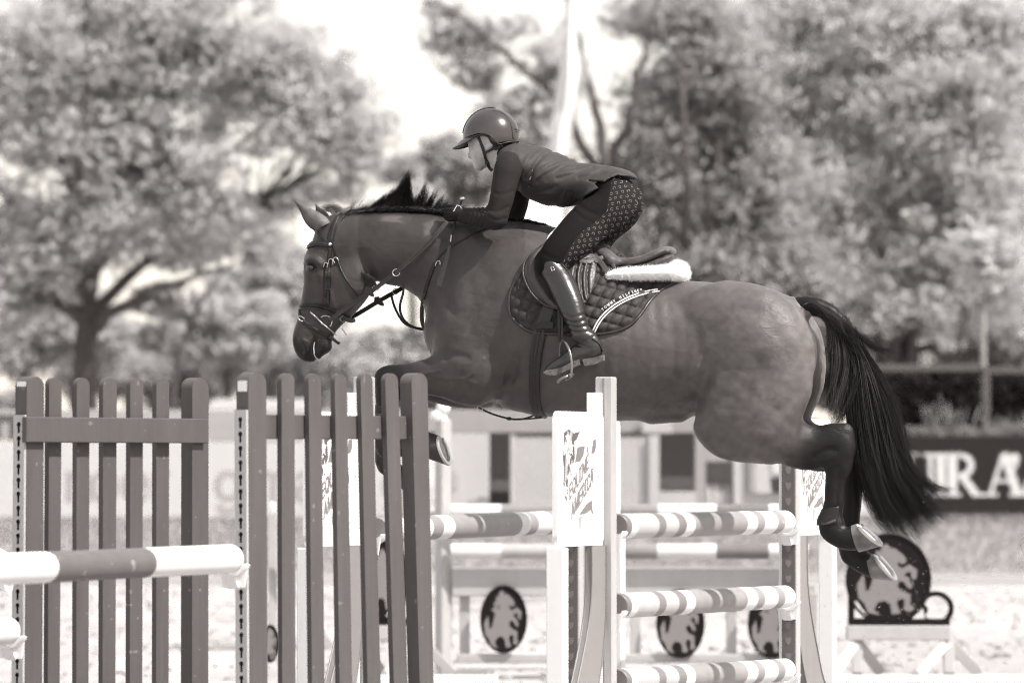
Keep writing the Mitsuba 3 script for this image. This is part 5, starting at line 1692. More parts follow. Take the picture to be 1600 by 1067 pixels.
# hind fetlock boots
for v0, pts, nm in ((-.126, [(1303, 797, 17.5, .031), (1301, 806, 18.5, .033), (1298, 817, 20.5, .036)], 'near'), (.127, [(1328, 826, 17.5, .031), (1328, 836, 18.5, .033), (1327, 848, 20, .036)], 'far')):
    bt = thing('fetlock_boot', f'dark leather fetlock boot on the horse\'s {nm} hind leg', 'boot')
    Gb = Grid((uz(1270, 0)[0], v0 - .07, uz(0, 870)[1]), (uz(1360, 0)[0], v0 + .07, uz(0, 785)[1]), .0034)
    Gb.chain(rows(*[(a, b, c + 1.6, v0, w + .005) for a, b, c, w in pts]), k=0)
    y0, y1 = pts[0][1] - 2, pts[-1][1] + 2
    L = np.array([uz(x, y, v0) for x, y in ((pts[0][0] - 24, y0), (pts[0][0] + 9, y0 - 5), (pts[-1][0] + 13, y1 - 8), (pts[-1][0] + 10, y1), (pts[-1][0] - 24, y1 + 2))])
    U, Z = np.meshgrid(Gb.ax[0], Gb.ax[2], indexing='ij')
    Gb.f = smax(Gb.f, sd_poly(U, Z, L)[:, None, :].astype(np.float32), .004)
    V, F = Gb.mesh(3)
    add('shell', quads(V, F), 'strap_leather', bt, smooth=True)
    P = loc(np.array([pts[-1][0] - 14, pts[-1][0] - 6, pts[-1][0] + 8]), np.array([y1 - 1, y1 - 2, y1 - 7]), np.array([v0 - .032, v0 - .045, v0 - .040]))
    add('strap', wmesh(ribbon(spline(P, 10), np.array([0, -1., 0]), .010, .004)), 'keeper_leather', bt, smooth=False)
# fore tendon boots
for v0, pts, nm in ((-.145, [(600.5, 640, 15.5, .031), (600, 662, 15.2, .030), (601, 686, 18.2, .036), (604, 697, 18, .036)], 'near'), (.145, [(605, 660, 15.5, .031), (603, 686, 15.2, .030), (603, 712, 18.2, .036), (606, 725, 18, .036)], 'far')):
    bt = thing('tendon_boot', f'dark tendon boot on the horse\'s {nm} foreleg, behind the picket wing', 'boot')
    Gb = Grid((uz(570, 0)[0], v0 - .07, uz(0, 750)[1]), (uz(640, 0)[0], v0 + .07, uz(0, 620)[1]), .0036)
    Gb.chain(rows(*[(a, b, c, v0, w) for a, b, c, w in pts]), k=0)
    V, F = Gb.mesh(3)
    add('shell', quads(V, F), 'strap_leather', bt, smooth=True)
    for y in (pts[0][1] + 8, pts[1][1] + 6):
        a = np.linspace(0, 2 * np.pi, 20, endpoint=False)
        c = loc(pts[1][0], y, v0)
        add('strap', wmesh(tube(c + np.stack([.042 * np.cos(a), .033 * np.sin(a), 0 * a], -1), .003, 6, closed=True)), 'keeper_leather', bt, smooth=True)
# ================================================================ JUMPS
DV = np.array([math.cos(math.radians(73.1)), math.sin(math.radians(73.1)), 0.0])   # the poles' direction on the ground
PV = np.array([DV[1], -DV[0], 0.0])                                              # across it, towards the sun


def local_to(o, ex, mesh):
    """Local x along ex, y across (to the left of ex), z up, from the ground point o."""
    return frame_mesh(mesh, o, ex)


def gpt(px, D):
    p = at(px, 800, D)
    return np.array([p[0], p[1], 0.0])


def star(r, n=5):
    a = np.pi / 2 + np.arange(2 * n) * np.pi / n
    rr = np.where(np.arange(2 * n) % 2 == 0, r, r * .42)
    return np.stack([rr * np.cos(a), rr * np.sin(a)], 1)


LOGO = {
    'map': [(115, 250), (150, 222), (165, 230), (195, 250), (240, 235), (215, 290), (195, 310), (200, 420), (185, 470), (180, 540), (150, 600), (140, 715), (120, 680), (112, 600), (118, 500), (108, 420), (118, 330)],
    'p1': [(220, 345), (278, 335), (265, 400), (240, 445), (200, 450), (212, 390)], 'p2': [(288, 318), (298, 345), (305, 385), (291, 375)],
    'p3': [(338, 295), (360, 290), (362, 340), (350, 385), (325, 392), (335, 330)], 'p4': [(325, 490), (348, 490), (322, 512)],
    'p5': [(228, 812), (290, 735), (330, 708), (333, 760), (340, 804), (326, 800), (322, 775), (285, 802)], 'p6': [(222, 820), (258, 815), (245, 900), (240, 945), (232, 890)]}
BW, BH = .645, .517            # board width and height in metres


def board_xy(X, Y):
    """Enlarged-photograph coordinates of the near board to board metres (x from its near edge, z from its lower edge)."""
    t = (850 + X / 4.443 - 865) / (945 - 865)
    # the near edge is closer: undo the perspective along the board
    a = t / (1 + .030 * (1 - t)) * BW
    return a, (850 - (620 + Y / 4.443)) / (850 - 643) * BH


def logo_parts(key, put_):
    """Print on the board's sunny face; put_(mesh in board coordinates (x, z, out), material, name)."""
    P = {k: Polygon([board_xy(*q) for q in v]).buffer(0) for k, v in LOGO.items()}
    stars = []
    for (X, Y) in ((128, 355), (172, 350), (152, 425), (178, 490), (158, 560), (148, 290), (128, 640)):
        c = board_xy(X, Y)
        stars.append(Polygon(star(.040) + np.array(c)))
    band = Polygon([board_xy(*q) for q in ((140, 300), (172, 225), (185, 240), (150, 420), (140, 560), (118, 600), (128, 430))])
    put_(P['map'].difference(unary_union(stars)).difference(band), 'print_mid', 'printed_map')
    put_(band.difference(unary_union(stars)).intersection(P['map'].buffer(.02)), 'print_light', 'printed_stripe')
    for k in ('p1', 'p2', 'p3', 'p4', 'p5', 'p6'):
        put_(P[k], 'print_grey' if k != 'p6' else 'print_light', 'printed_shape')
    for txt, X, Y, hgt, m_, ln in (('EQUINE', 155, 716, .060, 'print_grey', .300), ('AMERICA', 170, 842, .060, 'print_grey', .345), ('UK', 368, 590, .022, 'print_light', .046)):
        tmh = meshkit.text_mesh(txt, hgt, .0008, bold=True)
        v = np.asarray(tmh.vertices)
        v[:, 0] *= ln / v[:, 0].max()
        an = math.radians(25)
        x0, z0 = board_xy(X, Y)
        v = np.vstack([v + np.array([dx, 0, k_ * .0001]) for k_, dx in enumerate((-.0022, 0, .0022) if hgt > .04 else (0,))])
        tmh = tm(v, np.vstack([tmh.faces + i_ * (len(v) // (3 if hgt > .04 else 1)) for i_ in range(3 if hgt > .04 else 1)]))
        w = np.stack([x0 + v[:, 0] * math.cos(an) - v[:, 1] * .25 * 0 * math.sin(an), z0 + v[:, 0] * math.sin(an) + v[:, 1], v[:, 2]], -1)
        put_(tm(w, tmh.faces), m_, 'lettering')


def make_standard(px, D, sgn, label, track_front, hgt=1.742):
    """Jump standard: tall inner post, board, curved brace and short outer post. sgn -1: the wing runs towards the camera, +1: away."""
    k = thing('jump_standard', label, 'jump standard', 'white printed jump standards of the oxer')
    o = gpt(px, D)
    ex = sgn * DV

    def P_(mesh, mname, name, parent=k, **kw):
        return add(name, local_to(o, ex, mesh), mname, parent, **kw)
    sy = -1 if sgn > 0 else 1          # local y of the sunny side (PV)
    P_(cbox((-.036, -.034, .0), (.036, .034, hgt), .004), 'alu', 'inner_post')
    P_(cbox((-.0395, -.004, .3), (.0395, .004, hgt - .004), .0015), 'grey_paint', 'groove_strip')
    P_(cbox((.041, -.034 * sy - .028, .30), (.062, -.034 * sy + .032, hgt - .062), .003), 'white_paint', 'batten')
    # board
    bz0 = 1.085
    q = sbox(0, 0, BW, BH).buffer(-.045).buffer(.045)
    bx0 = .066
    e = extrude(q, .020)
    v = np.asarray(e.vertices)
    bm = tm(np.stack([bx0 + v[:, 0], -.010 + v[:, 2], bz0 + v[:, 1]], -1), e.faces)
    if bm.volume < 0:
        bm.invert()
    bk = P_(bm, 'white_paint', 'board')

    def pr(shape, mname, name):
        e = shape if hasattr(shape, 'faces') else extrude(shape, .0008)
        v = np.asarray(e.vertices)
        # sgn -1: board x grows away from the inner post towards the camera; print reads from the camera's left
        x = bx0 + (BW - v[:, 0] if sgn < 0 else v[:, 0])
        m_ = tm(np.stack([x, sy * (.0102 + v[:, 2]), bz0 + v[:, 1]], -1), e.faces)
        P_(m_, mname, name, bk, smooth=False)
    logo_parts(k, pr)
    # outer post and curved brace
    P_(cbox((.640, -.034, 0), (.712, .034, bz0 - .003), .004), 'white_paint', 'outer_post')
    A = [(.045, bz0 - .002), (.045, .85), (.075, .70), (.14, .55), (.26, .40), (.45, .27), (.638, .17)]
    Bq = [(.638, .40), (.56, .43), (.45, .55), (.325, .72), (.255, .87), (.245, bz0 - .002)]
    a_, b_ = spline(A, 30), spline(Bq, 30)
    e = extrude(Polygon(np.vstack([a_, b_])).buffer(0), .022)
    v = np.asarray(e.vertices)
    cm = tm(np.stack([v[:, 0], -.011 + v[:, 2], v[:, 1]], -1), e.faces)
    if cm.volume < 0:
        cm.invert()
    P_(cm, 'grey_paint', 'curved_brace')
    P_(join([tube(np.stack([q_[:, 0], 0 * q_[:, 0] + y, q_[:, 1]], -1), .0035, 6) for q_ in (a_, b_) for y in (-.012, .012)]), 'pole_dark', 'brace_edging', kind='stuff')
    P_(cbox((.038, -.03, .05), (.638, .03, .13), .004), 'white_paint', 'bottom_rail')
    for x in (0, .676):
        P_(cbox((x - .035, -.42, .0), (x + .035, .42, .05), .004), 'white_paint', 'foot')
    # cup track on the side of the poles
    tx = -.0375
    tb = P_(cbox((tx - .012, -.030, .25), (tx, .030, 1.60), .002), 'track_metal', 'cup_track')
    if track_front:
        for i in range(17):
            z = .42 + .068 * i
            sh = Polygon([(-.017, .020), (.017, .020), (.018, .004), (.010, -.014), (0, -.022), (-.010, -.014), (-.018, .004)])
            sh = affinity.scale(sh, .72, .8)
            e = extrude(sh, .0012)
            v = np.asarray(e.vertices)
            P_(tm(np.stack([tx - .0122 - v[:, 2], -v[:, 0], z + v[:, 1]], -1), e.faces), 'track_light', 'shield_hole', tb, smooth=False)
    return k, o


def make_cup(key_label, o, ex, z, num=None):
    """Pole cup: back plate, dish and a tab. o: ground point of the post, ex: towards the pole, z: height of the pole's axis."""
    k = thing('pole_cup', key_label, 'pole cup', 'white cups that hold the poles')

    def P_(mesh, name, m='plastic_white', **kw):
        return add(name, local_to(o, ex, mesh), m, k, **kw)
    a = np.radians(np.linspace(200, 340, 16))
    outer = np.stack([.064 * np.cos(a), .064 * np.sin(a)], 1)
    inner = np.stack([.0525 * np.cos(a), .0525 * np.sin(a)], 1)[::-1]
    e = extrude(Polygon(np.vstack([outer, inner])), .060)
    v = np.asarray(e.vertices)
    m = tm(np.stack([.052 + v[:, 2], v[:, 0], z + v[:, 1]], -1), e.faces)
    if m.volume < 0:
        m.invert()
    P_(m, 'dish')
    P_(hull([(.0505, y, zz) for y, zz in ((-.05, z - .03), (.05, z - .03), (-.04, z - .10), (.04, z - .10))] + [(.062, y, zz) for y, zz in ((-.05, z - .03), (.05, z - .03), (-.04, z - .10), (.04, z - .10))]), 'plate')
    P_(hull([(.060, y, zz) for y in (-.02, .02) for zz in (z - .105, z - .062)] + [(.105, y, z - .064) for y in (-.018, .018)]), 'bracket')
    if num:
        t = meshkit.text_mesh(num, .020, .001)
        v = np.asarray(t.vertices); v[:, 0] -= v[:, 0].mean()
        P_(tm(np.stack([.0625 + v[:, 2], v[:, 0], z - .092 + v[:, 1]], -1), t.faces), 'number', 'print_mid', smooth=False)
    return k


def make_pole(p0, p1, bands, label, group=None, r=.05, end_caps=True):
    """bands: (fraction up to, material). Each colour is its own ring part."""
    k = thing('jump_pole', label, 'jump pole', group)
    p0, p1 = np.asarray(p0, float), np.asarray(p1, float)
    a = 0.0
    for i, (b, m_) in enumerate(bands):
        q0, q1 = p0 + (p1 - p0) * a, p0 + (p1 - p0) * b
        t = np.linspace(0, 1, 3)[:, None]
        P = q0 + (q1 - q0) * t
        rr = np.full(3, r)
        if i == 0 or i == len(bands) - 1:
            u = (p1 - p0) / np.linalg.norm(p1 - p0)
            if i == 0:
                P = np.vstack([q0[None], (q0 + u * .004)[None], (q0 + u * .012)[None], P[1:]]); rr = np.r_[r * .90, r * .97, r, r, r]
            else:
                P = np.vstack([P[:2], (q1 - u * .012)[None], (q1 - u * .004)[None], q1[None]]); rr = np.r_[r, r, r, r * .97, r * .90]
        add('band', tube(P, rr, 40), m_, k, smooth=30)
        a = b
    return k


def fr_of_px(p0, p1, px):
    """Fraction along p0-p1 of the point seen at column px."""
    t = np.linspace(-.05, 1.05, 600)
    P = p0 + (p1 - p0) * t[:, None]
    x = 800 + FPX * P[:, 0] / (P[:, 1] + 24)
    return float(np.interp(px, x, t))


D1, D2 = 22.62, 25.35
std_c, o_c = make_standard(947, D1, -1, 'white jump standard with a grey printed board in the foreground centre, under the horse\'s belly', False)
std_r, o_r = make_standard(1236, D2, 1, 'white jump standard behind the horse\'s hind legs, with a dark cup track', True, 1.602)
std_l, o_l = make_standard(569, D1, -1, 'white jump standard seen between the slats of the right-hand brown picket wing', False)
std_b, o_b = make_standard(897, D2, 1, 'white jump standard almost hidden directly behind the central printed board', True, 1.59)


def pole_between(pxa, ya, Da, pxb, yb, Db, xb, label, group=None):
    p0, p1 = at(pxa, ya, Da), at(pxb, yb, Db)
    bands = []
    for x, m_ in xb:
        bands.append((min(1.0, fr_of_px(p0, p1, x)) if x is not None else 1.0, m_))
    return make_pole(p0, p1, bands, label, group), p0, p1


XR = [(969, 'pole_dark'), (979, 'pole_white'), (1012, 'pole_light'), (1023, 'pole_dark'), (1043, 'pole_light'), (1055, 'pole_dark'), (1069, 'pole_white'), (1151, 'pole_grey'), (1167, 'pole_white'), (1178, 'pole_grey'),
      (1199, 'pole_white'), (1210, 'pole_grey'), (None, 'pole_white')]
for ya, yb, nm in ((822, 815, 'top'), (946, 932, 'middle'), (1064, 1046, 'lowest')):
    k, p0, p1 = pole_between(963, ya, D1 + .10, 1227, yb, D2 - .12, XR, f'{nm} of the three white and grey banded poles right of the central printed board')
    make_cup(f'white cup under the near end of the {nm} banded pole, at the central standard', o_c, DV, p0[2])
    make_cup(f'white cup under the far end of the {nm} banded pole, on the dark cup track', o_r, -DV, p1[2], '5' if nm == 'top' else None)
XL = [(600, 'pole_grey'), (620, 'pole_white'), (640, 'pole_grey'), (660, 'pole_white'), (676, 'pole_grey'), (694, 'pole_white'), (799, 'pole_grey'), (813, 'pole_white'), (825, 'pole_grey'), (849, 'pole_white'), (861, 'pole_grey'), (None, 'pole_white')]
k, p0, p1 = pole_between(588, 827, D1 + .10, 888, 815, D2 - .12, XL, 'white and grey banded pole between the brown picket wing and the central printed board')
make_cup('white cup under the near end of the back pole, seen behind the brown picket wing', o_l, DV, p0[2])
make_cup('white cup under the far end of the back pole, behind the central printed board', o_b, -DV, p1[2])

# ---------------------------------------------------------------- brown picket wings
GA = math.radians(57)
GX = np.array([math.cos(GA), math.sin(GA), 0.0])
GN = np.array([GX[1], -GX[0], 0.0])


def wing(D, x0, posts, pickets, top, rail, rail_front, ptop, label, track_x, track_top, sticker_y):
    k = thing('picket_wing', label, 'picket wing', 'brown painted picket wings in the foreground')
    o = gpt(x0, D)

    def s_of(px, off=0.0):
        """Distance along the wing's plane (off metres in front of its posts) of the column px."""
        X = (px - 800) / FPX
        q = o + off * GN
        return (X * (q[1] + 24) - q[0]) / (GX[0] - X * GX[1])

    def z_of(py, s):
        D_ = o[1] + 24 + s * GX[1]
        return at(800, py, D_)[2]

    def board(xl, xr, bl, br, y, t, off, name, m='brown_paint', rounded=True):
        s0, s1 = s_of(xl, off), s_of(xr, off)
        zt = z_of(y, s0)
        zb = .06
        zr = z_of(1060, s0)
        b0, b1 = s_of(bl, off), s_of(br, off)
        # carry the lean on down to the ground
        f = (zt - zb) / (zt - zr)
        c0, c1 = s0 + (b0 - s0) * f, s1 + (b1 - s1) * f
        w = s1 - s0
        a = np.linspace(0, np.pi, 13)
        arc = [((s0 + s1) / 2 - w / 2 * math.cos(q), zt - w * .36 + w * .36 * math.sin(q)) for q in a]
        poly = [(c1, zb), (c0, zb)] + arc
        e = extrude(Polygon(poly).buffer(-.0015).buffer(.0015), t)
        v = np.asarray(e.vertices)
        m_ = tm(o + v[:, :1] * GX + v[:, 1:2] * np.array([0, 0, 1.]) + (off - v[:, 2:3]) * GN, e.faces)
        if m_.volume < 0:
            m_.invert()
        return add(name, m_, m, k, smooth=30)
    for i, (xl, xr, bl, br) in enumerate(posts):
        board(xl, xr, bl, br, ptop[i], .052, 0, 'post')
    for xl, xr, bl, br in pickets:
        board(xl, xr, bl, br, top, .020, -.004 if not rail_front else -.022, 'picket')
    (rl, rr, ry0, ry1) = rail
    s0, s1 = (s_of(rl, .0245), s_of(rr, .0245)) if rail_front else (s_of(rl), s_of(rr))
    zt, zb = z_of(ry0, s0), z_of(ry1, s0)
    if rail_front:
        m_ = cbox((s0, -.0245, zb), (s1, -.0005, zt), .003)
    else:
        m_ = cbox((s0, .027, zb), (s1, .049, zt), .003)
    add('rail', frame_mesh(m_, o, GX), 'brown_paint', k, smooth=False)
    # a second rail near the ground
    add('rail', frame_mesh(cbox((s0, .027, .16), (s1, .049, .26), .003), o, GX), 'brown_paint', k, smooth=False)
    for s in (.04, s1 - .05):
        add('foot', frame_mesh(cbox((s - .045, -.40, .0), (s + .045, .40, .058), .004), o, GX), 'brown_paint', k, smooth=False)
    # cup track on the outer side of the left post: a channel with keyholes
    w = .048
    z0, z1 = .2, z_of(track_top, 0)
    plate = sbox(-w / 2, z0, w / 2, z1)
    hk = []
    z = z1 - .035
    while z > z0 + .03:
        hk.append(unary_union([Point(0, z).buffer(.0092, 10), sbox(-.0052, z - .026, .0052, z), Point(0, z - .026).buffer(.0052, 6)]))
        z -= .0505
    e = extrude(plate.difference(unary_union(hk)), .0025)
    v = np.asarray(e.vertices)
    lean = (s_of(posts[0][2]) - s_of(posts[0][0])) / (z_of(600, 0) - z_of(1060, 0))

    def side(v, out):
        """Plate coordinates (x towards the back, z up, thickness) on the post's left side."""
        s = -.012 + lean * (z_of(600, 0) - v[:, 1:2]) - out - v[:, 2:3]
        return o + s * GX + (-.026 - v[:, :1]) * GN + v[:, 1:2] * np.array([0, 0, 1.])
    tk = add('cup_track', tm(side(v, 0), e.faces), 'track_pale', k, smooth=False)
    e2 = extrude(plate.buffer(-.001), .003)
    add('track_back', tm(side(np.asarray(e2.vertices), -.010), e2.faces), 'hole_black', tk, smooth=False)
    e3 = extrude(sbox(-.026, z0, -.024, z1), .010); e4 = extrude(sbox(.024, z0, .026, z1), .010)
    add('track_flange', join([tm(side(np.asarray(q.vertices), -.009), q.faces) for q in (e3, e4)]), 'track_pale', tk, smooth=False, kind='stuff')
    zs = z_of(sticker_y, 0)
    e5 = extrude(sbox(-.0205, zs - .019, .0205, zs + .019).buffer(-.003).buffer(.003), .0008)
    add('sticker', tm(side(np.asarray(e5.vertices), -.0118), e5.faces), 'sticker', k, smooth=False, label='small white square sticker near the post top')
    return k, o


W2, o2 = wing(20.3, 388, [(388, 416, 390.5, 418.5), (643, 668, 656, 677.5)], [(440, 460, 441.5, 462), (482, 502, 488, 507.5), (523, 542, 531, 550.5), (563.5, 582, 574.5, 595), (602, 622, 615.5, 637)],
              583, (392, 668, 647, 685), False, (581, 582.5), 'brown picket wing with its rail behind the slats, under the horse\'s head', 377, 640, 603)
W1, o1 = wing(20.95, 42, [(42, 69, 39.6, 66.6), (300.5, 326, 300.5, 326)], [(77, 96.5, 75.5, 94), (120, 140, 120, 139), (161, 182.5, 161, 181), (203.5, 223.5, 203.5, 223), (244.5, 264.5, 244.5, 264)],
              590, (42, 326, 651, 691), True, (588, 590), 'brown picket wing with its rail in front of the slats, at the left edge', 27, 648, 604)

# poles of that oxer, coming towards the camera on the left
PA = at(361, 872.5, 20.05)
PA2 = PA - DV * 3.0
make_pole(PA2, PA, [(.10, 'pole_grey'), (fr_of_px(PA2, PA, 70), 'pole_white'), (fr_of_px(PA2, PA, 224), 'pole_mid'), (fr_of_px(PA2, PA, 354), 'pole_white'), (1, 'pole_white')], 'white foreground pole with one grey band, lying in front of the left picket wing')
PB = at(-2, 878, 20.65)
make_pole(PB - DV * 3.0, PB, [(.3, 'pole_grey'), (.7, 'pole_white'), (1, 'pole_white')], 'white pole end just showing above the foreground pole at the left edge')
PC = at(13, 985, 20.65)
make_pole(PC - DV * 3.0, PC, [(.3, 'pole_grey'), (.7, 'pole_white'), (1, 'pole_white')], 'lower white pole end at the left edge, resting in a numbered cup')
make_cup('white cup under the right end of the foreground pole, on the right-hand picket wing', PA * np.array([1, 1, 0]) + DV * .085, -DV, PA[2])
make_cup('white cup marked 16 at the left edge, under the lower pole end', PC * np.array([1, 1, 0]) + DV * .085, -DV, PC[2], '16')
make_cup('white cup behind the foreground pole at the left edge, hidden by it', PB * np.array([1, 1, 0]) + DV * .085, -DV, PB[2])
# ================================================================ GROUND AND BACKGROUND
def sand_fn(p, n, uv):
    a = fbm(p.x * .9, p.y * .35, 0, 4)
    b = fbm(p.x * 9, p.y * 6, 0, 3)
    c = noise(p.x * 55, p.y * 40, 0)
    return gd(.285 * (1 + .36 * (a - .5) + .22 * (b - .5) + .14 * (c - .5)))


mat('sand', fn=sand_fn, rough=.95, spec=.1, bump=lambda p, n, uv: fbm(p.x * 5, p.y * 5, 0, 4), bscale=.06)


def grass_fn(p, n, uv):
    a, b = fbm(p.x * .5, p.y * .5, 0, 4), fbm(p.x * 12, p.y * 12, p.z * 12, 3)
    return gd(.25 * (1 + .5 * (a - .5) + .5 * (b - .5)))


mat('turf', fn=grass_fn, rough=.9, spec=.15)


def leaf_mat(name, v, var=.25, trans=.5):
    """Leaf cards: a thin, slightly glossy, part see-through surface; the tone varies from clump to clump."""
    def fn(p, n, uv):
        return gd(v * (1 + var * (fbm(p.x * .9, p.y * .9, p.z * .9, 3) - .5) + .5 * (mikit.cell_rand(p.x * 6, p.y * 6, p.z * 6) - .5)))
    scene[name] = {'type': 'principledthin', 'base_color': proc(fn), 'roughness': .5, 'spec_trans': 0.0, 'diff_trans': 2 * trans, 'eta': 1.45}
    return name


leaf_mat('leaf_light', .60)
leaf_mat('leaf_mid', .45)
leaf_mat('leaf_dark', .22)
leaf_mat('leaf_far', .54)
leaf_mat('leaf_hedge', .045)
leaf_mat('grass_pale', .34, .3)
mat('bark', fn=lambda p, n, uv: gd(.085 * (1 + .8 * (fbm(p.x * 6, p.y * 6, p.z * 2, 4) - .5))), rough=.9, spec=.15)
mat('bark_pale', fn=lambda p, n, uv: gd(.30 * (1 + .6 * (fbm(p.x * 4, p.y * 4, p.z * 8, 3) - .5))), rough=.8)
mat('banner_white', fn=wood_paint(.54, .12), rough=.6)
mat('banner_grey', fn=wood_paint(.36, .12), rough=.6)
mat('banner_dark', fn=wood_paint(.024, .3), rough=.8, spec=.15)
mat('letter_pale', .55, .6)
mat('letter_grey', .34, .6)
mat('letter_white', .62, .6)
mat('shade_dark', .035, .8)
mat('hut_grey', fn=wood_paint(.30, .3), rough=.6)
mat('hut_dark', fn=wood_paint(.085, .5), rough=.6)
mat('hut_white', fn=wood_paint(.44, .2), rough=.6)
mat('rail_wood', fn=wood_paint(.09, .6), rough=.8)
mat('emblem_dark', fn=wood_paint(.012, .5), rough=.8, spec=.1)
mat('emblem_pale', .21, .7, .2)
mat('flag_white', fn=lambda p, n, uv: gd(.74 - .10 * fbm(p.x * 2, p.y * 2, p.z, 3)), rough=.8)

# sand of the ring, the kerb, the grass bank behind it and the field to the horizon: one profile, one sheet each
KY = ground_y(66.5)


def sheet(x0, x1, prof, nx=2, f=None):
    """A ground sheet from x0 to x1 along the (y, z) profile."""
    xs = np.linspace(x0, x1, nx)
    V = np.array([(x, y, z + (f(x, y) if f else 0)) for y, z in prof for x in xs])
    F = []
    for i in range(len(prof) - 1):
        for j in range(nx - 1):
            a = i * nx + j
            F += [[a, a + 1, a + nx + 1], [a, a + nx + 1, a + nx]]
    return tm(V, F)


def sand_relief(x, y):
    e = min(1, max(0, (y - 8) / 4)) * min(1, max(0, (KY - .4 - y) / 3))
    q = np.array([[x * .9, y * .45, 0.]])
    return .05 * e * float(meshkit.fbm(q, 3, seed=8)[0] - .5)


ys = np.r_[np.array([-60, -30, -10, 0, 6]), np.linspace(8, KY + .3, 60)]
structure('sand', sheet(-60, 60, [(y, 0) for y in ys], 60, sand_relief), 'sand', 'pale raked sand of the riding ring', smooth=True)
structure('grass_bank', sheet(-120, 120, [(KY + .25, -.02), (KY + .26, .14), (KY + 2, .28), (KY + 6.5, .66), (KY + 9, .72), (KY + 40, .75), (KY + 120, .8), (1500, 1.2)], 2), 'turf', 'pale mown grass bank behind the ring and field beyond', smooth=False)
structure('kerb', cbox((-60, KY, -.02), (60, KY + .12, .12), .01), 'hut_white', 'low pale kerb board between sand and grass')
# grass blades on the bank
q = np.random.default_rng(21)
n = 42000
x = q.uniform(-9, 9, n); y = KY + .3 + q.random(n) * 8
z = np.interp(y, [KY + .25, KY + 2, KY + 6.5, KY + 9], [.14, .28, .66, .72])
h = .05 + .05 * q.random(n)
a = q.uniform(0, 6.28, n)
w = .012
b = np.stack([x, y, z - .01], -1)
dx = np.stack([np.cos(a), np.sin(a), 0 * a], -1) * w
tp = b + np.stack([q.normal(0, .03, n), q.normal(0, .03, n), h], -1)
V = np.stack([b - dx, b + dx, tp], 1).reshape(-1, 3)
structure('grass', tm(V, np.arange(3 * n).reshape(-1, 3)), 'turf', 'short grass blades on the bank', smooth=False, kind='stuff')
# hoof-stirred clods and tracks in the sand where it comes into view
n = 2600
x = q.uniform(-5.5, 5.5, n); y = ground_y(q.uniform(36, 64, n))
ico = trimesh.creation.icosphere(1, 1.0)
sc = .010 + .03 * q.random(n) ** 3
V = (ico.vertices[None] * sc[:, None, None] * np.array([1.3, 1.3, .8]) + np.stack([x, y, 0 * x], -1)[:, None]).reshape(-1, 3)
Fq = (ico.faces[None] + (np.arange(n) * len(ico.vertices))[:, None, None]).reshape(-1, 3)
structure('sand_clods', tm(V, Fq), 'sand', 'small clods of sand on the ring', smooth=True, kind='stuff')


# ---------------------------------------------------------------- trees
SUNV = np.array(SUN) / np.linalg.norm(SUN)


def leaves(C, size, q, flat=.55, out=None):
    """One small four-cornered leaf card per centre; leaves turn outwards from their clump and towards the light."""
    n = len(C)
    nn = q.normal(0, .62, (n, 3)) + .55 * SUNV + [0, 0, .25]
    if out is not None:
        nn += .75 * out
    nn /= np.linalg.norm(nn, axis=1, keepdims=True)
    d = np.cross(nn, q.normal(0, 1, (n, 3))); d /= np.linalg.norm(d, axis=1, keepdims=True)
    e = np.cross(nn, d)
    s = size * (.6 + .8 * q.random((n, 1)))
    V = np.stack([C - d * s, C + e * s * flat + nn * s * .12, C + d * s, C - e * s * flat + nn * s * .12], 1).reshape(-1, 3)
    i = np.arange(n) * 4
    return tm(V, np.vstack([np.stack([i, i + 1, i + 2], -1), np.stack([i, i + 2, i + 3], -1)]))


def crown_points(blobs, n_clump, per, q, clump_r, shell=.55, gap=.34):
    blobs = [(c, np.maximum(r - .8 * clump_r, .3 * r)) for c, r in blobs]
    """Clumps of leaves in a union of ellipsoids (centre, radii): more of them near the outside, none in some pockets."""
    w = np.array([np.prod(r) ** (2 / 3) for _, r in blobs]); w /= w.sum()
    out, cents = [], []
    while len(cents) < n_clump:
        c, r = blobs[q.choice(len(blobs), p=w)]
        d = q.normal(0, 1, 3); d /= np.linalg.norm(d)
        p = np.asarray(c) + d * np.asarray(r) * (shell + (1 - shell) * q.random()) ** 1.0 * (q.random() ** .18)
        if .65 * meshkit.noise((p * .6)[None], seed=3)[0] + .35 * meshkit.noise((p * 1.5)[None], seed=5)[0] < gap:
            continue
        cents.append(p)
    cents = np.array(cents)
    sz = clump_r * (.5 + q.random(len(cents)))
    k = np.repeat(np.arange(len(cents)), per)
    d = q.normal(0, 1, (len(k), 3))
    d *= (.45 + .55 * q.random((len(k), 1))) / np.linalg.norm(d, axis=1, keepdims=True) * np.array([1.35, 1.35, .85])
    return cents, cents[k] + d * sz[k][:, None], d


def limb(P, r0, r1, sides=8, wob=.0, q=None):
    P = spline(np.array(P, float), 12)
    if wob:
        P[1:-1] += q.normal(0, wob, (len(P) - 2, 3))
    return tube(P, np.linspace(r0, r1, len(P)) ** 1.0, sides)


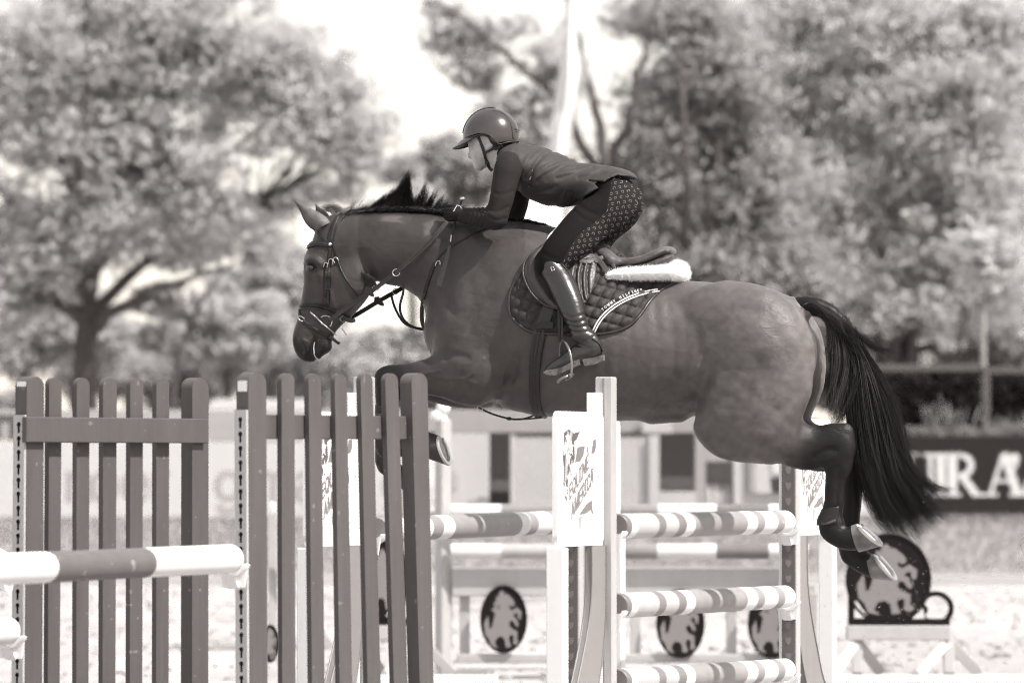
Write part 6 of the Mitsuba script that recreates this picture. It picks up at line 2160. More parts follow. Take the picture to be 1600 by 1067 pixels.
def make_tree(name, label, group, base, height, trunk_r, limbs, blobs, n_clump, per, leaf, lm, seed, clump_r=.45, barkm='bark', shell=.55, gap=.34):
    """Trunk with limbs and twigs that reach out to the leaf clumps. base: ground point; limbs: px-free polylines relative to the base."""
    q = np.random.default_rng(seed)
    k = thing(name, label, 'tree', group)
    base = np.asarray(base, float)
    tr = limb([base, base + [0, 0, height * .3], base + [height * .01, 0, height * .55]], trunk_r * 1.15, trunk_r * .7, 12)
    tk = add('trunk', tr, barkm, k, smooth=True)
    tips = []
    for L in limbs:
        L = base + np.asarray(L, float)
        r = trunk_r * .5
        add('limb', limb(L, r, r * .25, 8, .04, q), barkm, tk, smooth=True)
        tips += list(spline(L, 8)[2:])
    cents, P, out = crown_points(blobs, n_clump, per, q, clump_r, shell, gap)
    tips = np.array(tips) if len(tips) else base[None] + [[0, 0, height * .5]]
    tw = []
    for c in cents[::7]:
        j = np.argmin(((tips - c) ** 2).sum(1) + 2 * np.maximum(0, tips[:, 2] - c[2]))
        a = tips[j]
        m_ = (a + c) / 2 + q.normal(0, .15, 3) + [0, 0, -.1]
        tw.append(np.array([a, a * .6 + m_ * .4, m_, m_ * .4 + c * .6, c]))
    tw = np.array(tw)
    add('twigs', strands(tw, np.broadcast_to(np.linspace(.026, .007, 5), tw.shape[:2]), 4), barkm, k, smooth=False, kind='stuff')
    add('crown', leaves(P, leaf, q, out=out), lm, k, smooth=False, kind='stuff')
    return k


def wp(px, py, D):
    return at(px, py, D)


def blob(px, py, D, rx, ry, rd=None):
    """Ellipsoid seen at (px, py) from D metres with radii rx, ry px."""
    s = D / FPX
    return wp(px, py, D), np.array([rx * s, (rd or rx) * s, ry * s])


def groundp(px, D, z=.75):
    p = wp(px, 800, D)
    return np.array([p[0], p[1], z])


# the big broad tree at the left
D = 104.0
b0 = groundp(132, D)
S1 = D / FPX


def rel(*pts):
    return [np.array([(x - 132) * S1, d, wp(132, y, D)[2] - b0[2]]) for x, y, d in pts]


lim = [rel((132, 500, 0), (128, 420, .2), (112, 330, .4), (95, 230, .5), (85, 120, .4)), rel((135, 480, 0), (150, 400, -.3), (185, 300, -.6), (230, 200, -.8), (260, 90, -.8)),
       rel((136, 500, 0), (190, 440, .2), (260, 390, .4), (330, 350, .3), (400, 320, .1)), rel((128, 500, 0), (80, 470, -.2), (40, 440, -.4), (5, 400, -.5), (-60, 350, -.6)),
       rel((138, 520, 0), (210, 470, -.8), (290, 440, -1.2), (370, 420, -1.4)), rel((130, 440, 0), (125, 330, -1), (140, 220, -1.8), (150, 120, -2.2)),
       rel((130, 460, 0), (60, 380, .8), (0, 300, 1.2), (-60, 220, 1.5)), rel((138, 430, 0), (230, 330, 1.0), (340, 240, 1.5), (430, 170, 1.6))]
make_tree('broad_tree', 'large broad-crowned tree with spreading limbs at the left', None, b0, 6.5, .27, lim,
          [blob(150, 90, D, 330, 150, 260), blob(400, 140, D, 150, 130, 200), blob(500, 205, D, 100, 90, 150), blob(60, 230, D, 230, 170, 260), blob(280, 260, D, 230, 110, 240), blob(560, 235, D, 64, 70, 80),
           blob(20, 400, D, 130, 130, 160), blob(430, 70, D, 110, 60, 150), blob(200, 0, D, 300, 80, 200), blob(480, 290, D, 120, 70, 100), blob(180, 360, D, 190, 90, 200), blob(560, 215, D, 84, 110, 110), blob(520, 130, D, 90, 90, 120), blob(470, 240, D, 130, 90, 120), blob(330, 350, D, 150, 70, 150), blob(-10, 470, D, 110, 90, 150), blob(60, 400, D, 140, 110, 150)],
          2700, 30, .073, 'leaf_light', 11, .31, shell=.2, gap=.31)
# loose low branches with gaps of sky under its crown
q = np.random.default_rng(4)
k = thing('small_tree', 'thin-leaved small tree showing sky through it, right of the broad tree\'s trunk', 'tree')
D = 112.0
pts = [crown_points([blob(x, y, D, rx, ry)], n_, 40, q, .30, .2)[1] for x, y, rx, ry, n_ in ((300, 400, 110, 50, 26), (400, 395, 60, 30, 12), (250, 470, 70, 40, 16), (240, 530, 50, 30, 12), (340, 330, 140, 40, 40))]
add('crown', leaves(np.vstack(pts), .10, q), 'leaf_mid', k, smooth=False, kind='stuff')
B_ = groundp(250, D)
add('trunk', limb([B_, B_ + [.2, 0, 1.6], B_ + [.5, 0, 3.2], B_ + [1.2, 0, 4.4]], .10, .03), 'bark', k, smooth=True)

# light, branchy tree in the middle
D = 96.0
B_ = groundp(950, D)
S1 = D / FPX


def rel2(*pts):
    return [np.array([(x - 950) * S1, d, wp(950, y, D)[2] - B_[2]]) for x, y, d in pts]


lim = [rel2((950, 330, 0), (900, 260, .2), (840, 200, .3), (770, 140, .3), (690, 110, .2)), rel2((950, 300, 0), (890, 190, -.3), (820, 110, -.5), (740, 50, -.6), (660, 10, -.6)), rel2((950, 340, 0), (880, 300, .4), (800, 240, .6), (730, 200, .7)),
       rel2((945, 280, 0), (930, 160, .5), (900, 60, .6), (880, -20, .6)), rel2((950, 280, 0), (980, 180, -.6), (1010, 80, -.7), (1030, -10, -.7))]
make_tree('open_tree', 'open branchy tree with sky between its leaves, behind the rider\'s helmet', None, B_, 6.0, .20, lim,
          [blob(740, 100, D, 60, 50, 90), blob(800, 180, D, 80, 70, 100), blob(790, 50, D, 110, 50, 120), blob(880, 110, D, 80, 110, 120), blob(690, 15, D, 50, 26, 60), blob(740, 130, D, 60, 40, 60), blob(960, 40, D, 70, 50, 90), blob(850, 230, D, 60, 40, 60), blob(700, 60, D, 60, 50, 60)], 400, 20, .065, 'leaf_light', 12, .20, shell=.1, gap=.46)
# full trees on the right
for i, (nm, lb, px, D, H_, bl, n_, lm) in enumerate((
        ('leafy_tree', 'dense leafy tree directly behind the rider\'s back', 1085, 98, 7.0, [(1060, 250, 150, 190), (1000, 360, 130, 110), (1120, 120, 170, 140), (960, 290, 70, 90), (1180, 300, 150, 150), (1060, 30, 140, 70), (1120, 420, 190, 90), (1010, 440, 140, 80), (1230, 430, 140, 100), (1100, 500, 160, 60)], 700, 'leaf_mid'),
        ('leafy_tree', 'pale sunlit tree filling the sky above the horse\'s tail', 1400, 106, 8.0, [(1400, 120, 260, 180), (1300, 300, 200, 150), (1500, 280, 180, 180), (1440, 400, 160, 60), (1240, 120, 130, 150), (1540, 80, 130, 140), (1330, 10, 220, 90), (1380, 470, 190, 80), (1520, 440, 150, 110), (1280, 400, 130, 130)], 980, 'leaf_light'),
        ('leafy_tree', 'rightmost leafy tree, cut by the picture\'s right edge', 1640, 116, 8.0, [(1640, 200, 160, 220), (1600, 380, 130, 120), (1680, 60, 160, 120), (1610, 480, 110, 90)], 360, 'leaf_light'))):
    B_ = groundp(px, D)
    S1 = D / FPX
    q = np.random.default_rng(50 + i)
    bl2 = [blob(x, y, D, rx, ry) for x, y, rx, ry in bl]
    lim = []
    for c, r in bl2:
        e = c - B_
        lim.append([np.array([0, 0, 1.6 + .3 * q.random()]), np.array([e[0] * .3, q.normal(0, .4), 2.2 + e[2] * .15]), np.array([e[0] * .65, q.normal(0, .7), e[2] * .65]), np.array([e[0], q.normal(0, .8), e[2] + r[2] * .3])])
    make_tree(nm, lb, None, B_, H_ * .6, .22, lim, bl2, int(n_ * 3.1), 28, .073, lm, 60 + i, .31, shell=.2, gap=.30)

# hazy line of trees and bushes behind everything
specs = [('far_tree', 'far hazy tree low behind the broad tree, left of its trunk', 30, 520, 160, 110, 'leaf_far'), ('far_tree', 'far hazy bush below the small tree, left of the horse\'s head', 350, 520, 110, 85, 'leaf_far'),
         ('far_tree', 'far dark bush beneath the broad tree, at the left picket wing', 230, 570, 150, 80, 'leaf_mid'), ('far_tree', 'far bush under the horse\'s chin', 470, 590, 110, 60, 'leaf_mid'),
         ('far_tree', 'far hazy tree in the gap below the horse\'s neck', 590, 560, 90, 70, 'leaf_far'), ('far_tree', 'far tree low in the sky gap left of the helmet', 705, 268, 110, 34, 'leaf_mid'),
         ('far_tree', 'far bushes seen under the horse\'s belly', 740, 640, 130, 70, 'leaf_dark'), ('far_tree', 'far tree behind the mane', 640, 380, 140, 70, 'leaf_far'),
         ('far_tree', 'far dark tree between saddle and croup', 1150, 480, 200, 110, 'leaf_dark'), ('far_tree', 'far tree above the hedge, beside the tail', 1350, 520, 140, 80, 'leaf_mid'),
         ('far_tree', 'far tree above the hedge at the right', 1500, 520, 140, 76, 'leaf_dark'), ('far_tree', 'far rounded bush at the right edge above the hedge', 1610, 500, 80, 80, 'leaf_mid'),
         ('far_tree', 'far tree behind the horse\'s neck', 760, 420, 100, 110, 'leaf_far'), ('far_tree', 'far bush behind the horse\'s hind leg', 1250, 600, 150, 60, 'leaf_dark'),
         ('far_tree', 'far pale tree in front of the horse\'s face, under the broad tree\'s crown', 425, 470, 100, 80, 'leaf_far'), ('far_tree', 'far low shrubs over the rail beside the pale stem', 1580, 562, 110, 26, 'leaf_dark')]
for i, (nm, lb, px, py, rx, ry, lm) in enumerate(specs):
    D = 130.0 + 6 * (i % 4)
    q = np.random.default_rng(90 + i)
    c, r = blob(px, py, D, rx, ry)
    k = thing(nm, lb, 'tree' if 'tree' in lb else 'bush')
    bl = [(c + np.array([f, 0, 0]) * r * .6, r * np.array([.5, .8, .9])) for f in (-1, 0, 1)] + [(c + q.normal(0, .55, 3) * r, r * q.uniform(.3, .55)) for _ in range(7)]
    _, P, _o = crown_points(bl, int(160 + rx * 1.6), 34, q, .36, .2, .28)
    add('crown', leaves(P, .12, q, out=_o), lm, k, smooth=False, kind='stuff')
    add('trunk', limb([(c[0], c[1], .7), (c[0] + .1, c[1], (c[2] + .7) / 2), (c[0], c[1], c[2])], .16, .06), 'bark', k, smooth=True)

# pale birch stem by the hedge
B_ = groundp(1536, 92)
k = thing('birch_tree', 'slender tree with a pale straight stem standing at the hedge', 'tree')
add('trunk', limb([B_, B_ + [.01, 0, 1.6], B_ + [.0, 0, 3.2]], .062, .045), 'bark_pale', k, smooth=True)
q = np.random.default_rng(8)
_, P, _o = crown_points([blob(1540, 400, 92, 60, 60)], 50, 40, q, .35, .2)
add('crown', leaves(P, .10, q), 'leaf_light', k, smooth=False, kind='stuff')

# hedges, rails, pampas tufts at the right
for (x0, x1, y0, lb) in ((1380, 1534, 582, 'dark clipped hedge behind the horse\'s tail'), (1547, 1700, 586, 'dark clipped hedge at the right edge, beyond the pale stem')):
    D = 84.0
    k = thing('hedge', lb, 'hedge')
    a, b = wp(x0, y0, D), wp(x1, y0, D)
    q = np.random.default_rng(int(x0))
    add('core', cbox((a[0], a[1], .7), (b[0], a[1] + .9, a[2] - .05), .05), 'shade_dark', k, smooth=False)
    n = 5200
    face = q.random(n)
    P = np.stack([q.uniform(a[0], b[0], n), np.where(face < .75, a[1] - .03 + .08 * q.normal(0, 1, n), a[1] + .9 * q.random(n)), np.where(face < .75, q.uniform(.7, a[2], n), a[2] - .03 + .04 * q.normal(0, 1, n))], -1)
    add('foliage', leaves(P, .06, q), 'leaf_hedge', k, smooth=False, kind='stuff')
k = thing('rail_fence', 'weathered timber rail along the top of the hedge at the right', 'fence')
for x0, x1, y in ((1330, 1532, 575), (1548, 1720, 579)):
    a, b = wp(x0, y, 82), wp(x1, y, 82)
    add('rail', cbox((a[0], a[1], a[2] - .045), (b[0], a[1] + .05, a[2] + .05), .01), 'rail_wood', k, smooth=False)
for x in (1541,):
    a = wp(x, 572, 81.8)
    add('post', cbox((a[0] - .05, a[1] - .06, .6), (a[0] + .05, a[1] + .04, a[2]), .01), 'rail_wood', k, smooth=False)
q = np.random.default_rng(77)
for i in range(11):
    px = 1392 + 22 * i + q.uniform(-6, 6)
    tall = {3: 54, 4: 66, 7: 34, 9: 40}.get(i, 12 + 10 * q.random())
    c = wp(px, 682, 77)
    n = 12 if tall > 30 else 110
    t = np.linspace(0, 1, 6)
    b = c + np.stack([q.normal(0, .10, n), q.normal(0, .12, n), np.full(n, -.10)], -1)
    tip = b + np.stack([q.normal(0, .10, n), q.normal(0, .10, n), (.10 + tall * 77 / FPX * (.45 + .6 * q.random(n)))], -1)
    mid = (b + tip) / 2 + np.stack([q.normal(0, .02, n), q.normal(0, .02, n), np.full(n, .04)], -1)
    tt = t[None, :, None]
    P = (1 - tt) ** 2 * b[:, None] + 2 * tt * (1 - tt) * mid[:, None] + tt ** 2 * tip[:, None]
    r = np.broadcast_to(np.array([.008, .010, .012, .016, .016, .004]), (n, 6))
    where = ('just right of the tail', 'second right of the tail', 'third right of the tail', 'with a tall plume beside an even taller one', 'tallest, with the highest plume before the hedge', 'just right of the tallest one', 'second right of the tallest one', 'in front of the pale stem', 'just right of the pale stem', 'near the right edge with a raised plume', 'cut by the right edge')[i]
    single('ornamental_grass', strands(P, r, 3), 'grass_pale', f'pale tuft of ornamental grass behind the dark banner, {where}', 'plant', 'pale grass tufts above the dark banner', smooth=False)


# ---------------------------------------------------------------- banners round the ring
def serif(ch):
    """A serif capital 100 units high as a polygon (built from stems and slabs)."""
    def bar(x0, y0, x1, y1):
        return sbox(min(x0, x1), min(y0, y1), max(x0, x1), max(y0, y1))

    def line(a, b, w):
        return LineString([a, b]).buffer(w / 2, cap_style=2)
    if ch == 'I':
        return unary_union([bar(10, 0, 32, 100), bar(0, 0, 42, 7), bar(0, 93, 42, 100)]), 46
    if ch == 'U':
        arc = Point(46, 34).buffer(34, 24).difference(Point(49, 37).buffer(23, 24)).intersection(sbox(-20, -20, 120, 34))
        return unary_union([bar(12, 32, 34, 100), bar(69, 32, 80, 100), bar(0, 93, 46, 100), bar(58, 93, 92, 100), arc]), 96
    if ch == 'R':
        bowl = Point(44, 72).buffer(28, 24).difference(Point(42, 72).buffer(16, 24)).intersection(sbox(40, 0, 90, 110))
        return unary_union([bar(10, 0, 32, 100), bar(0, 0, 42, 7), bar(0, 93, 44, 100), bar(30, 93, 46, 100), bar(30, 44, 46, 52), bowl, line((42, 50), (78, 2), 17), bar(70, 0, 96, 7)]), 94
    if ch == 'A':
        return unary_union([line((14, 3), (44, 98), 9), line((46, 100), (78, 3), 20), bar(26, 32, 66, 39), bar(0, 0, 32, 7), bar(58, 0, 98, 7)]), 98
    if ch == 'Q':
        return unary_union([Point(46, 50).buffer(50, 32).difference(affinity.scale(Point(46, 50).buffer(40, 32), .72, 1)), line((50, 10), (86, -14), 12)]), 100
    if ch == "'":
        return unary_union([Point(14, 88).buffer(12, 16), Polygon([(14, 94), (26, 90), (20, 66), (8, 60), (14, 72)])]), 34


def banner(x0, x1, y0, y1, D, m_, key_label, rows_=None):
    k = thing('banner', key_label, 'banner')
    a, b = wp(x0, y0, D), wp(x1, y1, D)
    c = wp(x0, y1, D)
    add('board', cbox((a[0], a[1], c[2]), (b[0], a[1] + .04, a[2]), .006), m_, k, smooth=False)
    return k, a, c


k, a, c = banner(1372, 1720, 681, 806, 76, 'banner_dark', 'dark banner with large white serif letters behind the tail')
sc = 67 * 76 / FPX / 100
x = wp(1372 - 45, 775, 76)[0]
for ch, px in (('Q', 1330), ('U', 1404), ('I', 1456), ('R', 1474), ('A', 1538), ("'", 1576), ('A', 1590)):
    P, _ = serif(ch)
    o = wp(px, 775, 76)
    e = extrude(affinity.scale(P, sc * 1.0, sc, origin=(0, 0)), .004)
    add('letter', frame_mesh(upright(e), o + np.array([0, -.002, 0]), [1, 0, 0]), 'letter_white', k, smooth=False)
for px in (1400, 1550, 1690):
    o = wp(px, 806, 76)
    add('leg', cbox((o[0] - .03, o[1] + .041, .5), (o[0] + .03, o[1] + .08, o[2] + .2), .004), 'hut_dark', k, smooth=False)

k, a, c = banner(-120, 655, 690, 822, 74, 'banner_white', 'long pale banner with large grey letters behind the picket wings')
for ch, px in (('n', 96), ('o', 135), ('e', 184), ('r', 232), ('i', 285), ('g', 330), ('m', 388), ('a', 455), ('s', 512), ('g', 592)):
    t = meshkit.text_mesh(ch, 62 * 74 / FPX, .004, bold=True)
    o = wp(px, 783, 74)
    add('letter', frame_mesh(upright(t), o + np.array([0, -.002, 0]), [1, 0, 0]), 'letter_grey', k, smooth=False)
a = wp(-120, 822, 74); b = wp(655, 830, 74)
add('bottom_rail', cbox((a[0], a[1] - .03, b[2]), (b[0], a[1] + .05, a[2] - .003), .004), 'banner_grey', k, smooth=False)
k, a, c = banner(-120, 655, 640, 689, 74.2, 'banner_grey', 'upper grey strip of small pale letters above the long pale banner')
for px, t_ in ((318, 'www'), (100, 'tel'), (470, 'ring')):
    t = meshkit.text_mesh(t_, 16 * 74 / FPX, .004)
    add('letter', frame_mesh(upright(t), wp(px, 672, 74.2) + np.array([0, -.002, 0]), [1, 0, 0]), 'letter_grey', k, smooth=False)
t = extrude(sbox(-.16, -.16, .16, .16).difference(sbox(-.05, -.16, .05, .06)), .004)
add('sign', frame_mesh(upright(t), wp(8, 667, 74.2) + np.array([0, -.004, 0]), [1, 0, 0]), 'hut_dark', k, smooth=False)
# ridge of light roofs over the banner at the left
for x0, x1, y0, lb in ((330, 480, 622, 'low pale shed roof above the banner, between the picket wings'),):
    a, b = wp(x0, y0, 96), wp(x1, 640, 96)
    k = thing('shed', lb, 'shed')
    add('wall', cbox((a[0], a[1], .7), (b[0], a[1] + 2, b[2]), .02), 'hut_dark', k, smooth=False)
    add('roof', hull([(a[0] - .1, a[1] - .2, b[2]), (b[0] + .1, a[1] - .2, b[2]), (a[0], a[1] + 1, a[2]), (b[0], a[1] + 1, a[2]), (a[0] - .1, a[1] + 2.2, b[2]), (b[0] + .1, a[1] + 2.2, b[2])]), 'hut_grey', k, smooth=False)

# ---------------------------------------------------------------- stand with fluted panels in the middle distance
D = 58.0


def fbox(x0, y0, x1, y1, D, t, m_, k, name, c=.006, ex=0.0, **kw):
    """Upright board facing the camera, its face D metres away, from px corners; t thick."""
    a, b = wp(x0, y0, D), wp(x1, y1, D)
    return add(name, cbox((a[0], a[1] - ex, b[2]), (b[0], a[1] + t, a[2]), c), m_, k, smooth=False, **kw)


k = thing('white_cabinet', 'plain white cabinet panel left of the fluted white screens', 'cabinet')
fbox(700, 677, 764, 800, D, .5, 'hut_white', k, 'body')
fbox(704, 735, 716, 765, D - .012, .01, 'banner_grey', k, 'notice')
for (x0, x1, lb) in ((800, 905, 'fluted white screen left of the central printed board'), (906, 1028, 'fluted white screen right of the central printed board')):
    k = thing('fluted_screen', lb, 'screen')
    n = int((x1 - x0) / 9.5)
    for i in range(n):
        xa = x0 + (x1 - x0) * i / n
        xb = xa + (x1 - x0) / n
        a, b = wp(xa + .7, 682, D - .3), wp(xb - .7, 800, D - .3)
        arc = [(a[0] + (b[0] - a[0]) * (.5 - .5 * math.cos(q_)), a[2] - .03 + .03 * math.sin(q_)) for q_ in np.linspace(0, math.pi, 8)]
        e = extrude(Polygon([(b[0], b[2]), (a[0], b[2])] + arc), .03)
        v = np.asarray(e.vertices)
        mm = tm(np.stack([v[:, 0], a[1] + v[:, 2] * (1 if i % 2 else .8), v[:, 1]], -1), e.faces)
        if mm.volume < 0:
            mm.invert()
        add('slat', mm, 'hut_white', k, smooth=False)
    fbox(x0, 700, x1, 712, D - .24, .03, 'hut_white', k, 'rail')
    fbox(x0, 776, x1, 788, D - .24, .03, 'hut_white', k, 'rail')
    for x in ((x0 - 3, x0 + 6), (x1 - 14, x1 + 2)):
        fbox(x[0], 680, x[1], 800, D - .36, .05, 'white_dirty', k, 'post')
k = thing('booth', 'grey and white booth with dark openings behind the jump, right of the fluted screens', 'booth')
fbox(640, 640, 1240, 676, D + 1.2, .1, 'hut_grey', k, 'fascia', label='grey fascia board')
fbox(1003, 650, 1050, 677, D + 1.1, .05, 'hut_white', k, 'name_board')
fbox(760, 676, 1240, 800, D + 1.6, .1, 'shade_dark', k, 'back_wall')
fbox(765, 750, 800, 768, D + 1.0, .3, 'rail_wood', k, 'shelf')
fbox(1030, 746, 1088, 766, D + 1.0, .3, 'rail_wood', k, 'shelf')
fbox(1086, 672, 1102, 800, D + .2, .1, 'hut_grey', k, 'post')
fbox(1102, 672, 1150, 721, D + .25, .1, 'hut_grey', k, 'panel')
fbox(1146, 672, 1168, 800, D + .2, .1, 'hut_white', k, 'post')
fbox(1030, 768, 1088, 790, D + .2, .1, 'hut_white', k, 'panel')
fbox(1168, 770, 1246, 792, D + .2, .1, 'hut_white', k, 'panel')
fbox(640, 800, 1260, 838, D + .3, .1, 'hut_grey', k, 'plinth')
n = 8
for i in range(n):
    x0 = 1101 + i * 5.6
    fbox(x0 + .4, 721, x0 + 5.2, 800, D + .55, .03, 'hut_dark', k, 'slat')
for i, x in enumerate((1107, 1117, 1127, 1137)):
    a = wp(x, 757, D + .3); b = wp(x, 800, D + .3)
    prof = np.array([(0, b[2]), (.030, b[2]), (.031, b[2] + .16), (.026, b[2] + .20), (.012, b[2] + .235), (.012, a[2]), (0, a[2])])
    m_ = trimesh.creation.revolve(prof, sections=16)
    m_.vertices = m_.vertices + np.array([a[0], a[1], 0])
    single('bottle', m_, 'hut_white', f'white bottle on the booth counter, {("leftmost", "second", "third", "rightmost")[i]} of four', 'bottle', 'white bottles on the booth counter', smooth=30)
# poster with a pale horse-tail shape and a dark corner
k = thing('poster', 'framed pale poster with soft grey curves and a dark corner, behind the poles', 'poster')
fbox(1170, 700, 1246, 770, D + .15, .03, 'hut_grey', k, 'sheet')
def sheet_poly(px, m_, name, D_):
    q_ = np.array([wp(x, y, D_) for x, y in px])
    e = extrude(Polygon(q_[:, [0, 2]]).buffer(0), .003)
    v = np.asarray(e.vertices)
    return add(name, tm(np.stack([v[:, 0], q_[0, 1] - v[:, 2], v[:, 1]], -1), e.faces), m_, k, smooth=False)
sheet_poly([(1184, 701), (1196, 701), (1200, 730), (1206, 770), (1180, 770), (1178, 740)], 'hut_white', 'print', D + .145)
sheet_poly([(1202, 748), (1218, 744), (1246, 752), (1246, 770), (1206, 770)], 'shade_dark', 'print', D + .145)
sheet_poly([(1206, 704), (1228, 708), (1222, 742), (1206, 738)], 'banner_white', 'print', D + .145)

# ---------------------------------------------------------------- the flagpole with its furled white flag
k = thing('flagpole', 'tall pale flagpole with a furled white flag behind the rider\'s back', 'flagpole')
D = 70.0
a, b = wp(877, 800, D), wp(897, -160, D)
add('pole', tube(np.array([[a[0], a[1], .7], b]), np.array([.045, .035]), 14), 'white_dirty', k, smooth=True)
q = np.random.default_rng(3)
n, m = 44, 36
z = np.linspace(0, 1, n)
V = []
for t in z:
    y = -150 + 395 * t
    cx = 897 - 22 * t
    wl, wr = 3 + 12 * t ** 2.2 + 2 * math.sin(9 * t), 6 + 11 * math.exp(-((t - .68) / .16) ** 2) + 4 * t
    for s in np.linspace(0, 2 * np.pi, m, endpoint=False):
        r = (wl if math.cos(s) < 0 else wr) * D / FPX
        fold = 1 + .16 * math.sin(5 * s + 4 * t) + .10 * math.sin(9 * s - 6 * t)
        c_ = wp(cx, y, D)
        V.append(c_ + np.array([r * fold * math.cos(s), -.02 + .8 * r * fold * math.sin(s), 0]))
i, j = np.meshgrid(np.arange(n - 1), np.arange(m), indexing='ij')
qd = np.stack([i * m + j, i * m + (j + 1) % m, (i + 1) * m + (j + 1) % m, (i + 1) * m + j], -1).reshape(-1, 4)
add('flag', tm(V, np.vstack([qd[:, [0, 2, 1]], qd[:, [0, 3, 2]]])), 'flag_white', k, smooth=True)

# ---------------------------------------------------------------- the second jump, out of focus behind
D = 38.0
k = thing('finial_post', 'white jump post with a ball finial beyond the right-hand picket wing', 'jump standard')
a = wp(692, 628, D)
x0, x1 = wp(680, 700, D)[0], wp(705, 700, D)[0]
zt = wp(692, 655, D)[2]
xm, w = (x0 + x1) / 2, (x1 - x0) / 2 / 1.25
add('post', frame_mesh(cbox((-w, -w, 0), (w, w, zt), .01), [xm, a[1], 0], [math.cos(.6), math.sin(.6), 0]), 'white_dirty', k, smooth=False)
e = trimesh.creation.revolve(np.array([(0, zt - .004), (.034, zt), (.028, zt + .012), (.018, zt + .02), (.020, zt + .03), (.040, zt + .05), (.047, zt + .075), (.040, zt + .10), (.022, zt + .117), (0, zt + .121)]), sections=24)
e.vertices += np.array([xm, a[1], 0])
add('finial', e, 'white_paint', k, smooth=True)
tr = frame_mesh(cbox((w + .001, -.025, .2), (w + .012, .025, zt - .25), .002), [xm, a[1], 0], [math.cos(.6), math.sin(.6), 0])
add('cup_track', tr, 'track_metal', k, smooth=False)
add('foot', cbox((xm - .35, a[1] - .04, 0), (xm + .30, a[1] + .04, .05), .005), 'white_dirty', k, smooth=False)
e = trimesh.creation.icosphere(3, .035); e.vertices += wp(681, 650, D - .1)
add('knob', e, 'white_paint', k, smooth=True)


def far_pole(y, xs, lb):
    p0, p1 = wp(704, y, D - .1), wp(1262, y, D - .1)
    L = p1[0] - p0[0]
    make_pole(p0, p1, [((wp(x, y, D - .1)[0] - p0[0]) / L if x else 1.0, m_) for x, m_ in xs], lb)


far_pole(799, [(783, 'pole_white'), (905, 'pole_grey'), (1028, 'pole_grey'), (1119, 'pole_white'), (1201, 'pole_dark'), (None, 'pole_white')], 'upper blurred pole of the jump farther back')
far_pole(861, [(783, 'pole_white'), (905, 'pole_light'), (1027, 'pole_grey'), (1119, 'pole_white'), (1201, 'pole_dark'), (None, 'pole_white')], 'lower blurred pole of the jump farther back')
k = thing('plank', 'pale plank of the jump farther back, below its blurred poles', 'plank')
fbox(706, 884, 1262, 931, D - .05, .03, 'white_dirty', k, 'face')
fbox(706, 884, 1262, 889, D - .075, .02, 'white_paint', k, 'upper_edge')
fr = thing('filler_frame', 'low white frame of the farther jump in which three dark oval medallions stand', 'jump filler')
for x in (718, 858, 985, 1135, 1262):
    fbox(x, 925, x + 16, 1026, D, .06, 'white_dirty', fr, 'leg')
fbox(714, 1021, 1275, 1035, D - .05, .10, 'white_dirty', fr, 'base')
fbox(714, 912, 1275, 926, D + .01, .05, 'white_dirty', fr, 'top_bar')
fbox(714, 1041, 1275, 1046, D - .3, .2, 'white_dirty', fr, 'ground_bar')

# a rearing horse looking right: head, bent forelegs, hind legs, long tail at the left
HORSE_LOGO = [(-.06, .98), (.04, .86), (.20, .84), (.44, .66), (.52, .52), (.42, .44), (.24, .54), (.26, .38), (.40, .28), (.62, .40), (.84, .26), (.80, .02), (.70, .04), (.70, .20), (.58, .24), (.40, .12), (.56, .06), (.70, -.18), (.62, -.24),
              (.46, -.04), (.30, -.02), (.24, -.20), (.40, -.34), (.64, -.42), (.62, -.70), (.76, -.80), (.62, -.88), (.48, -.82), (.50, -.54), (.30, -.50), (.22, -.66), (.34, -.92), (.12, -.94), (.06, -.66), (-.14, -.56),
              (-.34, -.62), (-.46, -.84), (-.30, -.96), (-.60, -.90), (-.70, -.66), (-.88, -.50), (-.92, -.14), (-.76, .10), (-.72, -.14), (-.70, -.36), (-.56, -.30), (-.46, -.02), (-.40, .22), (-.58, .34), (-.40, .40), (-.48, .58),
              (-.32, .58), (-.36, .78), (-.20, .76), (-.20, .90)]


def emblem(cx, cy, rx, ry, D, key=None, label=None, ang=0.0):
    """Oval dark medallion with a raised rim and a pale leaping-horse relief."""
    k = key or thing('medallion', label, 'medallion', 'dark oval medallions with a pale leaping horse')
    c = wp(cx, cy, D)
    s = D / FPX
    ov = affinity.scale(Point(0, 0).buffer(1, 40), rx * s, ry * s)
    put_ = lambda P, off, t, m_, nm: add(nm, frame_mesh(upright(extrude(P, t)), c + np.array([0, -off, 0]), [math.cos(ang), math.sin(ang), 0]), m_, k, smooth=False)
    put_(ov, 0, .020, 'emblem_dark', 'disc')
    put_(ov.difference(affinity.scale(ov, .92, .94)), .0202, .006, 'emblem_dark', 'rim')
    P = Polygon(HORSE_LOGO).buffer(0).buffer(.035).buffer(-.02)
    P = P.difference(affinity.scale(Point(-.24, .42).buffer(.045), 1, 1.6))
    put_(affinity.scale(P, rx * s * .88, ry * s * .86, origin=(0, 0)).intersection(affinity.scale(ov, .9, .92)), .0204, .004, 'emblem_pale', 'relief')
    return k


emblem(787, 967, 37, 53, D - .06, label='dark oval medallion left of the central jump standard')
emblem(1063, 974, 38, 54, D - .06, label='dark oval medallion between the middle and lowest banded poles, left of its twin')
emblem(1206, 974, 38, 54, D - .06, label='dark oval medallion partly behind the dark cup track')
emblem(422, 1005, 15, 30, D - 2, label='small dark oval medallion half hidden by the right-hand picket wing')
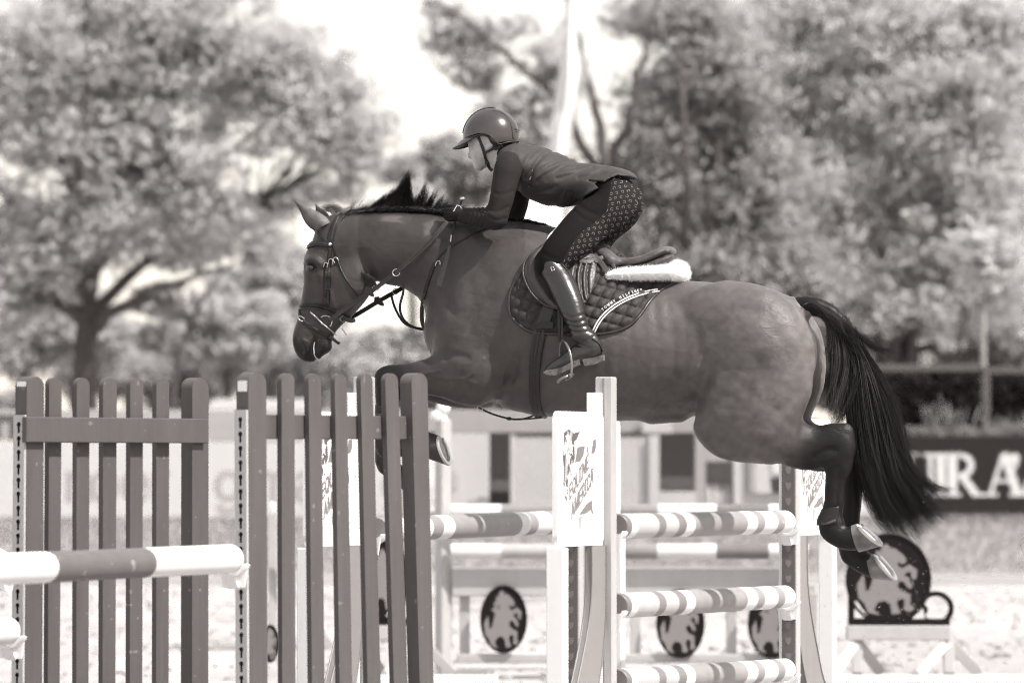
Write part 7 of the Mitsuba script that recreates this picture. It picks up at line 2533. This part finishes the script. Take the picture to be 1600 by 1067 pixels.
# cut-out panel with a large medallion and scrolls on a white trestle
for nm, mir, cx, x0, x1, lb in (('cutout_filler', 1, 1388, 1325, 1490, 'black cut-out panel with a big horse medallion and a scroll, below the hind hooves'), ('cutout_filler', -1, 600, 545, 665, 'black cut-out panel with a medallion and scroll, seen between the slats of the picket wing')):
    k = thing(nm, lb, 'jump filler', 'black cut-out fillers with horse medallions')
    De = D - .8
    s = De / FPX
    cy = 905
    rx = 67 if mir > 0 else 40
    ry = 72 if mir > 0 else 62
    o = wp(cx, 976, De)
    X = lambda x: (x - cx) * s
    Z = lambda y: (976 - y) * s
    big = affinity.scale(Point(0, 0).buffer(1, 48), rx * s, ry * s)
    big = affinity.translate(big, 0, Z(cy))
    xe = x1
    base = sbox(X(x0), 0, X(xe - 6), Z(966))
    sc_o = affinity.scale(Point(0, 0).buffer(1, 32), 28 * s, 27 * s); sc_i = affinity.scale(Point(0, 0).buffer(1, 32), 20 * s, 19 * s)
    scroll = affinity.translate(sc_o.difference(sc_i), X(xe - 28), Z(950))
    curl = affinity.translate(Point(0, 0).buffer(8 * s, 16), X(xe - 48), Z(952))
    side_ = Polygon([(X(x0), 0), (X(x0), Z(832)), (X(cx - 20), Z(832)), (X(cx), Z(960))])
    fill = shapely.convex_hull(shapely.MultiPoint([(X(cx), Z(966)), (X(cx + rx * .8), Z(930)), (X(xe - 50), Z(925)), (X(xe - 44), Z(966))]))
    holes = unary_union([Polygon([(X(x0 + 10), Z(939)), (X(x0 + 14), Z(939)), (X(x0 + 32), Z(965)), (X(x0 + 10), Z(965))]), Polygon([(X(xe - 65), Z(966)), (X(xe - 50), Z(946)), (X(xe - 44), Z(966))])])
    P = unary_union([big, base, scroll, curl, side_, fill]).buffer(.0005).difference(holes)
    add('panel', frame_mesh(upright(extrude(P.buffer(0), .022)), o, [1, 0, 0]), 'emblem_dark', k, smooth=False)
    rim = big.difference(affinity.scale(big, .93, .93)).buffer(0)
    add('rim', frame_mesh(upright(extrude(rim, .006)), o + np.array([0, -.0222, 0]), [1, 0, 0]), 'emblem_dark', k, smooth=False)
    H_ = affinity.translate(affinity.scale(shapely.make_valid(Polygon(HORSE_LOGO).buffer(0).buffer(.02)), rx * s * .78, ry * s * .78, origin=(0, 0)), 0, Z(cy))
    add('relief', frame_mesh(upright(extrude(H_.buffer(0).intersection(affinity.scale(big, .9, .9).buffer(0)), .004)), o + np.array([0, -.0224, 0]), [1, 0, 0]), 'emblem_pale', k, smooth=False)
    # trestle
    t_ = thing('trestle', 'white trestle under the black cut-out panel at the right' if mir > 0 else 'white trestle under the cut-out panel behind the picket wing', 'trestle')
    fbox(x0 - 2, 977, xe - 4, 1000, De - .05, .12, 'white_dirty', t_, 'beam')
    zb = wp(cx, 1000, De)[2]
    for xx in (xe - 8, x0 + 14):
        q0 = wp(xx, 1000, De)
        for dx, dy in ((-.22, -.12), (.0, -.02), (.20, .05)):
            P0, P1 = np.array([q0[0], q0[1] + .02, zb - .004]), np.array([q0[0] + dx * (1 if xx > cx else .8), q0[1] + dy * 2, .05])
            tg = P1 - P0
            add('leg', frame_mesh(cbox((0, -.03, -.035), (np.linalg.norm(tg), .03, .035), .004), P0, tg, None, np.cross(tg, [0, 1, 0])), 'white_dirty', t_, smooth=False)
        add('foot', cbox((q0[0] - .36, q0[1] - .30, .0), (q0[0] + .50, q0[1] - .22, .05), .004), 'white_paint', t_, smooth=False)

# braced white post seen through the right-hand wing
k = thing('braced_post', 'white post with a diagonal brace seen between the slats of the right-hand picket wing', 'jump standard')
Dp = 44.0
fbox(418, 800, 433, 1040, Dp, .07, 'white_dirty', k, 'post')
a = wp(425, 800, Dp)
e = trimesh.creation.revolve(np.array([(0, a[2]), (.03, a[2]), (.02, a[2] + .02), (.03, a[2] + .045), (.02, a[2] + .07), (0, a[2] + .08)]), sections=20); e.vertices += np.array([a[0], a[1] + .035, 0])
add('finial', e, 'white_paint', k, smooth=True)
P0, P1 = wp(430, 880, Dp), wp(520, 1015, Dp)
add('brace', frame_mesh(cbox((0, -.02, -.03), (np.linalg.norm(P1 - P0), .02, .03), .003), P0 + np.array([0, -.03, 0]), P1 - P0, None, np.cross(P1 - P0, [0, 1, 0])), 'white_dirty', k, smooth=False)
add('foot', cbox((a[0] - .4, a[1] - .05, 0), (a[0] + .5, a[1] + .1, .05), .004), 'white_dirty', k, smooth=False)

# sand thrown up by the hind hooves
q = np.random.default_rng(15)
n = 260
c = loc(np.array([1392.0]), np.array([950.0]), 0)[0]
px = np.r_[q.normal(1400, 42, 200), q.uniform(1150, 1560, 60)]; py = np.r_[q.normal(940, 36, 200), q.uniform(690, 1020, 60)]
P = np.array([loc(x, y, v) for x, y, v in zip(px, py, q.normal(0, .10, n))])
ico = trimesh.creation.icosphere(1, 1.0)
rr = .0012 + .0022 * q.random(n) ** 3
V = world((ico.vertices[None] * rr[:, None, None] * q.uniform(.6, 1.3, (n, 1, 3)) + P[:, None]).reshape(-1, 3))
Fq = (ico.faces[None] + (np.arange(n) * len(ico.vertices))[:, None, None]).reshape(-1, 3)
structure('flying_sand', tm(V, Fq), 'sand', 'grains of sand flying behind the hind hooves', smooth=True, kind='stuff')
